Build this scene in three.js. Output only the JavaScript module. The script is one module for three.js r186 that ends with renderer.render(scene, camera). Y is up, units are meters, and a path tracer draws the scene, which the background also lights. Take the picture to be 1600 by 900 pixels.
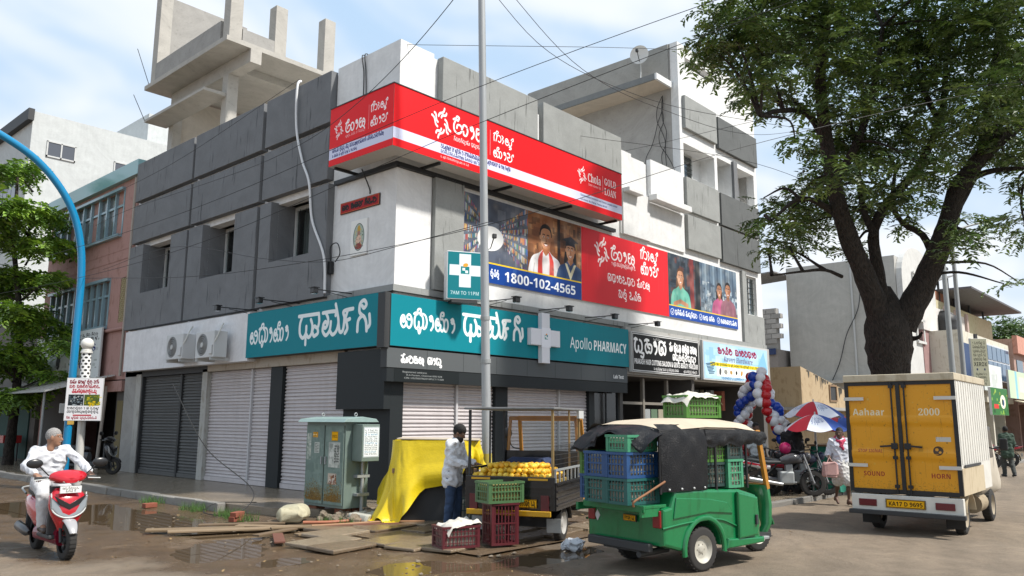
import * as THREE from 'three';
import { RoundedBoxGeometry } from 'three/addons/geometries/RoundedBoxGeometry.js';
import { mergeGeometries, mergeVertices, toCreasedNormals } from 'three/addons/utils/BufferGeometryUtils.js';
import { createNoise3D } from 'simplex-noise';

// ---------- camera, sky, sun, exposure ----------
const renderer = new THREE.WebGLRenderer({ antialias: true });
renderer.toneMapping = THREE.LinearToneMapping;
renderer.toneMappingExposure = 1.55;
renderer.shadowMap.enabled = true;
const scene = new THREE.Scene();
const camera = new THREE.PerspectiveCamera(39.9, 16 / 9, 0.1, 600);
camera.position.set(-10.92, 1.8, 13.32);
camera.up.set(-0.1251, 0.9863, 0.1075);
camera.lookAt(-10.92 + 0.73208, 1.8 + 0.16484, 13.32 - 0.66097);

function rngOf(seed) { let a = seed >>> 0; return () => { a = (a + 0x6d2b79f5) | 0; let t = Math.imul(a ^ (a >>> 15), 1 | a); t = (t + Math.imul(t ^ (t >>> 7), 61 | t)) ^ t; return ((t ^ (t >>> 14)) >>> 0) / 4294967296; }; }
const n3 = createNoise3D(rngOf(11));
const fbm = (x, y, z = 0, o = 4, g = 0.5) => { let s = 0, a = 1, t = 0; for (let i = 0; i < o; i++) { s += a * n3(x, y, z + i * 7.3); t += a; a *= g; x *= 2.03; y *= 2.03; z *= 2.03; } return s / t; };
const clamp = (x, a = 0, b = 1) => Math.min(b, Math.max(a, x)), lerp = (a, b, t) => a + (b - a) * t, sstep = (a, b, x) => { const t = clamp((x - a) / (b - a)); return t * t * (3 - 2 * t); };

{ // sky: pale monsoon blue with thin bright cloud, the same all round
  const W = 1024, H = 512, d = new Float32Array(W * H * 4);
  for (let j = 0; j < H; j++) {
    const el = ((j + 0.5) / H - 0.5) * Math.PI, y = Math.sin(el), ch = Math.cos(el);
    for (let i = 0; i < W; i++) {
      const az = ((i + 0.5) / W - 0.5) * 2 * Math.PI, x = Math.cos(az) * ch, z = Math.sin(az) * ch;
      const k = 1 / (Math.max(y, 0) + 0.22), wx = x * k, wz = z * k;
      const warp = fbm(wx * 0.6 + 3, wz * 0.6, 1, 3) * 0.9;
      let c = fbm(wx * 0.55 + warp, wz * 1.0 - warp * 0.6, 4, 6, 0.55) * 0.5 + 0.5;
      c = sstep(0.28, 0.78, c + 0.12 * fbm(wx * 3, wz * 5, 9, 3));
      const low = Math.exp(-Math.max(y, 0) * 5.5), cl = clamp(c * 0.85 + low * 0.9 + 0.04);
      const blue = [0.32, 0.46, 0.63], white = [0.63, 0.66, 0.70];
      const p = (j * W + i) * 4;
      for (let q = 0; q < 3; q++) d[p + q] = y < -0.02 ? [0.34, 0.33, 0.31][q] : lerp(blue[q], white[q], cl);
      d[p + 3] = 1;
    }
  }
  const t = new THREE.DataTexture(d, W, H, THREE.RGBAFormat, THREE.FloatType);
  t.mapping = THREE.EquirectangularReflectionMapping; t.magFilter = THREE.LinearFilter; t.minFilter = THREE.LinearFilter; t.needsUpdate = true;
  scene.background = t; scene.environment = t;
}
const sun = new THREE.DirectionalLight(new THREE.Color(1.0, 0.95, 0.88), 3.9);
sun.name = 'sun';
sun.position.set(9, 36, 26); sun.target.position.set(0, 0, 0);
sun.castShadow = true; sun.shadow.radius = 8; sun.shadow.mapSize.set(2048, 2048);
Object.assign(sun.shadow.camera, { left: -45, right: 45, top: 40, bottom: -40, near: 1, far: 130 });
scene.add(sun, sun.target);

// ---------- scene-graph helpers ----------
const V = (x, y, z) => new THREE.Vector3(x, y, z);
const taken = {};
function numbered(n) { const k = taken[n] ?? 0; taken[n] = k + 1; return k ? n + '_' + String(k).padStart(3, '0') : n; }
function tag(o, label, category, group) { if (label) o.userData.label = label; if (category) o.userData.category = category; if (group) o.userData.group = group; return o; }
function thing(name, label, category, pos = [0, 0, 0], turn = 0, group) { const g = new THREE.Group(); g.name = numbered(name); g.position.set(...pos); g.rotation.y = turn; scene.add(g); return tag(g, label, category, group); }
function M(name, geo, mat, parent, kind) { // a mesh; geo may be a list
  if (Array.isArray(geo)) geo = join(geo);
  const m = new THREE.Mesh(geo, mat); m.castShadow = m.receiveShadow = true;
  m.name = parent ? name : numbered(name); if (kind) m.userData.kind = kind;
  (parent ?? scene).add(m); return m;
}
function struct(name, geo, mat) { return M(name, geo, mat, null, 'structure'); }
function copy(o, pos, turn, label) { const c = o.clone(); c.name = numbered(o.name.replace(/_\d{3}$/, '')); c.position.set(...pos); if (turn !== undefined) c.rotation.y = turn; scene.add(c); c.userData = { ...o.userData }; if (label) c.userData.label = label; return c; }
function join(list) { const gs = list.map((g) => { let h = g.index ? g.toNonIndexed() : g; const o = new THREE.BufferGeometry(); for (const k of ['position', 'normal', 'uv']) if (h.attributes[k]) o.setAttribute(k, h.attributes[k]); if (!o.attributes.uv) o.setAttribute('uv', new THREE.BufferAttribute(new Float32Array(o.attributes.position.count * 2), 2)); return o; }); return mergeGeometries(gs); }
// ---------- geometry helpers ----------
function uvm(g, s = 1) { // box-projected uv in metres
  if (g.index) g = g.toNonIndexed();
  const p = g.attributes.position, uv = new Float32Array(p.count * 2), a = V(), b = V(), c = V(), n = V();
  for (let i = 0; i < p.count; i += 3) {
    a.fromBufferAttribute(p, i); b.fromBufferAttribute(p, i + 1); c.fromBufferAttribute(p, i + 2);
    n.crossVectors(b.clone().sub(a), c.clone().sub(a)); const ax = Math.abs(n.x), ay = Math.abs(n.y), az = Math.abs(n.z);
    [a, b, c].forEach((v, k) => { const [u, w] = ay >= ax && ay >= az ? [v.x, v.z] : ax >= az ? [v.z, v.y] : [v.x, v.y]; uv[(i + k) * 2] = u * s; uv[(i + k) * 2 + 1] = w * s; });
  }
  g.setAttribute('uv', new THREE.BufferAttribute(uv, 2)); return g;
}
function box(x0, x1, y0, y1, z0, z1, r = 0) { const w = Math.abs(x1 - x0), h = Math.abs(y1 - y0), d = Math.abs(z1 - z0); const g = r ? new RoundedBoxGeometry(w, h, d, 1, Math.min(r, w / 2.1, h / 2.1, d / 2.1)) : new THREE.BoxGeometry(w, h, d); g.translate((x0 + x1) / 2, (y0 + y1) / 2, (z0 + z1) / 2); return uvm(g); }
function bar(a, b, r, r2 = r, seg = 8) { const A = V(...a), B = V(...b), d = B.clone().sub(A), l = d.length(); const g = new THREE.CylinderGeometry(r2, r, l, seg); g.translate(0, l / 2, 0); g.applyQuaternion(new THREE.Quaternion().setFromUnitVectors(V(0, 1, 0), d.normalize())); g.translate(...a); return g; }
function beam(a, b, w, h = w) { const A = V(...a), B = V(...b), d = B.clone().sub(A), l = d.length(); const g = new THREE.BoxGeometry(w, h, l); g.translate(0, 0, l / 2); const m = new THREE.Matrix4().lookAt(B, A, Math.abs(d.y) > 0.95 * l ? V(1, 0, 0) : V(0, 1, 0)); g.applyMatrix4(m); g.translate(...a); return g; }
function tube(pts, r, seg = 24, rad = 7) { return new THREE.TubeGeometry(new THREE.CatmullRomCurve3(pts.map((p) => V(...p))), seg, r, rad); }
function poly(pts, holes, depth, bevel = 0) { // xy outline extruded from z=0 to z=depth
  const s = new THREE.Shape(pts.map((p) => new THREE.Vector2(...p))); (holes ?? []).forEach((h) => s.holes.push(new THREE.Path(h.map((p) => new THREE.Vector2(...p)))));
  const g = new THREE.ExtrudeGeometry(s, { depth: depth - 2 * bevel, bevelEnabled: bevel > 0, bevelThickness: bevel, bevelSize: bevel, bevelOffset: -bevel, bevelSegments: 2, curveSegments: 10 });
  if (bevel) g.translate(0, 0, bevel); return uvm(g);
}
const rect = (x0, x1, y0, y1) => [[x0, y0], [x1, y0], [x1, y1], [x0, y1]];
const LF = (g) => g.rotateY(-Math.PI / 2); // facade coords (u, y, outward) -> left facade: u = world z, outward = -x
function loft(rings, capA = true, capB = true, closed = true) { // rings: arrays of [x,y,z], equal length
  const n = rings[0].length, pos = [], idx = []; rings.forEach((r) => r.forEach((p) => pos.push(...p)));
  const m = closed ? n : n - 1;
  for (let i = 0; i < rings.length - 1; i++) for (let j = 0; j < m; j++) { const a = i * n + j, b = i * n + ((j + 1) % n), c = a + n, d = b + n; idx.push(a, c, b, b, c, d); }
  const cap = (o, flip) => { const k = pos.length / 3; let s = [0, 0, 0]; for (let j = 0; j < n; j++) for (let q = 0; q < 3; q++) s[q] += pos[(o + j) * 3 + q] / n; pos.push(...s); for (let j = 0; j < n; j++) { const a = o + j, b = o + ((j + 1) % n); flip ? idx.push(k, a, b) : idx.push(k, b, a); } };
  if (capA) cap(0, true); if (capB) cap((rings.length - 1) * n, false);
  let g = new THREE.BufferGeometry(); g.setAttribute('position', new THREE.Float32BufferAttribute(pos, 3)); g.setIndex(idx);
  g = toCreasedNormals(g, 0.7); return uvm(g);
}
// ring helper: superellipse in a plane; u,v are axes
function sring(c, u, v, a, b, e = 2.5, n = 20) { const r = []; for (let i = 0; i < n; i++) { const t = (i / n) * 2 * Math.PI, ct = Math.cos(t), st = Math.sin(t), x = Math.sign(ct) * Math.abs(ct) ** (2 / e) * a, y = Math.sign(st) * Math.abs(st) ** (2 / e) * b; r.push([c[0] + u[0] * x + v[0] * y, c[1] + u[1] * x + v[1] * y, c[2] + u[2] * x + v[2] * y]); } return r; }
function jitter(g, amp, f, seed = 0) { const p = g.attributes.position; for (let i = 0; i < p.count; i++) { const x = p.getX(i), y = p.getY(i), z = p.getZ(i); p.setXYZ(i, x + amp * n3(x * f, y * f, z * f + seed), y + amp * n3(x * f + 31, y * f, z * f + seed), z + amp * n3(x * f, y * f + 57, z * f + seed)); } g.computeVertexNormals(); return g; }

function mergeSmooth(rings) { const n = rings[0].length, pos = [], idx = []; rings.forEach((r) => r.forEach((p) => pos.push(...p))); for (let i = 0; i < rings.length - 1; i++) for (let j = 0; j < n; j++) { const a = i * n + j, b = i * n + ((j + 1) % n); idx.push(a, a + n, b, b, a + n, b + n); } const g = new THREE.BufferGeometry(); g.setAttribute('position', new THREE.Float32BufferAttribute(pos, 3)); g.setIndex(idx); g.computeVertexNormals(); return uvm(g); }
// ---------- textures ----------
function dtex(W, H, f, srgb, rep = 1) { const d = new Uint8Array(W * H * 4); for (let j = 0; j < H; j++) for (let i = 0; i < W; i++) { const c = f(i / W, j / H, i, j), p = (j * W + i) * 4; if (Array.isArray(c)) { d[p] = clamp(c[0]) * 255; d[p + 1] = clamp(c[1]) * 255; d[p + 2] = clamp(c[2]) * 255; } else d[p] = d[p + 1] = d[p + 2] = clamp(c) * 255; d[p + 3] = 255; }
  const t = new THREE.DataTexture(d, W, H, THREE.RGBAFormat); t.wrapS = t.wrapT = THREE.RepeatWrapping; t.magFilter = THREE.LinearFilter; t.minFilter = THREE.LinearMipmapLinearFilter; t.generateMipmaps = true; if (srgb) t.colorSpace = THREE.SRGBColorSpace; t.repeat.set(rep, rep); t.needsUpdate = true; return t; }
// tiling noise on a torus
const tn = (u, v, f, s, o = 4, fv = f) => { const a = u * 2 * Math.PI, b = v * 2 * Math.PI, R = f / (2 * Math.PI), Q = fv / (2 * Math.PI); return fbm(Math.cos(a) * R + s, Math.sin(a) * R + Math.cos(b) * Q * 1.3, Math.sin(b) * Q * 1.3 + s * 1.7, o); };
function rept(t, s) { const c = t.clone(); c.repeat.set(s, s); c.needsUpdate = true; return c; }
const texPlaster = dtex(512, 512, (u, v) => { const a = tn(u, v, 5, 1, 5), b = tn(u, v, 26, 4, 3), s = tn(u, v, 22, 9, 3, 2.5); return 0.88 + 0.10 * a + 0.05 * b + 0.05 * s; }, false, 0.25);
const texStain = dtex(1024, 512, (u, v) => { const a = tn(u, v, 6, 21, 5), s = tn(u, v, 34, 29, 4, 2.2), t = tn(u, v, 12, 33, 3, 3), g = tn(u, v, 60, 41, 2); const drip = sstep(0.22, 0.55, s) * sstep(-0.1, 0.4, t); return 0.90 + 0.13 * a + 0.05 * g - 0.5 * drip; }, false, 0.2);
const texConc = dtex(512, 512, (u, v) => { const a = tn(u, v, 5, 51, 6, 5), b = tn(u, v, 40, 54, 3), p = tn(u, v, 14, 57, 4); return 0.88 + 0.12 * a + 0.06 * b - 0.1 * sstep(0.3, 0.6, p); }, false, 0.3);
const texGrime = dtex(512, 512, (u, v) => { const s = tn(u, v, 30, 61, 4, 3), p = tn(u, v, 8, 64, 5), q = tn(u, v, 70, 66, 2); const d = sstep(0.05, 0.5, s * 0.6 + p * 0.6); return [0.95 - 0.2 * d + 0.05 * q, 0.94 - 0.23 * d + 0.05 * q, 0.92 - 0.27 * d + 0.05 * q]; }, false, 0.25);
const texRust = dtex(512, 512, (u, v) => { const p = tn(u, v, 9, 71, 5), q = tn(u, v, 50, 74, 3), r = sstep(0.25, 0.5, p + 0.2 * q); return [lerp(0.95, 0.55, r) + q * 0.05, lerp(0.95, 0.33, r) + q * 0.05, lerp(0.95, 0.2, r) + q * 0.04]; }, false, 0.7);
const texFine = dtex(256, 256, (u, v) => 0.5 + 0.35 * tn(u, v, 40, 81, 3) + 0.2 * tn(u, v, 12, 84, 2), false, 1);
const texScuff = dtex(512, 512, (u, v) => 0.42 + 0.22 * tn(u, v, 12, 91, 5) + 0.14 * tn(u, v, 60, 93, 2), false, 0.8); // roughness
const texCloth = dtex(256, 256, (u, v) => 0.9 + 0.07 * tn(u, v, 30, 97, 3) + 0.06 * tn(u, v, 6, 99, 3), false, 2);
// ---------- materials ----------
const mats = {};
function mat(color, o = {}) { const c = color instanceof THREE.Color ? color : new THREE.Color(color); const key = c.getHexString() + JSON.stringify(o, (k, v) => (v?.isTexture ? v.uuid : v)); return (mats[key] ??= new (o.phys ? THREE.MeshPhysicalMaterial : THREE.MeshStandardMaterial)((({ phys, ...r }) => ({ color: c, roughness: 0.8, ...r }))(o))); }
const L3 = (r, g, b) => new THREE.Color().setRGB(r, g, b);
const bumpF = (s) => ({ bumpMap: texFine, bumpScale: s });
const plaster = (c, map = texPlaster) => mat(c, { map, roughness: 0.9, bumpMap: rept(texFine, 2), bumpScale: 0.004 });
const painted = (c, o = {}) => mat(c, { roughness: 0.38, roughnessMap: texScuff, ...o });
const MT = {
  white: plaster(L3(0.76, 0.765, 0.76)), whiteClean: plaster(L3(0.79, 0.795, 0.79)), gray: plaster(L3(0.18, 0.187, 0.196), texStain), grayLight: plaster(L3(0.30, 0.31, 0.30), texStain), grayDark: plaster(L3(0.115, 0.122, 0.122), texStain),
  conc: plaster(L3(0.46, 0.44, 0.40), texConc), concDark: plaster(L3(0.36, 0.35, 0.33), texConc), cream: plaster(L3(0.55, 0.50, 0.43)),
  black: mat(L3(0.012, 0.012, 0.013), { roughness: 0.55 }), blackGloss: mat(L3(0.015, 0.015, 0.016), { roughness: 0.3 }), dark: mat(L3(0.03, 0.032, 0.034), { roughness: 0.6 }), anthracite: mat(L3(0.017, 0.021, 0.023), { phys: true, roughness: 0.55, specularIntensity: 0.5 }),
  rubber: mat(L3(0.022, 0.021, 0.02), { roughness: 0.85 }), steel: mat(L3(0.42, 0.43, 0.44), { roughness: 0.45, metalness: 0.7 }), galv: mat(L3(0.36, 0.38, 0.38), { roughness: 0.55, metalness: 0.35, map: texConc }), chrome: mat(L3(0.7, 0.7, 0.7), { roughness: 0.2, metalness: 1 }),
  glass: mat(L3(0.85, 0.9, 0.9), { phys: true, transmission: 1, thickness: 0, roughness: 0.03 }), darkGlass: mat(L3(0.02, 0.024, 0.028), { roughness: 0.08 }),
  alu: mat(L3(0.5, 0.51, 0.5), { roughness: 0.5 }), wood: mat(L3(0.22, 0.14, 0.08), { roughness: 0.8, map: texGrime }), interior: mat(L3(0.09, 0.085, 0.08), { roughness: 0.95 }),
};
// ---------- printed faces ----------
function cv(w, h, draw) { const c = document.createElement('canvas'); c.width = w; c.height = h; const x = c.getContext('2d'); draw(x, w, h); const t = new THREE.CanvasTexture(c); t.colorSpace = THREE.SRGBColorSpace; t.generateMipmaps = true; t.minFilter = THREE.LinearMipmapLinearFilter; t.anisotropy = 8; return t; }
const fill = (x, c, a, b, w, h) => { x.fillStyle = c; x.fillRect(a, b, w, h); };
function txt(x, s, px, py, size, color, o = {}) { x.save(); x.fillStyle = color; x.font = (o.st ?? 'bold') + ' ' + size + 'px ' + (o.font ?? 'sans-serif'); x.textAlign = o.al ?? 'left'; x.textBaseline = 'alphabetic'; x.translate(px, py); const w = x.measureText(s).width; x.scale(o.w ? o.w / w : o.sx ?? 1, 1); x.fillText(s, 0, 0); x.restore(); }
// Kannada letters as pen strokes on a 10-unit letter height
const KN = {
  a: [12.5, '3.4,5.2 2.2,4.6 2,6 3.2,6.6 4.4,5.2 3.8,3 2,2.8 .6,5 .8,8 3,10 5.4,8.4 6,6.4 6.6,8.6 9,10 11.2,7.6 11,3.6 8.8,1.6 6.8,2.8 7.6,4.6 10.4,4.6'],
  po: [14.5, '0,.8 1.6,0 3.4,.8|2,.8 .6,4 1,8.4 3,10 4.8,8 5,5.6|4.8,8 6.8,10.6 5.6,12.8 4.6,11|6.6,10 9,8.4 9.6,5 8.6,2 6.6,1|3,.6 4,-2.2 6.4,-2.6 6.8,-.6 5,0|6.6,1 9,.2 12,1.4 13.4,5 12.4,8.6 10.2,9.6 9.6,7.4'],
  e: [5.5, '.6,1.8 2.4,.9 3.6,2.6 2.2,4.2 1,3.2 2.6,2.4 4.4,4.4 4.2,7.6 2.2,10'],
  lo: [15.5, '3.4,5 2.2,4.4 2,5.8 3.4,6.4 4.6,4.8 3.6,2.4 1.6,2.6 .4,5.4 1,8.8 3.4,10 5.4,8 5.8,6|5.4,8 7.4,10 9.4,8 9.6,4.6 8,2 6,2.2 5.6,.4 6.6,-2 8.8,-2.2 9,-.4 7.6,0|9.6,4.6 11,2 13.2,2.6 14,6 12.6,9.4 10.6,9.6 10,7.6'],
  pha: [15.5, '0,0 14,0|2.6,0 1,3.6 1.2,8 3.4,10 5.4,8 5.6,5|5.4,8 7.4,10 9.4,8.4 9.8,4.8 8.6,2.2|5.4,9 5.4,13|11,9.6 10,7.6 11.2,5.4 13.4,6.2 14.4,3.6 14,0|13.4,6.2 13.8,8.6 11.4,9.8'],
  rma: [20.5, '0,0 8,0 8.6,1.8|2,0 3.6,2.6 3.6,5 2,6.8 .6,5.4 2,4 3.4,5.4|.6,5.4 .4,8 2.6,10 5,8 5.6,4.4|5,8 7,10 9.4,8.6 10.6,5 9.8,1.4 8.4,-3|10.6,5 11.6,9 13.6,8.6 14.4,3.6 13.8,.6 19.6,0|16.2,.6 15,4.4 17.8,4.2|15.4,4.4 16.4,8 15,10'],
  si: [9.5, '1,9.8 1.4,5.4 4,3.6 6,6 6.6,10|4,3.6 2,1.8 2.2,-1.6 4.6,-2.8 6,-1 4.6,.4 3.4,-.6|8,3.4 8.4,7.4 6.8,9'],
  cho: [16, '0,.4 2,-.6 4.6,.4|2.6,.2 3.6,-2.6 5.8,-2.2 5,0|2.4,.4 .6,4 1,8 3.6,9.8 7,9 9,6 7.6,3.4 4.4,3.6 3.6,6|9,6 10.6,2.2 13.6,2.4 15,6 13.4,9.4 11,9.2 10.6,7'],
  lla: [10.5, '3,1 1,1.2 .8,4 2.4,5 3.6,3.6|.8,4 .6,8 3,10 5,8 5.4,5|5,8 7.4,10 9.4,7.6 9.2,4 7,2 6,4.4 8,5.6|8,10 9.6,12.4'],
  go: [15, '0,2 2,.4 4,1.6 4.4,5 3.4,9.6|.8,10 .6,5 2,1|3,.6 4.4,-2.4 6.6,-1.6 5.4,.6|4.4,5 6,2.2 9,2.4 10.6,6 9,9.6 6.6,9|11.8,1 13.6,2.4 12.6,4.4 14,7 12.6,10'],
  ld: [12.5, '3.4,5 2.2,4.4 2,5.8 3.4,6.4 4.6,4.8 3.6,2.4 1.6,2.6 .4,5.4 1,8.8 3.4,10 5.4,8 5.8,6|5.4,8 7.4,10 9.4,8 9.6,4.6|9,2 11.6,-.6 12,2.2 10.4,3|6,11.4 8.6,11 9,13 6.6,14 8,12.4'],
  nh: [11, '0,1 2,0 4,1|2.4,1 4.6,3.6 3,5.6 1,5.2 .6,8 3,10 6,9.4 8,7 7.6,4 8.4,1.4 10.4,.2 10.6,2.4'],
  ka: [10, '0,1 2,0 5,.4|2.4,.6 3,3 1,4 .6,7 2.4,9.8 5,9 7.4,9.6 9,7 8.4,4 5,3.4 3.6,5 6,6.4'],
  sha: [11, '1,1 4,0 7,1 9,.4|1.4,1.4 .6,5 1.4,9 4,10 6,8 5.6,5 3.6,5 3.4,7.4|6,8 8.4,9.6 9.8,6.4 9,3 7,2.6'],
  ra: [9, '0,1 2,0 5,.6|2.4,.8 .8,4 1.4,8.6 4.4,10 7.4,8.2 8,5 6.4,2.8 3.4,3.2 2.6,5'],
  bha: [11, '0,.6 4,0 8,.6|3,.4 1,3.6 1.2,8 3.4,10 5.4,8 5.6,5|5.4,8 7.4,10 9.6,8 9.8,4.6 8,2|5.4,9.4 4.4,12'],
  da: [10, '0,1 2.6,0 5.6,1|3,.8 3.4,3.6 1.4,4.6 .6,7 2.6,9.8 6,9.8 9,8.2 9.4,4.6 7.4,2.6'],
  mo: [15, '0,0 4.6,0|2,0 3.6,2.6 3.6,5 2,6.8 .6,5.4|.6,5.4 .4,8 2.6,10 5,8 5.6,4.4|5,8 7,10 9.4,8.6 10.6,5 12,2.4 13.8,4 13,8.6 11,9.4|4,0 5,-2.4 7,-1.6'],
  ha: [11, '0,1 3,0 6,1|2.4,.8 1.6,3 3.2,4.6|.8,5 .6,8.4 3,10 5.2,8 5.4,5.4|5.2,8 7.4,10 9.6,8 9.4,4 7,2'],
  jje: [12, '0,2 2,3.6 1,6 2.6,9.6 6,9.8 9,8 9.6,4 7,2.4 4.6,4 6.2,6|4,2 5,-2 8,-1|6,11.2 9,11 9.4,13.4 6.4,13.6'],
  nam: [12, '0,1 2,0 4,1|2.4,1 4.6,3.6 3,5.6 1,5.2 .6,8 3,10 6,9.4 7.4,7|9.2,7 10.8,8.4 9.4,10 8,8.4 9.2,7'],
  bi: [10, '1,4 .6,7.6 2.6,10 4.6,8 5,5|4.6,8 6.8,10 8.8,8 8.6,4 6,2.4 4,.6 5,-2.2 7.2,-1.4 6,.4'],
  pra: [12, '0,.8 1.6,0 3.4,.8|2,.8 .6,4 1,8.4 3,10 4.8,8 5,5.6|4.8,8 6.8,10 9,8.4 9.6,5 8.6,2 6.6,1|9,10.4 11.4,10.8 10.6,13.6 8,13'],
};
const KPOOL = ['ka', 'ra', 'da', 'ha', 'nam', 'bi', 'sha', 'bha', 'nh', 'ld', 'mo', 'si', 'e', 'lla', 'pra', 'jje'];
function kan(x, list, px, py, size, color, lw = 1.5, maxw) { // py = baseline
  const s = size / 10; let w = 0; for (const k of list) w += k === ' ' ? 6 : KN[k][0] + 1.2;
  let sx = s; if (maxw) sx = maxw / w;
  x.save(); x.translate(px, py - size); x.strokeStyle = color; x.lineCap = 'round'; x.lineJoin = 'round'; x.lineWidth = lw * s;
  let o = 0;
  for (const k of list) {
    if (k === ' ') { o += 6; continue; }
    for (const st of KN[k][1].split('|')) {
      const p = st.split(' ').map((q) => q.split(',').map(Number)).map(([a, b]) => [(a + o) * sx, b * s]);
      x.beginPath(); x.moveTo(...p[0]);
      for (let i = 0; i < p.length - 1; i++) { const a = p[Math.max(0, i - 1)], b = p[i], c = p[i + 1], d = p[Math.min(p.length - 1, i + 2)]; x.bezierCurveTo(b[0] + (c[0] - a[0]) / 6, b[1] + (c[1] - a[1]) / 6, c[0] - (d[0] - b[0]) / 6, c[1] - (d[1] - b[1]) / 6, c[0], c[1]); }
      x.stroke();
    }
    o += KN[k][0] + 1.2;
  }
  x.restore(); return w * sx;
}
function kline(x, seed, n, px, py, size, color, w, lw = 1.3) { const r = rngOf(seed), l = []; for (let i = 0; i < n; i++) { l.push(KPOOL[Math.floor(r() * KPOOL.length)]); if (r() < 0.2) l.push(' '); } kan(x, l, px, py, size, color, lw, w); }
const SI_APOLLO = ['a', 'po', 'e', 'lo', 'e'], SI_PHARM = ['pha', 'rma', 'si'];
// the twisted-ribbon emblem of the loan signs: eight curved blades, two to a side
function emblem(x, cx, cy, r, col) { x.save(); x.translate(cx, cy); x.scale(0.86, 1.08); x.strokeStyle = col; x.lineCap = 'round'; x.lineWidth = r * 0.15; for (let q = 0; q < 4; q++) { x.save(); x.rotate(q * Math.PI / 2 + 0.35); for (const o of [0, 0.28]) { x.beginPath(); x.moveTo((-0.4 + o) * r, (-0.26 - o * 0.25) * r); x.bezierCurveTo((-0.42 + o) * r, -0.66 * r, (0.02 + o) * r, -0.52 * r, (-0.04 + o) * r, (-1 + o * 0.6) * r); x.stroke(); } x.restore(); } x.restore(); }
function faceMat(t, rough = 0.35) { return new THREE.MeshPhysicalMaterial({ map: t, roughness: rough + 0.2, specularIntensity: 0.45 }); }
// flat printed face: w x h centred, facing +z
function face(w, h) { return new THREE.PlaneGeometry(w, h); }
const speckle = (x, w, h, seed, n, cols, s0, s1, y0 = 0, y1 = h, x0 = 0, x1 = w) => { const r = rngOf(seed); for (let i = 0; i < n; i++) { x.globalAlpha = 0.35 + 0.6 * r(); x.fillStyle = cols[Math.floor(r() * cols.length)]; const s = s0 + (s1 - s0) * r(); x.fillRect(x0 + r() * (x1 - x0), y0 + r() * (y1 - y0), s * (0.4 + r()), s * (0.4 + r())); } x.globalAlpha = 1; };
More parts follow.
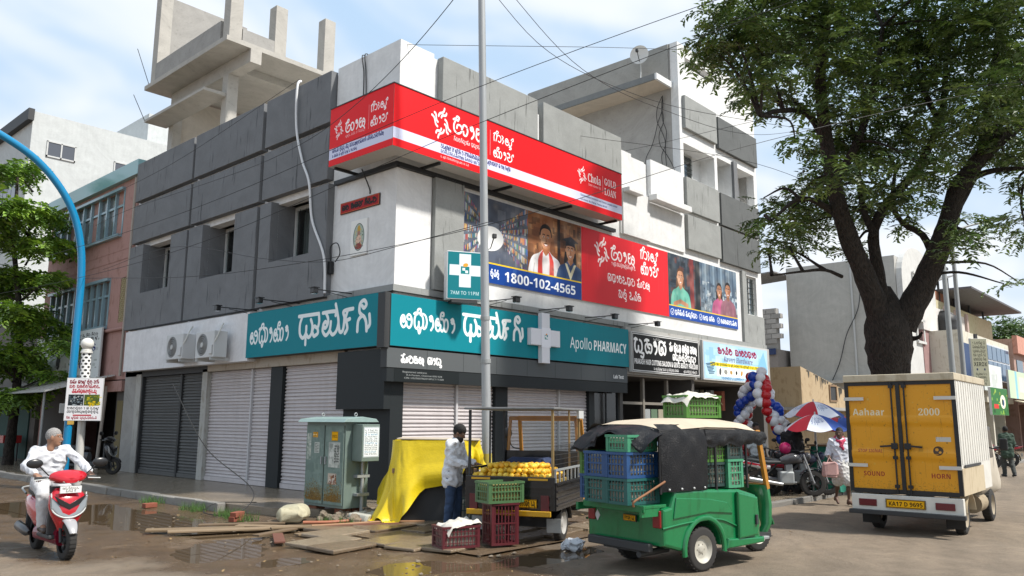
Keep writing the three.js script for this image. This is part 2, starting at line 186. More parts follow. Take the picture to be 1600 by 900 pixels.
// a printed half-length portrait
function portrait(x, cx, base, s, o) { // s = head height in px; a printed photograph of a person, soft-edged and modelled
  const X = (a) => cx + a * s, Y = (b) => base + b * s, e = (a, b, rx, ry, c, rot = 0) => { x.fillStyle = c; x.beginPath(); x.ellipse(X(a), Y(b), rx * s, ry * s, rot, 0, 7); x.fill(); };
  const grad = (c1, c2, x0, x1) => { const g = x.createLinearGradient(X(x0), 0, X(x1), 0); g.addColorStop(0, c1); g.addColorStop(1, c2); return g; };
  const shape = (c, p) => { x.fillStyle = c; x.beginPath(); x.moveTo(X(p[0][0]), Y(p[0][1])); for (let i = 1; i < p.length; i++) { const q = p[i]; q.length === 2 ? x.lineTo(X(q[0]), Y(q[1])) : x.quadraticCurveTo(X(q[0]), Y(q[1]), X(q[2]), Y(q[3])); } x.fill(); };
  if (o.longhair) shape(o.hair, [[-0.4, -2.6], [-0.62, -1.9, -0.55, -1.15], [0.5, -1.15], [0.62, -1.9, 0.4, -2.6]]);
  shape(grad(o.top, o.top2 ?? o.top, -1, 1), [[-1.3, 0], [-1.25, -1.3, -0.8, -1.5], [-0.45, -1.6, -0.26, -1.78], [0.26, -1.78], [0.45, -1.6, 0.8, -1.5], [1.25, -1.3, 1.3, 0]]);
  x.strokeStyle = 'rgba(40,30,40,.22)'; x.lineWidth = 0.05 * s; for (const q of [-0.8, -0.45, 0.5, 0.85]) { x.beginPath(); x.moveTo(X(q), Y(-1.1)); x.quadraticCurveTo(X(q * 1.15), Y(-0.6), X(q * 0.95), Y(0)); x.stroke(); }
  shape(o.skin2, [[-0.22, -2.0], [-0.24, -1.74], [0, -1.52], [0.24, -1.74], [0.22, -2.0]]);
  shape(o.hair, [[-0.42, -2.35], [-0.5, -3.02, 0, -3.06], [0.5, -3.02, 0.42, -2.35]]);
  shape(grad(o.skin, o.skin2, -0.2, 0.5), [[-0.37, -2.5], [-0.36, -2.8, -0.1, -2.84], [0.12, -2.86, 0.2, -2.82], [0.37, -2.75, 0.37, -2.5], [0.38, -2.05, 0.2, -1.92], [0, -1.78, -0.2, -1.92], [-0.38, -2.05, -0.37, -2.5]]);
  e(-0.4, -2.38, 0.05, 0.1, o.skin); e(0.4, -2.38, 0.05, 0.1, o.skin2); e(-0.14, -2.24, 0.13, 0.1, 'rgba(255,225,200,.25)');
  for (const q of [-0.15, 0.15]) { e(q, -2.43, 0.07, 0.035, '#f1ece6'); e(q, -2.43, 0.036, 0.036, '#20140e'); x.strokeStyle = o.hair; x.lineWidth = 0.045 * s; x.beginPath(); x.moveTo(X(q - 0.09), Y(-2.53)); x.quadraticCurveTo(X(q), Y(-2.58), X(q + 0.09), Y(-2.52)); x.stroke(); }
  shape('rgba(90,45,25,.4)', [[0.0, -2.42], [0.09, -2.2], [-0.05, -2.17]]); shape('#f6f0ea', [[-0.16, -2.1], [0, -2.06, 0.16, -2.1], [0.1, -1.97, 0, -1.97], [-0.1, -1.97, -0.16, -2.1]]); x.strokeStyle = '#a2473f'; x.lineWidth = 0.03 * s; x.beginPath(); x.moveTo(X(-0.17), Y(-2.11)); x.quadraticCurveTo(X(0), Y(-1.88), X(0.17), Y(-2.11)); x.stroke();
  if (o.moustache) shape(o.hair, [[-0.17, -2.1], [0, -2.2, 0.17, -2.1], [0, -2.12, -0.17, -2.1]]);
  if (o.stole) for (const q of [-1, 1]) shape(o.stole, [[q * 0.2, -1.8], [q * 0.45, -1.6, q * 0.55, -1.3], [q * 0.6, 0], [q * 0.22, 0], [q * 0.26, -1.2]]);
  if (o.cap) { shape('#191922', [[-0.42, -2.6], [-0.4, -2.86], [0.4, -2.86], [0.42, -2.6], [0, -2.74, -0.42, -2.6]]); shape('#23232e', [[-0.72, -2.95], [0.05, -3.2], [0.74, -2.92], [0, -2.74]]); x.strokeStyle = '#d2b04a'; x.lineWidth = 0.03 * s; x.beginPath(); x.moveTo(X(0.5), Y(-2.92)); x.lineTo(X(0.54), Y(-2.5)); x.stroke(); }
  if (o.collar) shape(o.collar, [[-0.5, -1.64], [0, -0.7], [0.5, -1.64], [0.3, -1.62], [0, -1.12], [-0.3, -1.62]]);
}
function soften(x, w, h, seed, y1 = h) { const r = rngOf(seed); for (let i = 0; i < 260; i++) { const cx = r() * w, cy = r() * y1, q = 12 + r() * 60, g = x.createRadialGradient(cx, cy, 0, cx, cy, q), c = r() < 0.55 ? '20,14,12' : '255,240,215', a = 0.06 + 0.12 * r(); g.addColorStop(0, 'rgba(' + c + ',' + a + ')'); g.addColorStop(1, 'rgba(' + c + ',0)'); x.fillStyle = g; x.fillRect(cx - q, Math.max(0, cy - q), 2 * q, Math.min(2 * q, y1 - Math.max(0, cy - q))); } for (let i = 0; i < 14; i++) { x.globalAlpha = 0.12; x.fillStyle = r() < 0.5 ? '#fff' : '#000'; x.fillRect(r() * w, 0, 2, h); } x.globalAlpha = 1; }
const RED = '#e3131b';
const TX = {
  tealLeft: cv(1280, 256, (x, w, h) => { fill(x, '#007c89', 0, 0, w, h); x.fillStyle = '#0a7580'; x.fillRect(w * 0.235, 0, 2, h); x.fillRect(w * 0.66, 0, 2, h); kan(x, SI_APOLLO, 40, 178, 84, '#e6ecec', 1.5, 420); kan(x, SI_PHARM, 545, 178, 118, '#e6ecec', 1.7, 660); }),
  tealRight: cv(2048, 256, (x, w, h) => { fill(x, '#007c89', 0, 0, w, h); for (const q of [0.14, 0.41, 0.68, 0.86]) fill(x, '#0a7580', w * q, 0, 2, h); kan(x, SI_APOLLO, 60, 160, 80, '#e8eeee', 1.5, 380); kan(x, SI_PHARM, 490, 162, 108, '#e8eeee', 1.7, 500); txt(x, 'Apollo', 1408, 168, 96, '#f1f4f4', { w: 228, st: 'normal' }); txt(x, 'PHARMACY', 1648, 168, 92, '#f4f6f6', { w: 372 }); }),
  cross: cv(256, 384, (x, w, h) => { fill(x, '#e8eaf2', 0, 0, w, h); x.fillStyle = '#0c7f83'; x.fillRect(86, 138, 86, 88); x.fillStyle = '#f3f5f5'; x.beginPath(); x.arc(118, 168, 20, 0, 7); x.arc(150, 196, 20, 0, 7); x.fill(); x.fillStyle = '#f0a23a'; x.beginPath(); x.ellipse(134, 128, 20, 14, -0.5, 0, 7); x.fill(); x.fillStyle = '#d8472c'; x.beginPath(); x.ellipse(150, 120, 10, 7, 0.4, 0, 7); x.fill(); x.strokeStyle = '#fff'; x.lineWidth = 6; x.beginPath(); x.moveTo(100, 214); x.lineTo(124, 170); x.lineTo(158, 222); x.stroke(); }),
  hours: cv(256, 384, (x, w, h) => { fill(x, '#0b7680', 0, 0, w, h); fill(x, '#dfe6ec', 84, 14, 88, 276); fill(x, '#dfe6ec', 12, 106, 232, 88); fill(x, '#0c7f83', 96, 118, 64, 62); fill(x, '#f3f5f5', 108, 130, 20, 22); fill(x, '#f3f5f5', 130, 150, 20, 22); x.fillStyle = '#eaa33a'; x.beginPath(); x.ellipse(132, 106, 20, 15, -0.4, 0, 7); x.fill(); txt(x, '7AM TO 11PM', 20, 352, 40, '#cfe3e6', { w: 216, st: 'normal' }); }),
  strip: cv(2048, 128, (x, w, h) => { fill(x, '#565a5c', 0, 0, w, h); for (let q = 1; q < 8; q++) fill(x, '#3b3f41', (w * q) / 8, 0, 4, h); const P = ['mo', 'da', 'ka', 'lla']; kan(x, P, 90, 92, 46, '#f5f5f5', 2, 150); kan(x, ['sha', 'e', 'pra'], 262, 92, 46, '#f5f5f5', 2, 100); txt(x, 'Lab Test', 1884, 96, 44, '#f5f5f5', { w: 120 }); }),
  corner: cv(512, 128, (x, w, h) => { fill(x, '#171d1f', 0, 0, w, h); txt(x, 'Registered address', 60, 36, 22, '#a9acab', { st: 'normal' }); txt(x, 'R.A Puram, Chennai 600 028', 90, 66, 22, '#a9acab', { st: 'normal' }); txt(x, 'CIN: U52500TN2016PLC111328', 74, 96, 22, '#a9acab', { st: 'normal' }); }),
  cholaR: cv(2048, 330, (x, w, h) => {
    fill(x, RED, 0, 0, w, h); fill(x, '#cfd3ea', 0, h * 0.70, w, h * 0.175); fill(x, RED, 0, h * 0.875, w, h);
    emblem(x, 330, 120, 84, '#fbe9ea'); kan(x, ['cho', 'e', 'lla'], 420, 145, 76, '#fdf3f3', 1.55, 262); kline(x, 5, 13, 425, 190, 20, '#f9d3d5', 258, 1.6); fill(x, '#f3a0a4', 712, 50, 3, 150);
    kan(x, ['go', 'ld'], 742, 105, 50, '#fdf3f3', 1.4, 180); kan(x, ['lo', 'e', 'nh'], 742, 200, 50, '#fdf3f3', 1.4, 180);
    kline(x, 8, 34, 330, 258, 22, '#252a66', 560, 1.5); kline(x, 9, 20, 330, 283, 16, '#252a66', 320, 1.5); kline(x, 12, 16, 330, 310, 10, '#ffe9ea', 220, 1.5);
    emblem(x, 1590, 112, 56, '#fbe9ea'); txt(x, 'Chola', 1652, 138, 76, '#fff4f4', { font: 'serif', w: 150 }); txt(x, 'Enter a better life', 1660, 166, 22, '#fbd9da', { font: 'serif', w: 140, st: 'normal' }); fill(x, '#f6b4b6', 1820, 66, 4, 122); txt(x, 'GOLD', 1840, 122, 66, '#fff4f4', { font: 'serif', w: 140 }); txt(x, 'LOAN', 1840, 190, 66, '#fff4f4', { font: 'serif', w: 140 });
    txt(x, 'Cholamandalam Investment and Finance Company Limited', 1570, 254, 20, '#252a66', { w: 420 }); txt(x, 'Dare House, No 2 Parrys, Chennai 600 001', 1570, 280, 18, '#252a66', { w: 300 });
  }),
  cholaL: cv(640, 370, (x, w, h) => { fill(x, RED, 0, 0, w, h); fill(x, '#0000001a', 0, h * 0.47, w, 3); fill(x, '#cfd3ea', 0, h * 0.70, w, h * 0.19); fill(x, RED, 0, h * 0.89, w, h); emblem(x, 96, 152, 56, '#f4dcdd'); kan(x, ['cho', 'e', 'lla'], 168, 190, 62, '#fbf0f0', 1.6, 210); kline(x, 25, 12, 172, 218, 14, '#f0c6c8', 200); fill(x, '#eaa0a3', 402, 70, 3, 150); kan(x, ['go', 'ld'], 424, 120, 46, '#fbf0f0', 1.5, 170); kan(x, ['lo', 'e', 'nh'], 424, 210, 46, '#fbf0f0', 1.5, 170); kline(x, 28, 30, 36, 288, 22, '#252a66', 520, 1.6); kline(x, 29, 18, 36, 318, 15, '#252a66', 260, 1.6); }),
  posterA: cv(1100, 512, (x, w, h) => {
    fill(x, '#5a6272', 0, 0, w, h);
    { const r = rngOf(40), cols = ['#b9534a', '#3f6fb4', '#d8b25a', '#e9e6dc', '#4f8f6a', '#7c5090', '#cf8350', '#9fb4cc', '#2c3850', '#c9ced6', '#6f7a8c'], vx = 240, vy = 200; // shelves running back to a far point
      for (let side = -1; side <= 1; side += 2) for (let k = 0; k < 7; k++) for (let i = 0; i < 46; i++) { const t = 0.16 + 0.84 * (i / 46) ** 1.5, t2 = 0.16 + 0.84 * ((i + 0.86) / 46) ** 1.5, X = (q) => vx + side * q * (side < 0 ? 300 : 420), Yt = (q, w) => vy + (w - 0.45) * 620 * q; const y0 = k / 7, y1 = (k + 0.35 + 0.45 * r()) / 7; x.fillStyle = cols[Math.floor(r() * cols.length)]; x.globalAlpha = 0.9; x.beginPath(); x.moveTo(X(t), Yt(t, y0)); x.lineTo(X(t2), Yt(t2, y0)); x.lineTo(X(t2), Yt(t2, y1)); x.lineTo(X(t), Yt(t, y1)); x.fill(); } x.globalAlpha = 1; fill(x, '#8b95a4', vx - 48, 140, 110, 150); }
    fill(x, '#8a5433', 560, 0, 540, h); speckle(x, w, h, 61, 160, ['#a06a42', '#6c4028', '#c48650', '#50301d'], 20, 70, 0, h, 560, w); fill(x, '#2a1a14', 850, 0, 30, h); fill(x, '#8d5a34', 1040, 0, 20, h);
    portrait(x, 735, 480, 138, { skin: '#c48a64', skin2: '#a66a46', hair: '#16100d', top: '#f0eef0', top2: '#c9c6cc', stole: '#d2453f', moustache: 1 }); portrait(x, 985, 480, 120, { skin: '#c9926f', skin2: '#a8704e', hair: '#120d0c', top: '#27426e', cap: 1, collar: '#e0d8b8', longhair: 1 });
    soften(x, w, h, 68, 388); fill(x, '#e7c41f', 0, 388, w, 9); fill(x, '#13418f', 0, 397, w, h); kline(x, 66, 9, 50, 468, 34, '#eef1f8', 260, 1.7); txt(x, '1800-102-4565', 350, 486, 84, '#f5f7fb', { w: 690 });
    speckle(x, w, h, 67, 70, ['#ffffff22', '#00000022'], 4, 60);
  }),
  posterB: cv(1100, 512, (x, w, h) => { fill(x, '#dc1c26', 0, 0, w, h); const r = rngOf(77); for (let i = 0; i < 11; i++) { fill(x, r() < 0.5 ? '#e8404822' : '#c4101a44', i * 100 + r() * 60, 0, 3, h); fill(x, '#f0606633', i * 100 + r() * 90, r() * 300, 6, 160); } emblem(x, 235, 140, 100, '#fbe9ea'); kan(x, ['cho', 'e', 'lla'], 345, 176, 82, '#fff5f5', 1.5, 310); kline(x, 71, 14, 350, 216, 24, '#fbd9da', 300, 1.6); kan(x, ['go', 'ld'], 720, 110, 74, '#fff5f5', 1.45, 250); kan(x, ['lo', 'e', 'nh'], 720, 225, 74, '#fff5f5', 1.45, 250); kan(x, ['sha', 'bha', 'e', 'ra', 'nam', 'bha', 'da', ' ', 'mo', 'da', 'lla'], 300, 335, 52, '#fff5f5', 1.45, 540); kan(x, ['ha', 'jje', ' ', 'nam', 'bi', 'ka'], 430, 440, 54, '#fff5f5', 1.45, 290); }),
  posterC: cv(1100, 512, (x, w, h) => {
    fill(x, '#2f3943', 0, 0, w, h); speckle(x, w, h, 81, 150, ['#1d242c', '#45505c', '#37424e', '#6a3a34'], 20, 70, 0, h, 0, 480); fill(x, '#7e2e2c', 318, 0, 60, h); fill(x, '#161b20', 400, 0, 70, h);
    fill(x, '#5f7385', 480, 0, 620, h); for (let i = 0; i < 9; i++) fill(x, i % 2 ? '#8297a8' : '#43566a', 490 + i * 66, 0, 26, 300); speckle(x, w, h, 83, 120, ['#a9b9c4', '#34414f', '#c7cfd2'], 10, 46, 150, 380, 480, w);
    portrait(x, 175, 460, 118, { skin: '#d29a78', skin2: '#b07a58', hair: '#5b3a24', top: '#63b3a0', longhair: 1 }); x.strokeStyle = '#b77f5e'; x.lineWidth = 34; x.lineCap = 'round'; x.beginPath(); x.moveTo(80, 400); x.lineTo(170, 372); x.lineTo(268, 396); x.stroke();
    portrait(x, 790, 455, 104, { skin: '#c98f6c', skin2: '#8b5638', hair: '#1d1411', top: '#b34f7c', longhair: 1 }); portrait(x, 940, 455, 112, { skin: '#b98260', skin2: '#7f4c30', hair: '#17110f', top: '#8d5b6a' });
    soften(x, w, h, 69, 412); fill(x, '#e7c41f', 0, 412, w, 8); fill(x, '#15469a', 0, 420, w, h); x.strokeStyle = '#e9eef8'; x.lineWidth = 5; for (const q of [45, 470, 760]) { x.beginPath(); x.arc(q, 466, 24, 0, 7); x.stroke(); x.beginPath(); x.moveTo(q - 10, 466); x.lineTo(q, 478); x.lineTo(q + 14, 452); x.stroke(); } kline(x, 85, 9, 85, 484, 34, '#eef1f8', 330, 1.9); kline(x, 86, 6, 510, 484, 34, '#eef1f8', 200, 1.9); kline(x, 87, 8, 800, 484, 34, '#eef1f8', 280, 1.9);
  }),
  salon: cv(1024, 300, (x, w, h) => { fill(x, '#141414', 0, 0, w, h); x.strokeStyle = '#d9d9d9'; x.lineWidth = 7; x.strokeRect(8, 8, w - 16, h - 16); kan(x, ['pra', 'ka', 'e', 'sha'], 30, 150, 106, '#f4f4f4', 1.9, 480); kline(x, 91, 10, 545, 110, 56, '#f4f4f4', 440, 2.2); kline(x, 92, 8, 590, 182, 46, '#f4f4f4', 380, 2.2); kline(x, 93, 5, 300, 40, 14, '#e0e0e0', 120); txt(x, 'PRAKASH HAIR CUTTING SALOON & GENTS BEAUTY PARLOUR', 24, 242, 58, '#f6f6f6', { w: 972 }); kline(x, 94, 20, 300, 278, 18, '#e0e0e0', 380, 1.6); kline(x, 95, 12, 760, 278, 18, '#e0e0e0', 220, 1.6); }),
  kaveri: cv(1024, 330, (x, w, h) => { fill(x, '#a6cbe2', 0, 0, w, h); speckle(x, w, h, 101, 60, ['#bcdcee', '#8fbedb', '#c8e3f0'], 60, 200); x.fillStyle = '#7fb6d6'; x.beginPath(); x.moveTo(820, 210); x.lineTo(960, 20); x.lineTo(1024, 210); x.fill(); kan(x, ['ka', 'e', 'bi', 'ra'], 210, 92, 52, '#8a1c46', 2.8, 230); kan(x, ['ha', 'e', 'ra', 'da', 'bha', 'e', 'ra'], 480, 92, 52, '#8a1c46', 2.8, 360); txt(x, 'Kaveri Hardware', 290, 160, 64, '#5c4a6e', { w: 470, font: 'serif', st: 'italic bold' }); fill(x, '#e8d51c', 90, 176, 830, 34); kline(x, 104, 34, 110, 202, 20, '#5f4a12', 780, 1.8); fill(x, '#f0f1ee', 190, 220, 770, 80); const r = rngOf(103); for (let i = 0; i < 9; i++) { const cx = 215 + i * 84; x.fillStyle = ['#4c4f52', '#8f8f8a', '#b08a4a', '#222', '#c08a3a', '#9fb6bf', '#5c6a52', '#2c4a52', '#777'][i]; x.beginPath(); x.ellipse(cx + 20, 258, 12 + r() * 16, 18 + r() * 16, r(), 0, 7); x.fill(); fill(x, '#ffffff', cx - 20, 222, 3, 76); } x.strokeStyle = '#2a4f6b'; x.lineWidth = 8; for (let i = 0; i < 8; i++) { x.beginPath(); x.moveTo(26 + i * 6, 200 + i * 12); x.lineTo(120 + r() * 40, 180 + i * 14); x.stroke(); } kline(x, 105, 18, 250, 322, 16, '#24508a', 400, 1.8); }),
  nameplate: cv(384, 96, (x, w, h) => { fill(x, '#a01219', 0, 0, w, h); kan(x, ['sha', 'ra'], 20, 68, 40, '#1c1712', 2.8, 70); kan(x, ['ka', 'sha', 'nh', ' ', 'si', 'nam', 'da'], 110, 68, 44, '#1c1712', 2.8, 250); x.strokeStyle = '#c99a3e'; x.lineWidth = 2; x.strokeRect(5, 5, w - 10, h - 10); }),
  oval: cv(256, 384, (x, w, h) => { fill(x, '#e6e6e2', 0, 0, w, h); x.fillStyle = '#3c4440'; x.beginPath(); x.ellipse(128, 190, 88, 150, 0, 0, 7); x.fill(); x.fillStyle = '#a4b3a6'; x.beginPath(); x.ellipse(128, 190, 80, 142, 0, 0, 7); x.fill(); x.fillStyle = '#c39a3c'; x.beginPath(); x.ellipse(128, 108, 24, 46, 0, 0, 7); x.fill(); x.fillStyle = '#a87b6a'; x.beginPath(); x.ellipse(128, 150, 24, 30, 0, 0, 7); x.fill(); x.fillStyle = '#d9b7a2'; x.beginPath(); x.ellipse(128, 232, 48, 62, 0, 0, 7); x.fill(); x.fillStyle = '#8a3f3a'; x.beginPath(); x.ellipse(128, 290, 52, 34, 0, 0, 7); x.fill(); speckle(x, w, h, 111, 90, ['#4a5148', '#6f7d70', '#c8b06a'], 4, 16, 100, 300, 60, 196); }),
  printers: cv(768, 384, (x, w, h) => { fill(x, '#cfd3d2', 0, 0, w, h); txt(x, 'Thi  Printers', 160, 170, 96, '#1d2a6b', { w: 560, font: 'serif' }); kline(x, 122, 10, 470, 50, 20, '#333', 260, 2); kline(x, 123, 8, 540, 82, 20, '#333', 190, 2); x.strokeStyle = '#2a3a8a'; x.lineWidth = 10; x.beginPath(); x.arc(590, 270, 34, 0, 5); x.stroke(); x.strokeStyle = '#2a7a4a'; x.beginPath(); x.moveTo(430, 250); x.lineTo(500, 320); x.stroke(); x.fillStyle = '#243a70'; x.fillRect(130, 270, 90, 80); x.fillStyle = '#4a4a4a'; x.beginPath(); x.ellipse(300, 230, 26, 60, 0, 0, 7); x.fill(); kline(x, 124, 20, 60, 374, 20, '#333', 560, 2); speckle(x, w, h, 121, 140, ['#b6b9b6', '#9fa39f', '#dcdedd'], 6, 40); }),
  notice: cv(256, 320, (x, w, h) => { fill(x, '#e0dfe0', 0, 0, w, h); kline(x, 130, 9, 20, 40, 24, '#7a2430', 216, 2); kline(x, 131, 10, 20, 74, 22, '#9a2030', 216, 2); kline(x, 132, 9, 40, 112, 24, '#b01c2c', 176, 2); fill(x, '#20262a', 18, 124, 108, 84); speckle(x, w, h, 133, 50, ['#8fa0a8', '#4c5a60', '#c4c9c6'], 4, 16, 126, 206, 20, 122); fill(x, '#4a5a2a', 130, 124, 108, 84); speckle(x, w, h, 134, 60, ['#e0c21c', '#d8b010', '#6a7a2a'], 6, 16, 126, 206, 132, 234); kline(x, 135, 12, 16, 236, 16, '#333', 224, 1.8); kline(x, 136, 12, 16, 262, 16, '#333', 224, 1.8); fill(x, '#b01c2c', 60, 276, 130, 10); kline(x, 137, 12, 16, 308, 16, '#8a1f2c', 224, 1.8); }),
  xerox: cv(256, 512, (x, w, h) => { fill(x, '#9a9a86', 0, 0, w, h); for (let i = 0; i < 5; i++) kline(x, 141 + i, 7, 26, 60 + i * 44, 26, '#4a4a3e', 204, 1.7); txt(x, 'XEROX', 22, 300, 62, '#26261f', { w: 212 }); x.fillStyle = '#2b3350'; x.beginPath(); x.arc(70, 334, 13, 0, 7); x.arc(190, 334, 13, 0, 7); x.fill(); for (let i = 0; i < 4; i++) kline(x, 150 + i, 7, 40, 396 + i * 34, 20, '#3a3a30', 176, 1.7); }),
  plate: (s) => cv(256, 64, (x, w, h) => { fill(x, '#e0a60e', 0, 0, w, h); x.strokeStyle = '#1a1408'; x.lineWidth = 4; x.strokeRect(4, 4, w - 8, h - 8); s ? txt(x, s, 14, 50, 46, '#17130a', { w: 228 }) : kline(x, 190, 7, 20, 48, 34, '#3a2f12', 216, 2); }),
  plateW: (s) => cv(256, 80, (x, w, h) => { fill(x, '#d8d8d4', 0, 0, w, h); kline(x, s, 6, 24, 36, 24, '#6a6a68', 208, 2); kline(x, s + 1, 4, 66, 70, 24, '#6a6a68', 130, 2); }),
  umbrella: cv(128, 64, (x, w, h) => { fill(x, '#d9dde6', 0, 0, w, h); kline(x, 160, 8, 8, 40, 16, '#7a86a8', 112, 1.6); }),
};
// ================= ground =================
const gauss = (x, z, cx, cz, rx, rz) => Math.exp(-(((x - cx) / rx) ** 2 + ((z - cz) / rz) ** 2));
function heightAt(x, z) { return 0.010 * n3(x * 0.4, 3, z * 0.4) + 0.007 * n3(x * 1.6, 9, z * 1.6) + 0.003 * n3(x * 5, 19, z * 5) - 0.055 * gauss(x, z, -4.25, -1.9, 0.75, 3.6) - 0.05 * gauss(x, z, -4.1, 5.5, 0.8, 0.55) - 0.045 * gauss(x, z, -5.3, -5.4, 0.9, 2.6) - 0.035 * gauss(x, z, -3.3, 1.2, 0.7, 0.6) - 0.045 * gauss(x, z, -5.2, 2.6, 0.9, 0.8) - 0.04 * gauss(x, z, -2.2, 6.2, 1.2, 0.4) - 0.035 * gauss(x, z, -4.9, 4.0, 0.5, 0.4); }
function wetAt(x, z) { const d = -x - 0.3 + 0.45 * Math.max(0, 2.6 - Math.abs(z - 3)) - Math.max(0, z - 6.2) * 1.2; return clamp(sstep(-0.5, 3.2, d) * (1 - sstep(6.0, 8.5, -x + 0.3 * z) * 0.55) + 0.55 * fbm(x * 0.45, 2, z * 0.45, 4)); }
const texAsph = dtex(1024, 1024, (u, v) => { const a = tn(u, v, 8, 201, 5), b = tn(u, v, 90, 204, 3), c = tn(u, v, 200, 208, 2); return 0.82 + 0.15 * a + 0.2 * b + 0.36 * c; }, false, 0.4);
const texRoadRough = dtex(1024, 1024, (u, v) => { const x = u * 34 - 14, z = v * 34 - 18, w = wetAt(x, z), f = fbm(x * 2.2, 5, z * 2.2, 4); return lerp(0.84, 0.16, sstep(0.35, 0.85, w + 0.28 * f)) + 0.05 * n3(x * 9, 1, z * 9); });
texRoadRough.wrapS = texRoadRough.wrapT = THREE.ClampToEdgeWrapping; texRoadRough.repeat.set(1 / 34, 1 / 34); texRoadRough.offset.set(14 / 34, 18 / 34);
function axis(parts) { const a = []; for (const [from, to, st] of parts) for (let q = from; q < to - 1e-6; q += st) a.push(q); a.push(parts.at(-1)[1]); return a; }
{
  const xs = axis([[-120, -20, 20], [-20, -13, 1], [-13, 14, 0.14], [14, 40, 0.7], [40, 200, 20]]), zs = axis([[-160, -40, 20], [-40, -14, 0.8], [-14, 14, 0.14], [14, 40, 2], [40, 120, 20]]);
  const pos = [], uv = [], col = [], idx = [];
  for (const z of zs) for (const x of xs) {
    const near = x > -13 && x < 14 && z > -14 && z < 14; pos.push(x, near ? heightAt(x, z) : 0, z); uv.push(x, z);
    const w = sstep(0.3, 0.85, wetAt(x, z) + 0.1 * fbm(x * 3, 4, z * 3, 3)), p = fbm(x * 0.22, 7, z * 0.22, 5), q = fbm(x * 1.4, 8, z * 1.4, 4), st = Math.abs(n3(z * 1.1 + 0.25 * x, 33, x * 0.06));
    const dry = [0.255, 0.2, 0.142], mud = [0.155, 0.1, 0.055], f = 1 + 0.22 * p + 0.16 * q - 0.1 * sstep(0.35, 0.7, st);
    for (let k = 0; k < 3; k++) col.push(lerp(dry[k], mud[k], w) * f);
  }
  const n = xs.length; for (let j = 0; j < zs.length - 1; j++) for (let i = 0; i < n - 1; i++) { const a = j * n + i; idx.push(a, a + n, a + 1, a + 1, a + n, a + n + 1); }
  const g = new THREE.BufferGeometry(); g.setAttribute('position', new THREE.Float32BufferAttribute(pos, 3)); g.setAttribute('uv', new THREE.Float32BufferAttribute(uv, 2)); g.setAttribute('color', new THREE.Float32BufferAttribute(col, 3)); g.setIndex(idx); g.computeVertexNormals();
  struct('road', g, new THREE.MeshStandardMaterial({ vertexColors: true, map: texAsph, roughness: 1, roughnessMap: texRoadRough, bumpMap: rept(texAsph, 0.9), bumpScale: 0.011 }));
  const water = mat(L3(0.09, 0.062, 0.036), { roughness: 0.02 });
  struct('puddle', new THREE.PlaneGeometry(2.6, 9.5).rotateX(-Math.PI / 2).translate(-4.2, -0.022, -2.2), water); struct('puddle', new THREE.PlaneGeometry(2.2, 1.7).rotateX(-Math.PI / 2).translate(-4.1, -0.024, 5.5), water); struct('puddle', new THREE.PlaneGeometry(2.8, 2.6).rotateX(-Math.PI / 2).translate(-5.2, -0.024, 2.9), water); struct('puddle', new THREE.PlaneGeometry(2.6, 1.2).rotateX(-Math.PI / 2).translate(-1.7, -0.023, 6.3), water); struct('puddle', new THREE.PlaneGeometry(2.0, 6).rotateX(-Math.PI / 2).translate(-6.2, -0.026, -5.6), water);
}
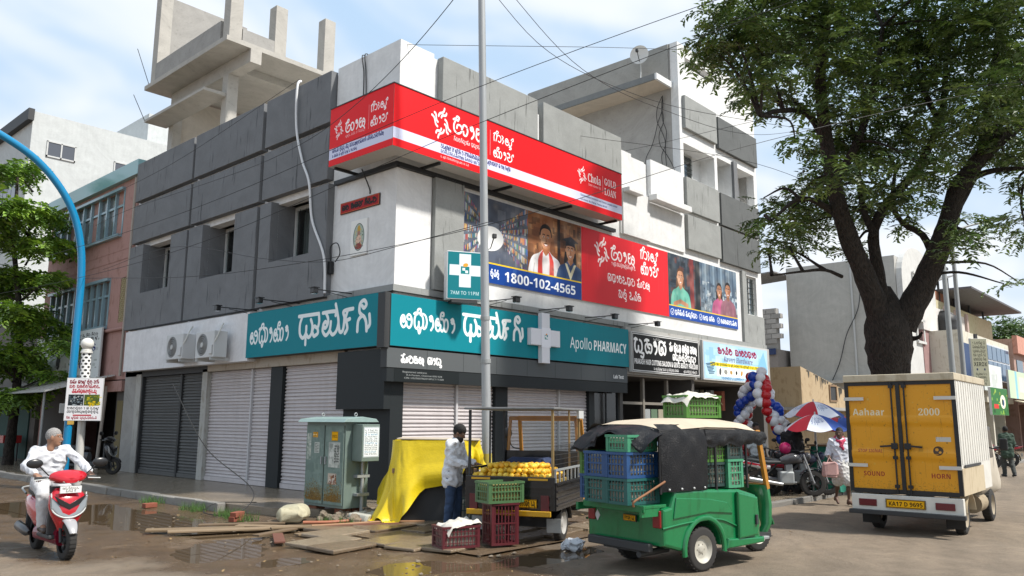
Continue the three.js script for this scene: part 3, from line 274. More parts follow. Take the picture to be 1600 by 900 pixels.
// raised pavement along the shaded facade, kerb stones one by one
const paveM = mat(L3(0.25, 0.205, 0.15), { map: texConc, roughness: 0.5, roughnessMap: texScuff, bumpMap: rept(texFine, 1.5), bumpScale: 0.01 });
{
  const pv = struct('pavement', [poly([[-2.62, 40], [0.1, 40], [0.1, 0.3], [-0.6, 0.9], [-1.7, 0.75], [-2.45, -0.6], [-2.62, -1.6]].map(([a, b]) => [a, -b]), [], 0.15).rotateX(-Math.PI / 2)].map((g) => g), paveM);
  pv.geometry.dispose(); const s = new THREE.Shape([[-2.62, 1.7], [-2.4, 0.4], [-1.9, -0.3], [-1.2, -0.6], [0.1, -0.5], [0.1, 40], [-2.62, 40]].map((p) => new THREE.Vector2(...p))); const g = new THREE.ExtrudeGeometry(s, { depth: 0.145, bevelEnabled: false }); g.rotateX(-Math.PI / 2); pv.geometry = uvm(g);
  const r = rngOf(5), km = [0.30, 0.26, 0.34].map((k) => mat(L3(k, k * 0.95, k * 0.86), { map: texConc, roughness: 0.85, bumpMap: rept(texFine, 2), bumpScale: 0.012 }));
  for (let z = -1.8; z > -30; ) { const l = 0.8 + r() * 0.25; const k = M('kerb_stone', jitter(new RoundedBoxGeometry(0.17, 0.2, l - 0.025, 2, 0.02), 0.012, 5, z), km[Math.floor(r() * 3)], pv); k.position.set(-2.71 + (r() - 0.5) * 0.03, 0.06 + (r() - 0.5) * 0.02, z - l / 2); k.rotation.y = (r() - 0.5) * 0.02; z -= l; }
  // forecourt of the sunny side: stone flags
  const fc = struct('forecourt', uvm(box(1.6, 60, -0.1, 0.1, -0.5, 5.7)), paveM);
  for (let x = 1.7; x < 40; ) { const l = 0.9 + r() * 0.2; const k = M('kerb_stone', jitter(new RoundedBoxGeometry(l - 0.025, 0.2, 0.17, 2, 0.02), 0.012, 5, x), km[Math.floor(r() * 3)], fc); k.position.set(x + l / 2, 0.02 + (r() - 0.5) * 0.02, 5.78 + (r() - 0.5) * 0.03); x += l; }
  const fm = [[0.25, 0.19, 0.125], [0.21, 0.155, 0.10], [0.30, 0.235, 0.16], [0.17, 0.12, 0.075]].map((c) => mat(L3(...c), { map: texConc, roughness: 0.42, roughnessMap: texScuff, bumpMap: rept(texFine, 2), bumpScale: 0.012 }));
  const flags = struct('flagstone_paving', uvm(new THREE.PlaneGeometry(4.6, 5.4).rotateX(-Math.PI / 2).translate(-0.7, 0.018, 2.9)), fm[3]);
  for (let row = 0; row < 8; row++) for (let x = -4.3; x < 1.5; ) { const l = 0.55 + r() * 0.65, z = 0.85 + row * 0.58, cx = x + l / 2; x += l; if (-cx > 2.2 + 0.5 * Math.min(row, 8 - row) + 0.35 * r() || (cx < -1.2 && row < 2) || r() < 0.07) continue; const k = M('flagstone', uvm(jitter(new RoundedBoxGeometry(l - 0.03, 0.05, 0.55, 1, 0.014), 0.014, 4, x * 3 + row)), fm[Math.floor(r() * 4)], flags); k.position.set(cx, 0.022 + r() * 0.014, z + (r() - 0.5) * 0.03); k.rotation.set((r() - 0.5) * 0.03, 0.12 + (r() - 0.5) * 0.05, (r() - 0.5) * 0.03); }
}
// ================= main corner building =================
const bld = thing('corner_building', 'white and grey corner building with panelled facades and shops below', 'building');
const BP = (n, g, m) => M(n, g, m, bld), BPs = (n, list, m) => list.forEach((g) => BP(n, g, m));
// right facade wall in pieces (u = x, outward = +z)
const recess = (x0, x1, y0, y1, d = 0.62) => { // the lining of a recessed window bay
  return [box(x0 - 0.02, x0, y0, y1, -d, -0.3), box(x1, x1 + 0.02, y0, y1, -d, -0.3), box(x0, x1, y1, y1 + 0.02, -d, -0.3), box(x0, x1, y0 - 0.02, y0, -d, -0.3)]; };
BP('wall', [
  poly(rect(0, 12.5, 4.6, 8.95), [], 0.3).translate(0, 0, -0.3),
  poly([[0, 8.95], [8.62, 8.95], [8.62, 10.33], [0, 10.33]], [], 0.3).translate(0, 0, -0.3),
  poly([[8.62, 8.95], [12.5, 8.95], [12.5, 10.0], [10.2, 10.0], [10.2, 10.04], [9.46, 10.04], [9.46, 10.14], [8.62, 10.14]], [], 0.25).translate(0, 0, -0.28),
  poly(rect(12.5, 18.45, 4.6, 15.1), [rect(12.72, 14.95, 10.15, 11.4), rect(15.16, 16.28, 10.12, 11.48), rect(16.62, 18.2, 10.12, 11.48), rect(13.0, 15.1, 14.35, 14.68), rect(17.1, 17.98, 5.8, 7.3)], 0.3).translate(0, 0, -0.3),
  box(0, 18.45, 3.15, 4.6, -0.3, -0.02),
  ...recess(12.72, 14.95, 10.15, 11.4), ...recess(15.16, 16.28, 10.12, 11.48), ...recess(16.62, 18.2, 10.12, 11.48),
  box(8.7, 12.5, 7.42, 8.7, 0, 0.06), box(8.75, 10.25, 7.42, 8.85, 0.06, 0.12), box(10.35, 12.42, 8.95, 10.16, -0.03, 0.12),
], MT.white);
// left facade wall (u = z, outward = -x)
BP('wall', [LF(poly(rect(-13.65, 0.0, 4.6, 10.28), [rect(-12.5, -10.55, 5.8, 7.4), rect(-8.52, -6.68, 5.8, 7.38), rect(-4.82, -3.02, 5.8, 7.38)], 0.3).translate(0, 0, -0.3)),
  LF(box(-13.65, 0, 3.15, 4.6, -0.3, -0.02))], MT.whiteClean);
// closed back, roofs, floors
BP('wall', [box(0.3, 18.45, 0.15, 9, -14, -13.7), box(18.15, 18.44, 0.15, 15.08, -13.7, -0.31), box(12.6, 18.44, 9, 15.08, -7.25, -7), box(0.02, 0.3, 0.15, 4.6, -13.64, -12.3)], MT.concDark);
BP('roof_slab', [box(0.31, 12.5, 8.8, 8.98, -13.69, -0.31), box(12.82, 18.14, 12.0, 12.15, -6.99, -0.66), box(12.81, 18.14, 14.8, 15.0, -6.99, -0.31)], MT.conc);
BP('floor_slab', [box(0.31, 18.14, 4.4, 4.58, -13.69, -0.31), box(0.31, 18.14, 8.0, 8.2, -13.69, -0.31)], MT.interior);
BP('corner_block', [box(-0.03, 1.0, 4.72, 10.42, -0.25, 0.03), box(-0.03, 0.25, 4.72, 10.42, -2.36, -0.25)], MT.whiteClean);
BP('ledge', [box(-0.12, 18.4, 4.56, 4.7, 0.002, 0.12), LF(box(-2.3, 0.118, 4.56, 4.7, 0.002, 0.118))], MT.grayLight);
// grey cladding panels
for (const [z0, z1] of [[-13.5, -9.5], [-9.36, -5.52], [-5.36, -2.4]]) {
  BP('cladding_panel', LF(box(z0, z1, 9.0, 10.34, 0.002, 0.2, 0.012)), MT.gray);
  BP('cladding_panel', LF(box(z0, z1, 7.55, 8.86, 0.002, 0.2, 0.012)), MT.gray);
}
[[-13.5, -9.5, -12.5, -10.55], [-9.36, -5.52, -8.52, -6.68], [-5.36, -2.3, -4.82, -3.02]].forEach(([z0, z1, a, b], i) => {
  BP('window_panel', LF(poly([[z0, 4.66], [z1, 4.66], [z1, 7.42], [b, 7.42], [b, 5.8], [a, 5.8], [a, 7.42], [z0, 7.42]], [], 0.22).translate(0, 0, 0.002)), MT.gray);
  BP('window_reveal', [LF(box(a - 0.02, a + 0.004, 5.8, 7.42, -0.56, 0.0)), LF(box(a, b, 5.78, 5.804, -0.56, 0))], MT.gray);
  const w = BP('window', [LF(box(a, b, 7.3, 7.4, -0.56, -0.5)), LF(box(a, b, 5.81, 5.87, -0.56, -0.5)), LF(box(a, a + 0.07, 5.87, 7.3, -0.56, -0.5)), LF(box(b - 0.07, b, 5.87, 7.3, -0.56, -0.5)), LF(box((a + b) / 2 - 0.04, (a + b) / 2 + 0.04, 5.87, 7.3, -0.56, -0.48))], MT.alu);
  for (const [p, q] of [[a + 0.07, (a + b) / 2 - 0.04], [(a + b) / 2 + 0.04, b - 0.07]]) M('pane', LF(box(p, q, 5.87, 7.3, -0.545, -0.535)), MT.glass, w);
  const gr = []; for (let k = 1; k < 6; k++) gr.push(LF(bar([lerp(a, b, k / 6), 5.85, -0.46], [lerp(a, b, k / 6), 7.3, -0.46], 0.009, 0.009, 5))); M('grille', gr, MT.dark, w);
  M('curtain', LF(box(a + 0.1, a + 0.75, 5.9, 7.3, -0.75, -0.73)), mat(L3(0.16, 0.16, 0.15)), w);
});
// parapet and tower panels on the right facade
BP('parapet_panel', box(1.14, 4.62, 8.7, 10.36, 0.002, 0.2, 0.012), MT.grayLight);
BP('parapet_panel', box(4.86, 8.58, 8.7, 10.38, 0.002, 0.2, 0.012), MT.grayLight);
BP('drain_pipe', bar([4.74, 8.6, 0.08], [4.74, 10.0, 0.08], 0.045), MT.whiteClean);
BP('pilaster', box(1.04, 1.97, 4.72, 7.42, 0.002, 0.14, 0.01), MT.grayLight);
for (const [x0, x1, y0, y1, m] of [[12.7, 15.0, 11.92, 13.12, 'grayLight'], [15.12, 18.34, 11.82, 13.04, 'grayDark'], [12.64, 14.98, 8.92, 10.13, 'grayLight'], [12.64, 14.98, 7.58, 8.78, 'grayLight'], [15.12, 18.26, 8.88, 10.1, 'grayDark'], [15.1, 18.2, 7.5, 8.8, 'grayDark']]) BP('cladding_panel', box(x0, x1, y0, y1, 0.002, 0.13, 0.012), MT[m]);
BP('mullion', box(16.3, 16.6, 10.1, 11.6, 0.002, 0.1), MT.gray);
BP('pilaster', box(16.98, 18.38, 4.71, 5.78, 0.002, 0.08), MT.grayLight);
BP('pilaster', box(16.62, 16.96, 4.71, 7.4, 0.002, 0.1), MT.grayLight);
BP('balcony_ledge', box(10.2, 12.42, 8.74, 8.94, 0.12, 0.42, 0.02), MT.whiteClean);
BP('balcony_ledge', box(8.75, 9.55, 8.72, 8.86, 0.12, 0.36, 0.02), MT.whiteClean);
const towerWin = (x0, x1, y0, y1, z, n) => { const fr = [box(x0, x1, y1 - 0.06, y1, z, z + 0.05), box(x0, x1, y0, y0 + 0.05, z, z + 0.05)]; for (let k = 0; k <= n; k++) { const q = lerp(x0, x1 - 0.05, k / n); fr.push(box(q, q + 0.05, y0 + 0.05, y1 - 0.06, z, z + 0.05)); } const w = BP('window', fr, MT.alu); for (let k = 0; k < n; k++) M('pane', box(lerp(x0, x1 - 0.05, k / n) + 0.05, lerp(x0, x1 - 0.05, (k + 1) / n), y0 + 0.05, y1 - 0.06, z + 0.02, z + 0.028), MT.glass, w); const g = []; for (let k = 1; k < 7; k++) g.push(box(x0 + 0.05, x1 - 0.05, lerp(y0, y1, k / 7), lerp(y0, y1, k / 7) + 0.015, z + 0.06, z + 0.075)); M('grille', g, MT.dark, w); };
towerWin(12.74, 14.3, 10.16, 11.38, -0.6, 2); towerWin(15.18, 16.0, 10.14, 11.46, -0.6, 2); towerWin(16.64, 17.6, 10.14, 11.46, -0.6, 2); towerWin(17.1, 17.98, 5.8, 7.3, -0.15, 2);
BPs('bay_wall', [box(14.3, 14.96, 10.15, 11.4, -0.62, -0.6), box(16.0, 16.3, 10.14, 11.46, -0.62, -0.6), box(17.6, 18.2, 10.14, 11.46, -0.62, -0.6)], MT.white);
// upper storey side wall above the terrace
BP('terrace_wall', [poly([[-7, 9], [-0.31, 9], [-0.31, 15.1], [-7, 15.1]], [rect(-2.0, -0.9, 14.4, 14.62)], 0.3).rotateY(-Math.PI / 2).translate(12.8, 0, 0)], plaster(L3(0.40, 0.385, 0.36), texConc));
BP('terrace_wall_band', box(12.44, 12.5, 13.75, 15.08, -6.9, -0.35), plaster(L3(0.33, 0.33, 0.31), texConc));
BP('canopy_slab', box(11.5, 12.498, 13.42, 13.58, -5.9, -0.3), plaster(L3(0.62, 0.53, 0.43)));
BP('canopy_edge', box(11.44, 12.5, 13.4, 13.62, -0.298, -0.22), MT.white); BP('canopy_edge', box(11.44, 11.498, 13.4, 13.62, -5.9, -0.298), plaster(L3(0.2, 0.21, 0.21)));
// ground floor
const shutter = (u0, u1, y0, y1, w, m, left, pitch = 0.088) => { const H = y1 - y0, n = Math.round(H / pitch) * 4, g = new THREE.PlaneGeometry(u1 - u0, H, 1, n); g.translate((u0 + u1) / 2, (y0 + y1) / 2, w); const p = g.attributes.position; for (let i = 0; i < p.count; i++) { const k = ((p.getY(i) - y0) / H) * (n / 4), f = k - Math.floor(k); p.setZ(i, w + (f < 0.3 ? -0.02 : 0.006 + 0.016 * (1 - f))); } const h = toCreasedNormals(g, 0.3); return BP('shutter', left ? LF(uvm(h)) : uvm(h), m); };
const shW = mat(L3(0.56, 0.52, 0.52), { roughness: 0.5, map: texPlaster }), shD = mat(L3(0.10, 0.102, 0.10), { roughness: 0.6, map: texConc });
for (const [a, b, m] of [[-12.24, -9.78, shD], [-9.66, -8.34, shD], [-8.02, -5.8, shW], [-5.72, -4.78, shW], [-4.22, -1.62, shW]]) { const s = shutter(a, b, 0.15, 3.12, -0.1, m, true); M('bottom_rail', LF(box(a, b, 0.155, 0.27, -0.09, -0.06)), m, s); }
for (const [a, b] of [[0.3, 1.96], [2.04, 3.24], [3.7, 5.74], [5.82, 7.04]]) { const s = shutter(a, b, 0.15, 2.66, -0.1, shW, false); M('bottom_rail', box(a, b, 0.155, 0.27, -0.09, -0.06), shW, s); }
BPs('shutter_guide', [LF(box(-9.77, -9.67, 0.15, 3.12, -0.12, -0.04)), LF(box(-12.32, -12.25, 0.15, 3.12, -0.12, 0.0))], MT.dark);
BPs('shutter_guide', [LF(box(-5.79, -5.73, 0.15, 3.12, -0.12, -0.04)), box(1.97, 2.03, 0.15, 2.66, -0.12, -0.04), box(5.75, 5.81, 0.15, 2.66, -0.12, -0.04)], mat(L3(0.5, 0.49, 0.5), { roughness: 0.5 }));
BPs('pillar', [LF(box(-8.33, -8.03, 0.15, 3.2, -0.25, 0.02)), LF(box(-12.7, -12.33, 0.15, 3.2, -0.25, 0.02))], plaster(L3(0.42, 0.42, 0.40), texGrime));
BPs('pillar', [LF(box(-4.77, -4.23, 0.15, 3.15, -0.2, 0.0)), box(3.25, 3.69, 0.15, 2.9, -0.2, 0.0), box(7.05, 7.3, 0.15, 2.9, -0.2, 0.0)], MT.anthracite);
BP('corner_pillar', [box(-0.06, 0.29, 0.15, 2.9, -1.58, 0.06)], MT.anthracite);
BP('corner_fascia', [LF(box(-1.62, 0.06, 2.03, 3.3, 0.062, 0.24))], MT.anthracite);
BPs('lintel', [LF(box(-8.0, -1.62, 3.12, 3.4, -0.12, 0.05)), LF(box(-8.02, -1.62, 3.4, 3.46, -0.1, 0.24))], plaster(L3(0.42, 0.37, 0.31), texGrime));
BPs('lintel', [box(0.3, 8.62, 2.67, 3.14, -0.25, 0.03), LF(box(-12.3, -8.02, 3.12, 3.3, -0.25, 0.02))], MT.dark);
BP('sunshade', [LF(box(-13.1, -5.46, 3.29, 4.56, 0.02, 0.3, 0.008))], plaster(L3(0.79, 0.79, 0.8)));
BP('sunshade', [box(8.62, 18.4, 3.16, 4.55, 0.0, 0.2)], plaster(L3(0.4, 0.4, 0.39), texGrime));
// shop interiors
BPs('shop_partition', [box(7.2, 7.3, 0.15, 3.14, -4, -0.2), box(8.55, 8.7, 0.15, 3.14, -4, 0.0), box(12.55, 12.75, 0.15, 3.14, -4, 0.1), box(18.1, 18.4, 0.15, 4.5, -4, -0.0), box(7.2, 18.1, 0.15, 3.14, -4.1, -4), box(7.2, 18.1, 3.14, 3.2, -4, -0.3), LF(box(-13.6, -12.7, 0.15, 3.2, -0.4, -0.35))], MT.interior);
BP('glass_door', [box(7.31, 7.36, 0.16, 2.7, -0.1, -0.06), box(7.92, 7.98, 0.16, 2.7, -0.1, -0.06), box(8.48, 8.54, 0.16, 2.7, -0.1, -0.06), box(7.31, 8.54, 2.62, 2.7, -0.1, -0.06)], MT.anthracite);
BPs('door_pane', [box(7.36, 7.92, 0.17, 2.62, -0.085, -0.075), box(7.98, 8.48, 0.17, 2.62, -0.085, -0.075)], mat(L3(0.25, 0.3, 0.32), { phys: true, transmission: 1, thickness: 0, roughness: 0.04 }));
BPs('salon_front', [box(8.7, 8.78, 0.15, 3.1, -0.3, -0.2), box(10.1, 10.2, 0.15, 3.1, -0.3, -0.2), box(11.5, 11.6, 0.15, 3.1, -0.3, -0.2), box(8.7, 12.55, 2.3, 2.38, -0.28, -0.22), box(10.2, 11.5, 0.15, 1.0, -0.28, -0.24)], mat(L3(0.2, 0.18, 0.15), { roughness: 0.5 }));
{ const r = rngOf(300), cols = [[0.3, 0.27, 0.2], [0.15, 0.2, 0.28], [0.35, 0.12, 0.08], [0.28, 0.3, 0.3], [0.1, 0.16, 0.1]].map((c) => mat(L3(...c)));
  for (let s = 0; s < 3; s++) BPs('shelf', [box(12.9, 18, 0.7 + s * 0.7, 0.74 + s * 0.7, -3.6, -3.1), box(9, 12.4, 0.7 + s * 0.7, 0.74 + s * 0.7, -3.8, -3.4)], MT.wood);
  for (let i = 0; i < 26; i++) { const x = 12.95 + r() * 5, s = Math.floor(r() * 3), w = 0.15 + r() * 0.3; BP('carton', box(x, x + w, 0.745 + s * 0.7, 0.9 + s * 0.7 + r() * 0.3, -3.5, -3.2), cols[i % 5]); }
  for (let i = 0; i < 12; i++) { const x = 13 + r() * 5; BP('hanging_ware', box(x, x + 0.1 + r() * 0.2, 2.2 + r() * 0.2, 2.95, -1.5 - r(), -1.3), cols[(i * 3) % 5]); }
  for (let i = 0; i < 6; i++) { const x = 10.25 + (i % 3) * 0.42, y = 1.05 + Math.floor(i / 3) * 0.6; BP('salon_poster', box(x, x + 0.36, y, y + 0.52, -0.3, -0.28), cols[i % 5]); }
}
// ---------- unfinished concrete frame on the terrace ----------
BP('frame_column', [box(0.75, 1.12, 8.98, 12.75, -9.85, -9.5, 0.01)], MT.conc);
BP('frame_column', [box(0.78, 1.1, 8.98, 12.75, -13.65, -13.3, 0.01)], MT.conc);
BP('frame_column', [box(4.6, 4.95, 8.98, 13.2, -9.8, -9.45, 0.01)], MT.conc);
BP('frame_beam', box(0.78, 1.16, 12.75, 13.2, -13.6, -8.22, 0.01), MT.conc);
BP('frame_slab', box(-0.02, 5.1, 13.2, 13.36, -14.0, -8.24, 0.01), MT.conc);
BP('frame_beam', box(1.16, 5.0, 12.95, 13.2, -9.9, -9.55, 0.01), MT.conc);
BP('frame_canopy', poly([[0.0, 0], [0.78, 0], [0.78, 0.12], [0, 0.09]], [], 4.25).translate(0, 11.98, -13.82), MT.conc);
BPs('frame_upstand', [box(0.02, 0.14, 13.36, 14.0, -13.3, -8.75), box(0.5, 1.75, 13.36, 13.75, -8.42, -8.26), box(0.5, 3.6, 13.36, 16.9, -13.95, -13.8)], MT.concDark);
for (const [x, z, h] of [[0.05, -8.65, 18], [0.05, -13.7, 18], [1.6, -8.65, 15.0], [3.52, -8.75, 15.35]]) BP('frame_column', box(x, x + 0.42, 13.36, h, z, z + 0.4, 0.01), MT.conc);
BP('frame_wall', [box(1.1, 4.6, 8.98, 13.1, -13.62, -13.4)], MT.cream);
BPs('rebar', [bar([0.1, 13.4, -13.9], [-0.4, 14.6, -13.9], 0.012, 0.012, 5), bar([0.0, 12.05, -13.8], [-0.4, 12.9, -13.9], 0.012, 0.012, 5)], MT.dark);
// ================= signs and fittings on the building =================
function signBox(name, label, cat, w, h, t, mid, tex, side, opt = {}) { // centred on mid; side 'R' faces +z, 'L' faces -x
  const o = thing(name, label, cat, mid, side === 'L' ? -Math.PI / 2 : 0, opt.group);
  M('casing', box(-w / 2, w / 2, -h / 2, h / 2, -t, 0, 0.01), opt.casing ?? MT.dark, o);
  M('printed_face', face(w - (opt.m ?? 0.02), h - (opt.m ?? 0.02)).translate(0, 0, 0.004), faceMat(tex, opt.rough ?? 0.35), o);
  return o;
}
signBox('pharmacy_signboard', 'teal pharmacy signboard in Kannada on the shaded side, above closed shutters', 'signboard', 5.6, 1.17, 0.24, [-0.3, 3.94, -2.74], TX.tealLeft, 'L');
{ const o = signBox('pharmacy_signboard', 'long teal pharmacy signboard with white cross and English name', 'signboard', 8.94, 1.12, 0.24, [4.15, 3.9, 0.3], TX.tealRight, 'R', {});
  const cr = []; const P = [[-0.13, 0.62], [0.18, 0.62], [0.18, 0.2], [0.6, 0.2], [0.6, -0.22], [0.18, -0.22], [0.18, -0.66], [-0.13, -0.66], [-0.13, -0.22], [-0.55, -0.22], [-0.55, 0.2], [-0.13, 0.2]];
  M('cross', poly(P.map(([a, b]) => [a * 1.0 + 0.47, b]), [], 0.14, 0.01).translate(0, 0, 0.006), mat(L3(0.72, 0.73, 0.78), { roughness: 0.4 }), o);
  M('cross_emblem', face(0.36, 0.5).translate(0.495, -0.01, 0.152), faceMat(TX.cross), o);
  M('corner_post', box(-4.62, -4.48, -0.6, 0.57, -0.24, 0.0), MT.dark, o);
}
{ const o = signBox('shop_fascia', 'grey metal strip reading medical shop in Kannada below the teal sign', 'signboard', 8.94, 0.43, 0.2, [4.1, 3.1, 0.27], TX.strip, 'R', { rough: 0.45 });
  M('address_face', face(1.9, 0.27).translate(-3.3, -0.36, 0.0), faceMat(TX.corner, 0.5), o); M('soffit', box(-4.45, 4.46, -0.5, -0.22, -0.14, -0.004), MT.anthracite, o); }
signBox('salon_signboard', 'black hair saloon signboard with white lettering', 'signboard', 4.0, 1.2, 0.12, [10.68, 3.82, 0.36], TX.salon, 'R', { casing: MT.alu, m: 0.06 });
signBox('hardware_signboard', 'pale blue hardware shop signboard with yellow stripe', 'signboard', 4.95, 1.32, 0.1, [15.28, 3.82, 0.42], TX.kaveri, 'R', { casing: MT.alu, m: 0.1, rough: 0.5 });
{ const o = thing('loan_signboard', 'large red gold loan box sign wrapped round the corner above first floor', 'signboard', [0, 0, 0]);
  M('casing', [box(-0.78, 7.7, 7.5, 8.88, 0.32, 0.77), box(-0.78, -0.3, 7.5, 8.88, -1.5, 0.32)], mat(L3(0.45, 0.43, 0.4), { roughness: 0.6 }), o);
  M('printed_face', face(8.48, 1.38).translate(3.46, 8.19, 0.776), faceMat(TX.cholaR, 0.3), o);
  M('printed_face', LF(face(2.27, 1.38).translate(-0.365, 8.19, 0.786)), faceMat(TX.cholaL, 0.3), o);
  M('edge_trim', [box(-0.8, 7.72, 8.88, 8.9, 0.3, 0.79), box(-0.8, -0.3, 8.88, 8.9, -1.5, 0.3)], MT.dark, o);
  M('support_frame', [box(-0.1, 8.3, 7.36, 7.46, 0.04, 0.14), box(-0.14, -0.04, 7.36, 7.46, -2.2, 0.14), ...[0.6, 3, 5.4, 7.5].map((x) => box(x, x + 0.06, 7.44, 7.5, 0.04, 0.7)), box(-0.7, -0.04, 7.44, 7.5, -1.4, -1.34)], MT.black, o);
}
for (const [t, x0, x1, l] of [['posterA', 1.99, 6.7, 'window poster of man with graduate and phone number'], ['posterB', 6.7, 11.38, 'red gold loan window poster in Kannada lettering'], ['posterC', 11.38, 16.22, 'window poster of woman with folded arms and smiling couple']]) signBox('window_poster', l, 'poster', x1 - x0 - 0.004, 2.14, 0.03, [(x0 + x1) / 2, 6.2, 0.04], TX[t], 'R', { m: 0.01, rough: 0.22, casing: MT.alu });
{ const o = thing('hours_lightbox', 'small box sign with pharmacy cross and opening hours', 'sign', [1.42, 5.02, 0.75], -0.5); M('casing', box(-0.42, 0.42, -0.55, 0.55, -0.26, 0, 0.01), mat(L3(0.6, 0.62, 0.64), { roughness: 0.5 }), o); M('printed_face', face(0.8, 1.06).translate(0, 0, 0.004), faceMat(TX.hours), o); M('bracket', [box(-0.05, 0.05, -0.6, -0.5, -0.72, -0.1), box(-0.3, 0.3, -0.62, -0.56, -0.3, -0.0)], MT.dark, o); }
signBox('name_plate', 'dark red house name plate with black Kannada letters', 'name plate', 1.48, 0.28, 0.03, [-0.062, 6.74, -1.26], TX.nameplate, 'L');
signBox('wall_picture', 'oval painted picture tile on the white corner wall', 'picture', 0.62, 0.85, 0.03, [-0.062, 5.95, -1.24], TX.oval, 'L', { casing: MT.whiteClean });
// air conditioners
{ const grillT = cv(256, 256, (x, w, h) => { fill(x, '#6f7578', 0, 0, w, h); for (let i = 0; i < 32; i++) fill(x, i % 2 ? '#4a5053' : '#8b9193', 0, i * 8, w, 5); });
  const ac = thing('air_conditioner', 'white air conditioner unit farther from the teal sign on white band', 'air conditioner', [-0.32, 3.42, -8.5], -Math.PI / 2, 'air conditioner units on the white band');
  const cw = mat(L3(0.55, 0.56, 0.56), { roughness: 0.5 });
  M('cabinet', box(-0.5, 0.5, 0.02, 0.72, 0.12, 0.5, 0.02), cw, ac); M('side_grille', face(0.34, 0.66).rotateY(-Math.PI / 2).translate(-0.502, 0.37, 0.31), faceMat(grillT, 0.6), ac);
  M('fan_grille', [...[0.08, 0.14, 0.2, 0.26].map((r) => new THREE.TorusGeometry(r, 0.008, 5, 24).translate(-0.13, 0.37, 0.505)), new THREE.CylinderGeometry(0.06, 0.06, 0.02, 12).rotateX(Math.PI / 2).translate(-0.13, 0.37, 0.505)], MT.alu, ac); M('fan_well', new THREE.CircleGeometry(0.29, 24).translate(-0.13, 0.37, 0.502), MT.dark, ac);
  M('valve_cover', box(0.32, 0.46, 0.1, 0.35, 0.5, 0.54, 0.02), cw, ac); M('bracket', [box(-0.4, -0.36, -0.05, 0.02, 0, 0.52), box(0.36, 0.4, -0.05, 0.02, 0, 0.52)], MT.alu, ac);
  M('hose', tube([[0.4, 0.3, 0.5], [0.52, 0.5, 0.45], [0.5, 0.85, 0.3], [0.2, 0.95, 0.1], [-0.1, 0.88, 0.02]], 0.022, 24, 6), mat(L3(0.62, 0.62, 0.58)), ac);
  copy(ac, [-0.32, 3.38, -6.75], -Math.PI / 2, 'white air conditioner unit next to the teal sign on white band');
}
// sign flood lamps on bracket arms
const lampArm = (pos, turn) => { const o = thing('sign_floodlight', turn ? 'black flood lamp on bracket arm above the shaded Kannada-only signboard' : 'black flood lamp on bracket arm above the long sunlit signboard', 'lamp', pos, turn, turn ? 'flood lamps above the shaded pharmacy sign' : 'flood lamps above the sunlit signs'); M('arm', [bar([0, 0.02, -0.58], [0, 0, 0.48], 0.013), bar([0, -0.1, -0.55], [0, -0.02, 0.2], 0.008)], MT.black, o); M('lamp_head', [box(-0.08, 0.08, -0.1, 0.03, 0.46, 0.58, 0.02), box(-0.1, 0.1, 0.02, 0.04, 0.44, 0.6)], MT.blackGloss, o); M('lens', box(-0.07, 0.07, -0.106, -0.1, 0.47, 0.57), MT.glass, o); };
for (const z of [-5.6, -3.6, -1.35]) lampArm([-0.6, 4.62, z], -Math.PI / 2);
for (const x of [2.75, 4.75, 6.75, 8.9]) lampArm([x, 4.62, 0.6], 0);
// satellite dishes
const dish = (label, pos, turn, tilt, s, hub) => { const o = thing('satellite_dish', label, 'satellite dish', pos, turn); const pr = []; for (let i = 0; i <= 10; i++) pr.push(new THREE.Vector2((0.45 * s * i) / 10, 0.1 * s * (i / 10) ** 2)); const d = new THREE.LatheGeometry(pr, 28); const back = d.clone().translate(0, -0.012, 0); M('reflector', join([d, back]).rotateX(Math.PI / 2 + tilt), mat(L3(0.62, 0.62, 0.6), { roughness: 0.5, side: THREE.DoubleSide }), o); M('feed_arm', bar([0, -0.35 * s, 0.05], [0, 0.0, 0.5 * s], 0.014), MT.dark, o); M('receiver', box(-0.05, 0.05, -0.05, 0.06, 0.45 * s, 0.58 * s, 0.02), MT.dark, o); M('mast', hub.map(([a, b]) => bar(a, b, 0.025)), MT.galv, o); return o; };
dish('white satellite dish fixed in front of the bookshelf poster', [2.42, 6.05, 0.55], -0.5, -0.2, 0.72, [[[0, 0, -0.02], [0.1, -0.1, -0.5]]]);
dish('weathered satellite dish on the terrace roof of upper storey', [11.95, 14.75, -1.2], -1.25, 0.1, 0.75, [[[0, 0, -0.02], [0, -0.6, -0.1]], [[0, -0.6, -0.1], [0.0, -1.15, 0]]]);
// white conduit hanging down the dark panels, loose service cable
tag(M('cable_conduit', tube([[-0.14, 10.5, -3.85], [-0.26, 10.4, -3.78], [-0.27, 9.2, -3.75], [-0.27, 8.2, -3.4], [-0.28, 7.6, -3.05], [-0.27, 6.6, -2.85], [-0.26, 5.6, -2.3], [-0.26, 4.72, -2.2]], 0.032, 60, 6), mat(L3(0.68, 0.69, 0.7))), 'white flexible conduit running down the grey panels', 'cable');
tag(M('cable_bundle', join([tube([[0.1, 10.44, -1.25], [-0.05, 10.46, -1.25], [-0.06, 10.0, -1.2], [-0.07, 9.4, -1.15], [-0.1, 8.9, -1.15]], 0.014, 30, 5), tube([[0.1, 10.44, -1.35], [-0.05, 10.46, -1.36], [-0.06, 10.0, -1.28], [-0.07, 9.4, -1.25], [-0.1, 8.9, -1.2]], 0.014, 30, 5), tube([[-0.3, 7.45, -0.9], [-0.05, 7.0, -0.9], [-0.05, 6.92, -0.9]], 0.016, 12, 5)]), MT.black), 'black cables hanging over the white corner parapet', 'cable');
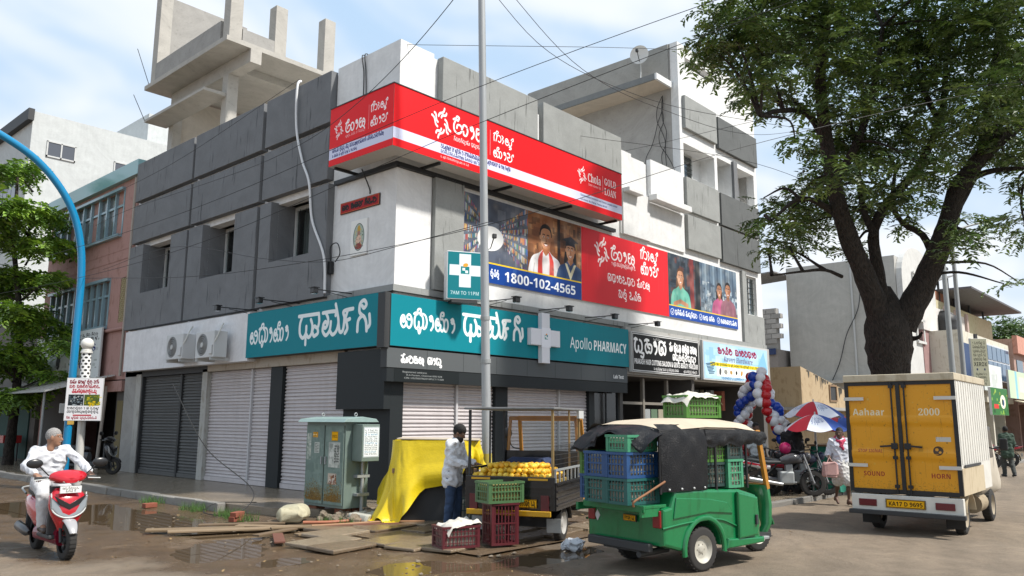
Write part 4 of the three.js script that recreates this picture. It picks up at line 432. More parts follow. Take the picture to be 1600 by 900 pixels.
{ const o = thing('junction_box', 'small black junction box with cable loop on panel edge', 'junction box', [-0.05, 5.35, -2.25], -Math.PI / 2); M('housing', box(-0.07, 0.07, -0.15, 0.15, 0.0, 0.1, 0.01), MT.black, o); M('cable_loop', tube([[0, 0.15, 0.05], [0.05, 0.5, 0.1], [0.3, 0.55, 0.1], [0.4, 0.3, 0.08], [0.2, 0.12, 0.06]], 0.014, 24, 5), MT.black, o); }
{ const g = []; const r = rngOf(77); for (let k = 0; k < 4; k++) { const p = []; let z = -0.6, y = 13.2; for (let i = 0; i < 9; i++) { p.push([12.42, y, z]); y -= 0.35 + r() * 0.2; z += (r() - 0.5) * 0.5; } g.push(tube(p, 0.012, 40, 5)); } tag(M('hanging_wires', join(g), MT.black), 'tangled black wires hanging down the bare terrace wall', 'wires').userData.kind = 'stuff'; }
// ================= neighbouring buildings on the left street =================
{
  const pinkM = plaster(L3(0.40, 0.235, 0.21), texGrime), blueF = painted(L3(0.23, 0.34, 0.39)), o = thing('pink_building', 'pink plastered building with blue window frames and stained wall', 'building');
  const B = (n, g, m) => M(n, g, m, o);
  B('wall', [LF(poly(rect(-22.2, -13.7, 3.1, 10.1), [rect(-21.8, -15.0, 8.2, 9.8), rect(-21.5, -18.9, 5.0, 6.6), rect(-18.5, -15.6, 5.0, 6.6), rect(-14.75, -14.1, 5.05, 6.6)], 0.25).translate(0, 0, -0.3)), box(0.3, 8, 0, 10.1, -22.2, -21.9), box(7.8, 8, 0, 10, -21.9, -13.9), box(0.3, 7.8, 9.8, 10, -21.9, -13.9)], pinkM);
  B('parapet_cap', LF(box(-22.3, -13.72, 10.1, 10.62, -0.3, 0.12)), painted(L3(0.2, 0.38, 0.4)));
  B('moulding', [LF(bar([-22.1, 4.8, 0.02], [-13.75, 4.8, 0.02], 0.06)), LF(box(-22, -13.75, 7.6, 7.63, -0.05, -0.04)), LF(box(-22, -13.75, 7.25, 7.28, -0.05, -0.035))], pinkM);
  for (const [a, b, y0, y1, n] of [[-21.8, -15.0, 8.2, 9.8, 9], [-21.5, -18.9, 5.0, 6.6, 4], [-18.5, -15.6, 5.0, 6.6, 5]]) {
    const w = B('window', [LF(box(a, b, y0 - 0.1, y0, -0.05, 0.1)), LF(box(a, b, y1, y1 + 0.1, -0.05, 0.08)), LF(box(a, b, y0 + 1.05, y0 + 1.13, -0.15, -0.08))], blueF);
    for (let k = 0; k <= n; k++) { const q = lerp(a, b - 0.08, k / n); M('mullion', LF(box(q, q + 0.09, y0, y1, -0.16, -0.03)), blueF, w); if (k < n) M('pane', LF(box(q + 0.09, lerp(a, b - 0.08, (k + 1) / n), y0, y1, -0.14, -0.13)), k % 3 === 2 && n > 6 ? pinkM : mat(L3(0.1, 0.11, 0.11), { roughness: 0.15 }), w); }
  }
  const jl = []; for (let i = 0; i < 5; i++) for (let j = 0; j < 11; j++) { const z = -14.68 + i * 0.13, y = 5.12 + j * 0.14; jl.push(LF(beam([z - 0.06, y - 0.06, -0.1], [z + 0.06, y + 0.06, -0.1], 0.08, 0.025)), LF(beam([z - 0.06, y + 0.06, -0.1], [z + 0.06, y - 0.06, -0.1], 0.08, 0.025))); } B('lattice_screen', jl, plaster(L3(0.5, 0.42, 0.25)));
  B('shop_wall', [box(0.3, 0.5, 0, 3.1, -22, -19), box(2.4, 2.6, 0, 3.4, -21.9, -13.7), LF(box(-14.4, -13.7, 0.1, 3.1, -0.3, -0.1)), LF(box(-18.8, -18.4, 0.1, 3.1, -0.3, 0))], MT.interior);
  B('shop_beam', LF(box(-16.0, -13.72, 2.7, 3.05, -0.1, 0.05)), pinkM);
  B('side_door', LF(box(-14.2, -13.75, 0.15, 2.4, -0.12, -0.05)), mat(L3(0.16, 0.13, 0.06)));
  B('drain_pipe', [LF(bar([-13.9, 3.2, 0.06], [-13.9, 10, 0.06], 0.05)), LF(bar([-15.1, 0.15, 0.1], [-14.9, 2.9, 0.06], 0.06))], plaster(L3(0.4, 0.36, 0.32), texGrime));
  const s = signBox('printers_signboard', 'weathered white printers signboard on the pink wall', 'signboard', 6.4, 1.75, 0.06, [-0.18, 4.05, -18.6], TX.printers, 'L', { rough: 0.7, casing: MT.alu });
  M('sign_post', [box(-3.2, -3.1, -2, -0.85, -0.06, 0), box(3.0, 3.1, -1.2, -0.85, -0.06, 0)], MT.dark, s);
  // tin awning
  const aw = thing('tin_awning', 'rusty corrugated tin awning over the dark shops', 'awning', [0, 0, 0]); const g = new THREE.PlaneGeometry(7.5, 2.2, 90, 1); const p = g.attributes.position; for (let i = 0; i < p.count; i++) p.setZ(i, 0.022 * Math.sin(p.getX(i) * 40)); g.computeVertexNormals(); g.rotateX(-Math.PI / 2 + 0.28).translate(-18.2, 2.95, 1.05); M('tin_sheet', LF(uvm(g)), mat(L3(0.4, 0.38, 0.35), { map: texRust, roughness: 0.6, side: THREE.DoubleSide }), aw); M('awning_post', [LF(bar([-15.0, 0.1, 1.9], [-15.0, 2.7, 1.9], 0.04)), LF(bar([-21, 0.1, 1.9], [-21, 2.7, 1.9], 0.04))], MT.galv, aw); M('awning_edge', LF(box(-21.9, -14.45, 2.63, 2.69, 2.08, 2.12)), MT.galv, aw);
  // lower dark shop further along the street
  const d = thing('old_shop_row', 'dark low shop row with green shutters beyond the pink building', 'building'); M('wall', [box(0.2, 6, 0, 6.0, -34, -22.4)], plaster(L3(0.12, 0.11, 0.1), texGrime), d); M('shutter', LF(box(-27, -23, 0.2, 2.6, -0.19, -0.14)), mat(L3(0.03, 0.075, 0.065)), d); M('verandah_roof', box(-1.8, 0.3, 2.9, 3.0, -34, -22.3), MT.concDark, d); for (const z of [-24, -27.5, -31]) M('post', box(-1.6, -1.45, 0.1, 2.9, z, z + 0.15), MT.dark, d);
  const w = thing('white_apartment_building', 'tall pale apartment building with small dark windows behind the pink one', 'building'); const WM = plaster(L3(0.56, 0.585, 0.58), texPlaster);
  M('wall', [box(2.2, 16, 0, 18.5, -50, -34)], WM, w); M('roof_edge', [box(1.9, 2.2, 17.9, 18.55, -50, -33.8)], MT.dark, w); M('stair_tower', box(9.2, 14, 18.5, 21, -42, -36), WM, w);
  for (const [x, y] of [[3.0, 16.1], [6.6, 15.8], [3.0, 12.6], [6.6, 12.4]]) { const f = M('window', [box(x, x + 1.5, y, y + 0.08, -34, -33.94), box(x, x + 1.5, y + 0.85, y + 0.93, -34, -33.94), box(x, x + 0.07, y, y + 0.9, -34, -33.94), box(x + 0.72, x + 0.79, y, y + 0.9, -34, -33.94), box(x + 1.43, x + 1.5, y, y + 0.9, -34, -33.94)], MT.alu, w); M('pane', box(x + 0.05, x + 1.45, y + 0.05, y + 0.88, -33.985, -33.97), mat(L3(0.09, 0.1, 0.12), { roughness: 0.15 }), f); }
  for (const z of [-37, -41]) { const f = M('window', LF(box(z - 1.6, z + 1.6, 13.4, 15.3, -2.2, -2.16)), MT.alu, w); for (let k = 0; k < 4; k++) M('pane', LF(box(z - 1.5 + k * 0.76, z - 0.82 + k * 0.76, 13.5, 15.2, -2.16, -2.14)), mat(L3(0.1, 0.14, 0.2), { roughness: 0.1 }), f); M('sun_hood', LF(box(z - 1.8, z + 1.8, 15.4, 15.55, -2.2, -1.4)), MT.dark, f); }
}
// ================= buildings along the right street =================
{
  const gb = thing('grey_windowless_building', 'tall plain grey building with a curved white front gable behind the tree', 'building'); const gm = plaster(L3(0.50, 0.49, 0.455));
  M('wall', [box(34, 41, 0, 10.7, -5.5, 0.5)], gm, gb);
  { const pts = [[34.05, 4]]; for (let k = 0; k <= 16; k++) { const t = (k / 16) * Math.PI; pts.push([37.2 - Math.cos(t) * 3.15, 9.6 + Math.sin(t) * 1.9]); } pts.push([40.35, 4]); M('front_gable', poly(pts, [rect(36.0, 37.1, 8.5, 9.9), rect(36.0, 37.1, 6.2, 7.3)], 0.3).translate(0, 0, 0.52), plaster(L3(0.6, 0.6, 0.58)), gb); for (const [a, b] of [[8.5, 9.9], [6.2, 7.3]]) { const w = M('window', box(35.95, 37.15, a - 0.05, b + 0.05, 0.505, 0.6), MT.dark, gb); M('trim', [box(35.8, 36.0, a - 0.1, b + 0.1, 0.82, 0.9), box(37.1, 37.3, a - 0.1, b + 0.1, 0.82, 0.9), box(35.8, 37.3, b, b + 0.14, 0.905, 0.95), box(35.8, 37.3, a - 0.14, a, 0.905, 0.95)], plaster(L3(0.6, 0.6, 0.58)), w); } }
  M('ledge', box(33.5, 34, 3.9, 4.05, -5.7, 0.9), gm, gb); M('front_lower_wall', box(34, 40.4, 0, 4, 0.52, 0.8), gm, gb);
  const bb = thing('block_wall_building', 'unplastered block building under a tin roof next to grey wall', 'building', [0, 0, 0]); M('wall', [box(33, 36, 0, 5.9, -15, -5.8)], plaster(L3(0.3, 0.27, 0.25)), bb);
  { const r = rngOf(8), bm = [0.42, 0.36, 0.47].map((k) => plaster(L3(k, k * 0.96, k * 0.9), texConc)); for (let j = 0; j < 7; j++) for (let i = 0; i < 11; i++) M('block', LF(box(-12.4 + i * 0.6 + (j % 2) * 0.3, -11.83 + i * 0.6 + (j % 2) * 0.3, 6.24 + j * 0.29, 6.5 + j * 0.29, -33.3, -32.98 + r() * 0.02)), bm[Math.floor(r() * 3)], bb); M('mortar_wall', box(33.03, 33.4, 5.9, 8.28, -12.5, -5.8), MT.concDark, bb); M('tin_roof', LF(poly([[-13.5, 9.9], [-5.6, 10.3], [-5.6, 10.37], [-13.5, 9.97]], [], 3).translate(0, 0, -35.5)), mat(L3(0.25, 0.26, 0.27), { map: texRust }), bb); for (const z of [-12, -9.6, -7.2]) M('roof_post', bar([33.2, 8.27, z], [33.2, 10, z], 0.06), MT.dark, bb); M('blue_band', LF(box(-12.4, -5.9, 5.6, 5.95, -32.98, -32.9)), mat(L3(0.03, 0.05, 0.13)), bb); }
  const be = thing('stained_beige_building', 'low beige building with black water stains along its sloping parapet', 'building', [21.7, 0, 0.05]); const bm = plaster(L3(0.42, 0.32, 0.2), texGrime);
  const slope = (x) => 4.08 - x * 0.17;
  M('wall', [poly([[0, 2.4], [8, 2.4], [8, slope(8)], [0, slope(0)]], [], 0.25).translate(0, 0, -0.25), box(0.003, 0.25, 2.4, 4.08, -6, -0.25), box(0.3, 8, 0, 2.4, -6, -0.8)], bm, be); M('roof', [box(0.25, 8, 2.4, 2.5, -6, -0.25)], MT.concDark, be); M('sunshade', [box(-0.4, 8, 2.28, 2.4, -6, 0.7)], MT.concDark, be); { const w = M('window', [box(3.0, 3.08, 2.75, 3.35, 0.002, 0.05), box(3.8, 3.88, 2.75, 3.35, 0.002, 0.05), box(3.0, 3.88, 3.35, 3.43, 0.002, 0.05), box(3.0, 3.88, 2.68, 2.75, 0.002, 0.05)], MT.wood, be); M('pane', box(3.08, 3.8, 2.75, 3.35, 0.002, 0.01), MT.dark, w); } { const r = rngOf(9), g = []; for (let i = 0; i < 46; i++) { const x = r() * 7.7, h = 0.06 + r() ** 2 * 0.55, w = 0.06 + r() * 0.22, y = slope(x + w); g.push(poly([[x, y], [x + w, y], [x + w * 0.8, y - h * 0.7], [x + w * 0.45, y - h], [x + w * 0.15, y - h * 0.5]], [], 0.003).translate(0, 0, 0.001)); } M('water_stain', g, mat(L3(0.05, 0.045, 0.035)), be, 'stuff'); }
  // shops beyond the tree
  const row = (name, label, x0, x1, h, m, z = 2.4) => { const o = thing(name, label, 'building'); M('wall', box(x0, x1, 3.0, h, -6, z), m, o); M('shop_back_wall', box(x0, x1, 0, 3.0, -6, z - 3), m, o); for (let x = x0; x < x1; x += 3.2) M('shop_pier', box(x, x + 0.3, 0, 3.0, z - 3, z - 0.02), m, o); return o; };
  const wp = row('white_pink_house', 'white house with a pink recessed bay behind the tree trunk', 40.6, 46, 7.6, plaster(L3(0.66, 0.63, 0.6)), 0.8); M('recessed_bay', box(36.9, 40.55, 3.4, 6.9, 0.3, 0.86), plaster(L3(0.33, 0.2, 0.19)), wp); M('bay_roof', box(36.9, 40.6, 6.9, 8.4, 0.2, 0.95), plaster(L3(0.66, 0.63, 0.6)), wp); M('parapet', box(40.6, 46, 6.8, 8.4, 0.81, 1.1), plaster(L3(0.62, 0.58, 0.54)), wp); for (const x of [40.65, 43, 45.6]) M('pilaster', box(x, x + 0.4, 3.4, 8.6, 1.11, 1.25), plaster(L3(0.45, 0.34, 0.3)), wp); M('roof_canopy', [poly([[40, 9.9], [45, 11.0], [45, 11.08], [40, 9.98]], [], 3).translate(0, 0, -2.2)], mat(L3(0.2, 0.2, 0.2), { map: texRust }), wp); for (const [x, y] of [[40.4, 9.95], [42.5, 10.4], [44.8, 10.9]]) M('canopy_post', bar([x, 7.6, 0.5], [x, y, 0.5], 0.07), MT.dark, wp); M('water_tank', box(42.5, 45.5, 7.6, 9.2, -1.4, 0.2), MT.concDark, wp); M('green_net', box(44.2, 45.9, 4.2, 6.6, 1.12, 1.2), mat(L3(0.15, 0.36, 0.27)), wp);
  const bl = row('blue_glass_building', 'two-storey building with a blue glass window front', 38.2, 51, 6.9, plaster(L3(0.6, 0.58, 0.5), texGrime), 2.4); M('window_frame', [box(40.2, 50.4, 4.3, 6.55, 2.402, 2.5)], plaster(L3(0.6, 0.62, 0.65)), bl); for (let k = 0; k < 8; k++) for (const [a, b] of [[4.4, 5.5], [5.6, 6.45]]) M('pane', box(40.35 + k * 1.25, 41.45 + k * 1.25, a, b, 2.502, 2.53), mat(L3(0.04, 0.1, 0.18), { roughness: 0.1 }), bl); M('cornice', box(39, 51.2, 4.0, 4.25, 2.402, 2.9), plaster(L3(0.5, 0.34, 0.25)), bl); M('blue_door', box(38.4, 39.9, 4.2, 6.2, 2.41, 2.45), mat(L3(0.03, 0.06, 0.14)), bl);
  const ye = row('cream_roof_house', 'cream upper house with a dark tin roof above the shops', 41, 56, 9.1, plaster(L3(0.5, 0.46, 0.3), texGrime), 0.6); M('tin_roof', box(42, 57, 9.7, 9.82, -6, 2.4), mat(L3(0.1, 0.1, 0.11), { map: texRust }), ye); M('brick_wall', box(41, 45, 9.1, 9.7, -2, 0.5), plaster(L3(0.28, 0.12, 0.07), texGrime), ye); for (const x of [46, 50, 54]) M('roof_post', bar([x, 9.1, 0.5], [x, 9.7, 0.5], 0.07), MT.dark, ye);
  const pk = row('pink_parapet_house', 'house with a salmon pink parapet at the street end', 51.3, 66, 7.4, plaster(L3(0.42, 0.28, 0.24), texGrime), 2.6); M('parapet', box(51.3, 66, 6.4, 7.6, 2.61, 2.9), plaster(L3(0.55, 0.28, 0.22), texGrime), pk); M('balcony', box(51.5, 60, 3.9, 4.05, 2.61, 3.6), MT.conc, pk); M('upper_window', box(52, 54, 4.3, 6, 2.605, 2.65), mat(L3(0.06, 0.1, 0.14), { roughness: 0.2 }), pk); const rl = []; for (let k = 0; k < 14; k++) rl.push(bar([51.6 + k * 0.6, 4.05, 3.5], [51.6 + k * 0.6, 4.9, 3.5], 0.02, 0.02, 5)); rl.push(bar([51.5, 4.9, 3.5], [60, 4.9, 3.5], 0.03, 0.03, 5)); M('railing', rl, MT.dark, pk);
  const tank = (label, x, y, z) => { const o = thing('water_tank', label, 'water tank', [x, y, z]); M('drum', new THREE.LatheGeometry([[0, 0], [0.6, 0], [0.62, 0.1], [0.6, 0.3], [0.63, 0.35], [0.6, 0.4], [0.6, 0.7], [0.63, 0.75], [0.6, 0.8], [0.58, 1.05], [0.3, 1.25], [0.25, 1.3], [0, 1.3]].map((p) => new THREE.Vector2(...p)), 24), MT.black, o); M('lid', new THREE.CylinderGeometry(0.26, 0.26, 0.06, 18).translate(0, 1.33, 0), MT.dark, o); };
  tank('black plastic water tank on the white and pink house', 41.5, 7.6, -0.6); tank('black plastic water tank above the blue glass building', 40.5, 6.9, 1.2);
  M('drain_pipe', [bar([33.95, 0, -1.8], [33.95, 10.4, -1.8], 0.06)], MT.alu, gb); M('loose_wire', tube([[33.9, 10.6, -1.2], [33.9, 8, -1.5], [33.9, 6.6, -2.2], [33.9, 5, -2.7], [33.9, 3.2, -3.6]], 0.025, 40, 5), MT.dark, gb);
  // street-level signs and awnings
  const sgn = (name, label, w, h, p, bg, fn) => signBox(name, label, 'signboard', w, h, 0.12, p, cv(256, 160, (x, a, b) => { fill(x, bg, 0, 0, a, b); fn(x, a, b); }), 'R', { casing: MT.alu });
  { const o = signBox('xerox_signboard', 'tall grey hanging signboard reading xerox', 'signboard', 0.78, 2.15, 0.12, [30.1, 4.5, 4.94], TX.xerox, 'R', { rough: 0.7, casing: MT.alu }); o.rotation.y = -0.75; M('sign_post', box(-0.06, 0.06, -4.5, 1.3, -0.24, -0.125), MT.dark, o); }
  sgn('green_shop_sign', 'green shop sign with a bright product picture', 4.2, 1.5, [40.5, 2.95, 3.6], '#2c6b33', (x) => { x.fillStyle = '#e8e5c9'; x.beginPath(); x.arc(176, 80, 42, 0, 7); x.fill(); x.fillStyle = '#c8322a'; x.fillRect(34, 96, 70, 26); x.fillStyle = '#3a4fa0'; x.beginPath(); x.arc(176, 84, 20, 0, 7); x.fill(); speckle(x, 256, 160, 171, 24, ['#9ac04a', '#d5b62e', '#16401c'], 8, 26); });
  sgn('white_shop_sign', 'plain white shop sign panel beside the green sign', 4.6, 1.5, [41.4, 4.3, 3.2], '#cfd3cf', (x) => speckle(x, 256, 160, 172, 20, ['#b5bab6', '#dfe2df'], 20, 60));
  sgn('pale_shop_sign', 'pale green and blue striped shop sign panel', 5.2, 1.7, [47.2, 4.1, 3.4], '#b9cfae', (x) => { fill(x, '#7fb3c4', 90, 0, 30, 160); fill(x, '#d9dfc2', 150, 30, 80, 90); });
  sgn('red_shop_sign', 'narrow red shop sign with white marks', 2.4, 1.9, [51.2, 4.1, 3.7], '#c4252f', (x) => { x.strokeStyle = '#f3e3e0'; x.lineWidth = 16; x.beginPath(); x.arc(120, 84, 40, 0.5, 5.4); x.stroke(); });
  sgn('yellow_shop_sign', 'pale yellow shop sign panel beside the red sign', 4.6, 1.9, [54.9, 4.1, 3.7], '#cfc994', (x) => speckle(x, 256, 160, 174, 14, ['#b5ae70', '#e2deb0'], 20, 60));
  const aw = thing('canvas_awning', 'cream canvas awning over the far shop front', 'awning', [0, 0, 0]); M('canvas', poly([[46, 3.0], [58, 3.0], [58, 2.94], [46, 2.94]], [], 3.0).rotateX(0.25).translate(0, 0.25, 2.6), mat(L3(0.55, 0.48, 0.36)), aw); M('awning_post', [46.2, 52, 57.8].map((x) => bar([x, 0, 5.4], [x, 2.42, 5.4], 0.05)), MT.dark, aw);
  
  const sp = thing('street_light_pole', 'tall grey street light pole with a slim arm behind the tree', 'street light', [17.6, 0, 7.0]); M('pole', bar([0, 0, 0], [0, 8.0, 0], 0.09, 0.06, 10), MT.galv, sp); M('lamp_arm', tube([[0, 7.9, 0], [0.35, 8.15, 0.35], [0.9, 8.35, 0.9]], 0.035, 12, 6), MT.galv, sp); M('lamp_head', new RoundedBoxGeometry(0.7, 0.09, 0.2, 2, 0.03).rotateZ(0.12).rotateY(-0.8).translate(1.1, 8.43, 1.1), MT.dark, sp);
  const fp = thing('far_utility_pole', 'plain grey utility pole in front of white and pink house', 'utility pole', [24.0, 0, 5.2]); M('pole', bar([0, 0, 0], [0, 8.4, 0], 0.13, 0.09, 10), MT.galv, fp); M('cross_arm', box(-0.5, 0.5, 7.9, 8.0, -0.05, 0.05), MT.dark, fp);
}
// ================= poles, wires =================
{
  const o = thing('utility_pole', 'tall bare grey steel pole in front of the pharmacy signs', 'utility pole', [0.55, 0.02, 2.35]); M('pole', [bar([0, 0, 0], [-0.28, 5, 0.12], 0.098, 0.082, 14), bar([-0.28, 5, 0.12], [-0.72, 13, 0.32], 0.082, 0.07, 14)], mat(L3(0.40, 0.42, 0.43), { roughness: 0.5, metalness: 0.2, map: texConc }), o); M('clamp_band', [bar([-0.16, 2.9, 0.07], [-0.165, 2.98, 0.072], 0.105, 0.105, 12), bar([-0.21, 3.75, 0.09], [-0.215, 3.82, 0.092], 0.1, 0.1, 12)], MT.galv, o); M('yellow_band', bar([-0.03, 0.6, 0.014], [-0.062, 1.15, 0.027], 0.101, 0.099, 14), painted(L3(0.5, 0.42, 0.1), { map: texGrime }), o);
  const b = thing('blue_lamp_pole', 'bright blue curved street lamp pole on the kerb', 'street light', [-2.9, 0.05, -9.8]); M('pole', tube([[0, 0, 0], [-0.02, 2.6, 0], [-0.03, 4.4, 0], [-0.04, 5.6, 0], [-0.12, 6.4, 0], [-0.36, 7.25, 0], [-0.78, 7.95, 0], [-1.45, 8.6, 0], [-2.4, 9.08, 0], [-3.4, 9.4, 0]], 0.098, 80, 14), painted(L3(0.008, 0.2, 0.4), { roughness: 0.45 }), b); M('base_plate', box(-0.3, 0.3, -0.02, 0.06, -0.3, 0.3), MT.dark, b); M('lamp_head', new RoundedBoxGeometry(0.9, 0.14, 0.3, 2, 0.05).translate(-3.8, 9.4, 0), MT.alu, b); M('sticker', box(-0.08, 0.08, 1.6, 2.3, 0.094, 0.11), painted(L3(0.45, 0.3, 0.08), { map: texGrime }), b); M('band_plate', box(-0.3, -0.11, 1.9, 2.15, 0.08, 0.1), MT.alu, b);
  const p = thing('globe_lamp_post', 'white perforated lamp post with globe beside the blue pole', 'street light', [-2.84, 0.09, -9.0]); const wm = mat(L3(0.52, 0.52, 0.5), { roughness: 0.5, map: texGrime });
  M('pole', bar([0, 0, 0], [-0.05, 2.7, 0], 0.1, 0.09, 14), wm, p); const holes = cv(128, 256, (x, w, h) => { fill(x, '#e9e9e6', 0, 0, w, h); x.fillStyle = '#1b1c1c'; for (let j = 0; j < 10; j++) for (let i = 0; i < 5; i++) { x.beginPath(); x.ellipse(i * 25.6 + (j % 2) * 12.8 + 6, j * 25.6 + 13, 7, 9, 0, 0, 7); x.fill(); } }); M('perforated_sleeve', bar([-0.05, 2.6, 0], [-0.07, 3.42, 0], 0.12, 0.115, 20), new THREE.MeshStandardMaterial({ map: holes, roughness: 0.5 }), p); M('collar', bar([-0.07, 3.42, 0], [-0.07, 3.52, 0], 0.15, 0.12, 16), wm, p); M('globe', new THREE.SphereGeometry(0.16, 24, 16).translate(-0.07, 3.66, 0), mat(L3(0.66, 0.65, 0.6), { roughness: 0.4 }), p);
  const nt = thing('notice_board', 'white notice board with photos and red writing on lamp post', 'notice board', [-2.95, 2.3, -8.78], -0.75); M('board', box(-0.46, 0.46, -0.55, 0.55, -0.03, 0), MT.alu, nt); M('printed_face', face(0.9, 1.08).translate(0, 0, 0.004), faceMat(TX.notice, 0.6), nt);
  const wires = [[[-2.9, 7.4, -30], [-3.0, 6.4, -3.5], [-1.37, 7.69, 4.19], [2.6, 9.8, 14]], [[-2.9, 6.6, -30], [-2.9, 5.6, -3.6], [-1.29, 7.06, 4.12], [5.0, 11.0, 15]], [[-2.9, 5.6, -9.8], [-3.0, 4.7, -1.0], [-1.41, 5.1, 4.25], [2.8, 6.98, 7.11], [12, 10.2, 11], [20, 12, 14]], [[0.1, 10.35, -0.05], [2.55, 10.17, 3.09], [12.5, 13.7, 3.4], [20, 17, 4]], [[-1.6, 9.5, 4.2], [-0.1, 8.75, 4.34], [2.85, 8.67, 4.56], [7.3, 9.26, 5.1], [16, 11.0, 6]], [[-1.55, 9.6, 4.4], [0.34, 8.45, 4.76], [4.3, 8.65, 4.64], [9.17, 9.65, 4.24], [16, 12, 4]], [[-1.2, 8.1, -14], [-1.48, 8.0, -10.99], [-1.8, 7.61, -2.36], [-2.53, 7.42, 1.32], [-4, 7.5, 6], [-6.5, 8.2, 12]], [[-1.0, 6.6, -13.6], [-2.42, 5.88, -4.99], [-2.41, 5.05, -1.1], [-2.15, 4.8, 0.78], [-1.87, 4.91, 2.33], [-1.4, 5.15, 4.28]], [[24, 8.0, 5.2], [16.25, 7.37, 6.98], [8.82, 7.51, 6.35], [7.43, 8.22, 4.99], [6.5, 9.9, 0.1]], [[9, 10.1, 0.1], [7.55, 9.1, 8.36], [11.5, 8.2, 20]], [[-1.1, 9.0, -14], [-0.9, 9.3, -9], [-0.6, 10.2, -3.2]]];
  wires.forEach((w, i) => tag(M('overhead_wire', tube(w, 0.006, 60, 5), MT.black), 'thin black overhead cable strung in the air across the facade', 'cable', 'overhead cables strung across the crossing'));
}
// ================= trees =================
const RC = [[5.7,10.8,4.8,0.55], [5.5,11.0,5.4,0.60], [6.8,10.7,4.9,0.65], [6.1,10.8,5.7,0.69], [6.1,9.8,6.0,0.67], [7.5,11.8,5.8,0.81], [9.3,10.8,4.2,0.54], [9.3,11.7,5.2,0.79], [8.2,13.0,4.5,0.70], [7.2,11.1,6.6,0.78], [8.2,9.9,5.3,0.50], [7.8,11.7,7.0,0.79], [7.4,10.4,6.9,0.69], [6.5,12.1,6.8,0.91], [6.2,12.3,5.8,0.78], [10.6,14.2,6.4,1.08], [10.7,12.3,6.7,0.88], [10.6,11.2,6.4,0.88], [11.0,12.7,7.3,0.97], [7.8,9.4,7.0,0.70], [8.7,10.4,7.5,0.71], [10.1,9.7,6.7,0.85], [10.1,9.3,6.0,0.69], [11.6,10.6,7.1,0.80], [11.4,9.2,6.4,0.80], [7.7,7.6,7.1,0.68], [10.6,9.1,7.3,0.68], [11.0,11.3,7.8,0.86], [10.4,11.8,8.3,0.83], [8.3,12.4,8.4,0.92], [10.5,13.1,9.0,0.99], [6.8,8.3,6.3,0.33], [11.0,8.5,5.4,0.72], [10.4,7.9,5.1,0.62], [8.8,7.2,5.2,0.50], [7.5,6.6,5.3,0.44], [10.8,7.3,5.0,0.63], [9.1,6.5,5.2,0.50], [11.0,7.6,5.5,0.63], [10.0,6.6,4.4,0.39], [8.4,6.1,4.7,0.30], [7.8,7.4,5.0,0.24], [11.3,11.8,8.7,0.93], [10.5,10.3,8.6,0.81], [9.6,11.3,9.6,0.84], [10.8,11.0,9.9,0.87], [13.1,11.0,9.2,0.88], [9.9,9.7,10.4,0.75], [9.1,8.9,9.3,0.75], [11.5,9.5,8.2,0.76], [10.8,9.1,9.6,0.79], [12.6,9.7,10.0,0.83], [12.2,11.5,10.5,0.99], [11.0,12.2,10.3,0.88], [13.9,9.4,8.4,0.64], [9.3,8.0,8.3,0.62], [10.8,7.9,8.5,0.57], [9.0,7.4,7.8,0.54], [10.7,7.7,6.8,0.60], [9.7,7.2,8.0,0.44], [11.5,8.5,9.7,0.64], [13.7,9.2,9.8,0.70], [11.9,7.8,10.3,0.56], [11.0,6.9,7.5,0.33], [11.7,7.6,6.1,0.54], [9.8,6.4,9.1,0.45], [9.6,5.9,8.9,0.39], [10.6,6.3,9.1,0.34], [11.0,6.4,6.0,0.31], [13.2,7.1,9.6,0.41], [11.5,6.3,10.0,0.34], [11.8,7.3,9.9,0.22], [11.0,5.1,9.5,0.15], [12.6,5.4,9.5,0.16], [9.3,12.4,10.3,1.04], [13.7,10.8,10.5,1.03], [8.1,12.9,3.6,0.45], [8.4,11.9,3.2,0.33]];
const LC = [[-2.2,10.8,-19.7,0.53], [-1.7,11.3,-20.1,0.44], [-2.9,9.1,-17.7,0.58], [-2.0,9.1,-17.9,0.64], [-0.9,9.3,-19.7,0.54], [-1.9,8.4,-20.1,0.72], [-1.5,8.0,-18.2,0.60], [-0.5,8.4,-19.4,0.39], [-1.9,7.0,-19.8,0.76], [-1.0,6.9,-19.8,0.72], [-1.1,6.7,-17.5,0.37], [-1.9,5.5,-18.3,0.72], [-1.0,5.0,-18.5,0.79], [-0.8,4.3,-17.1,0.50], [-1.8,4.1,-19.3,0.83], [-0.5,3.7,-20.6,0.74], [-0.6,3.3,-17.9,0.41], [-2.0,2.5,-18.3,0.58], [-1.6,2.6,-17.9,0.45], [-3.3,8.6,-18.9,0.90], [-2.4,6.6,-21.3,0.96], [-2.5,3.9,-20.1,0.92]];
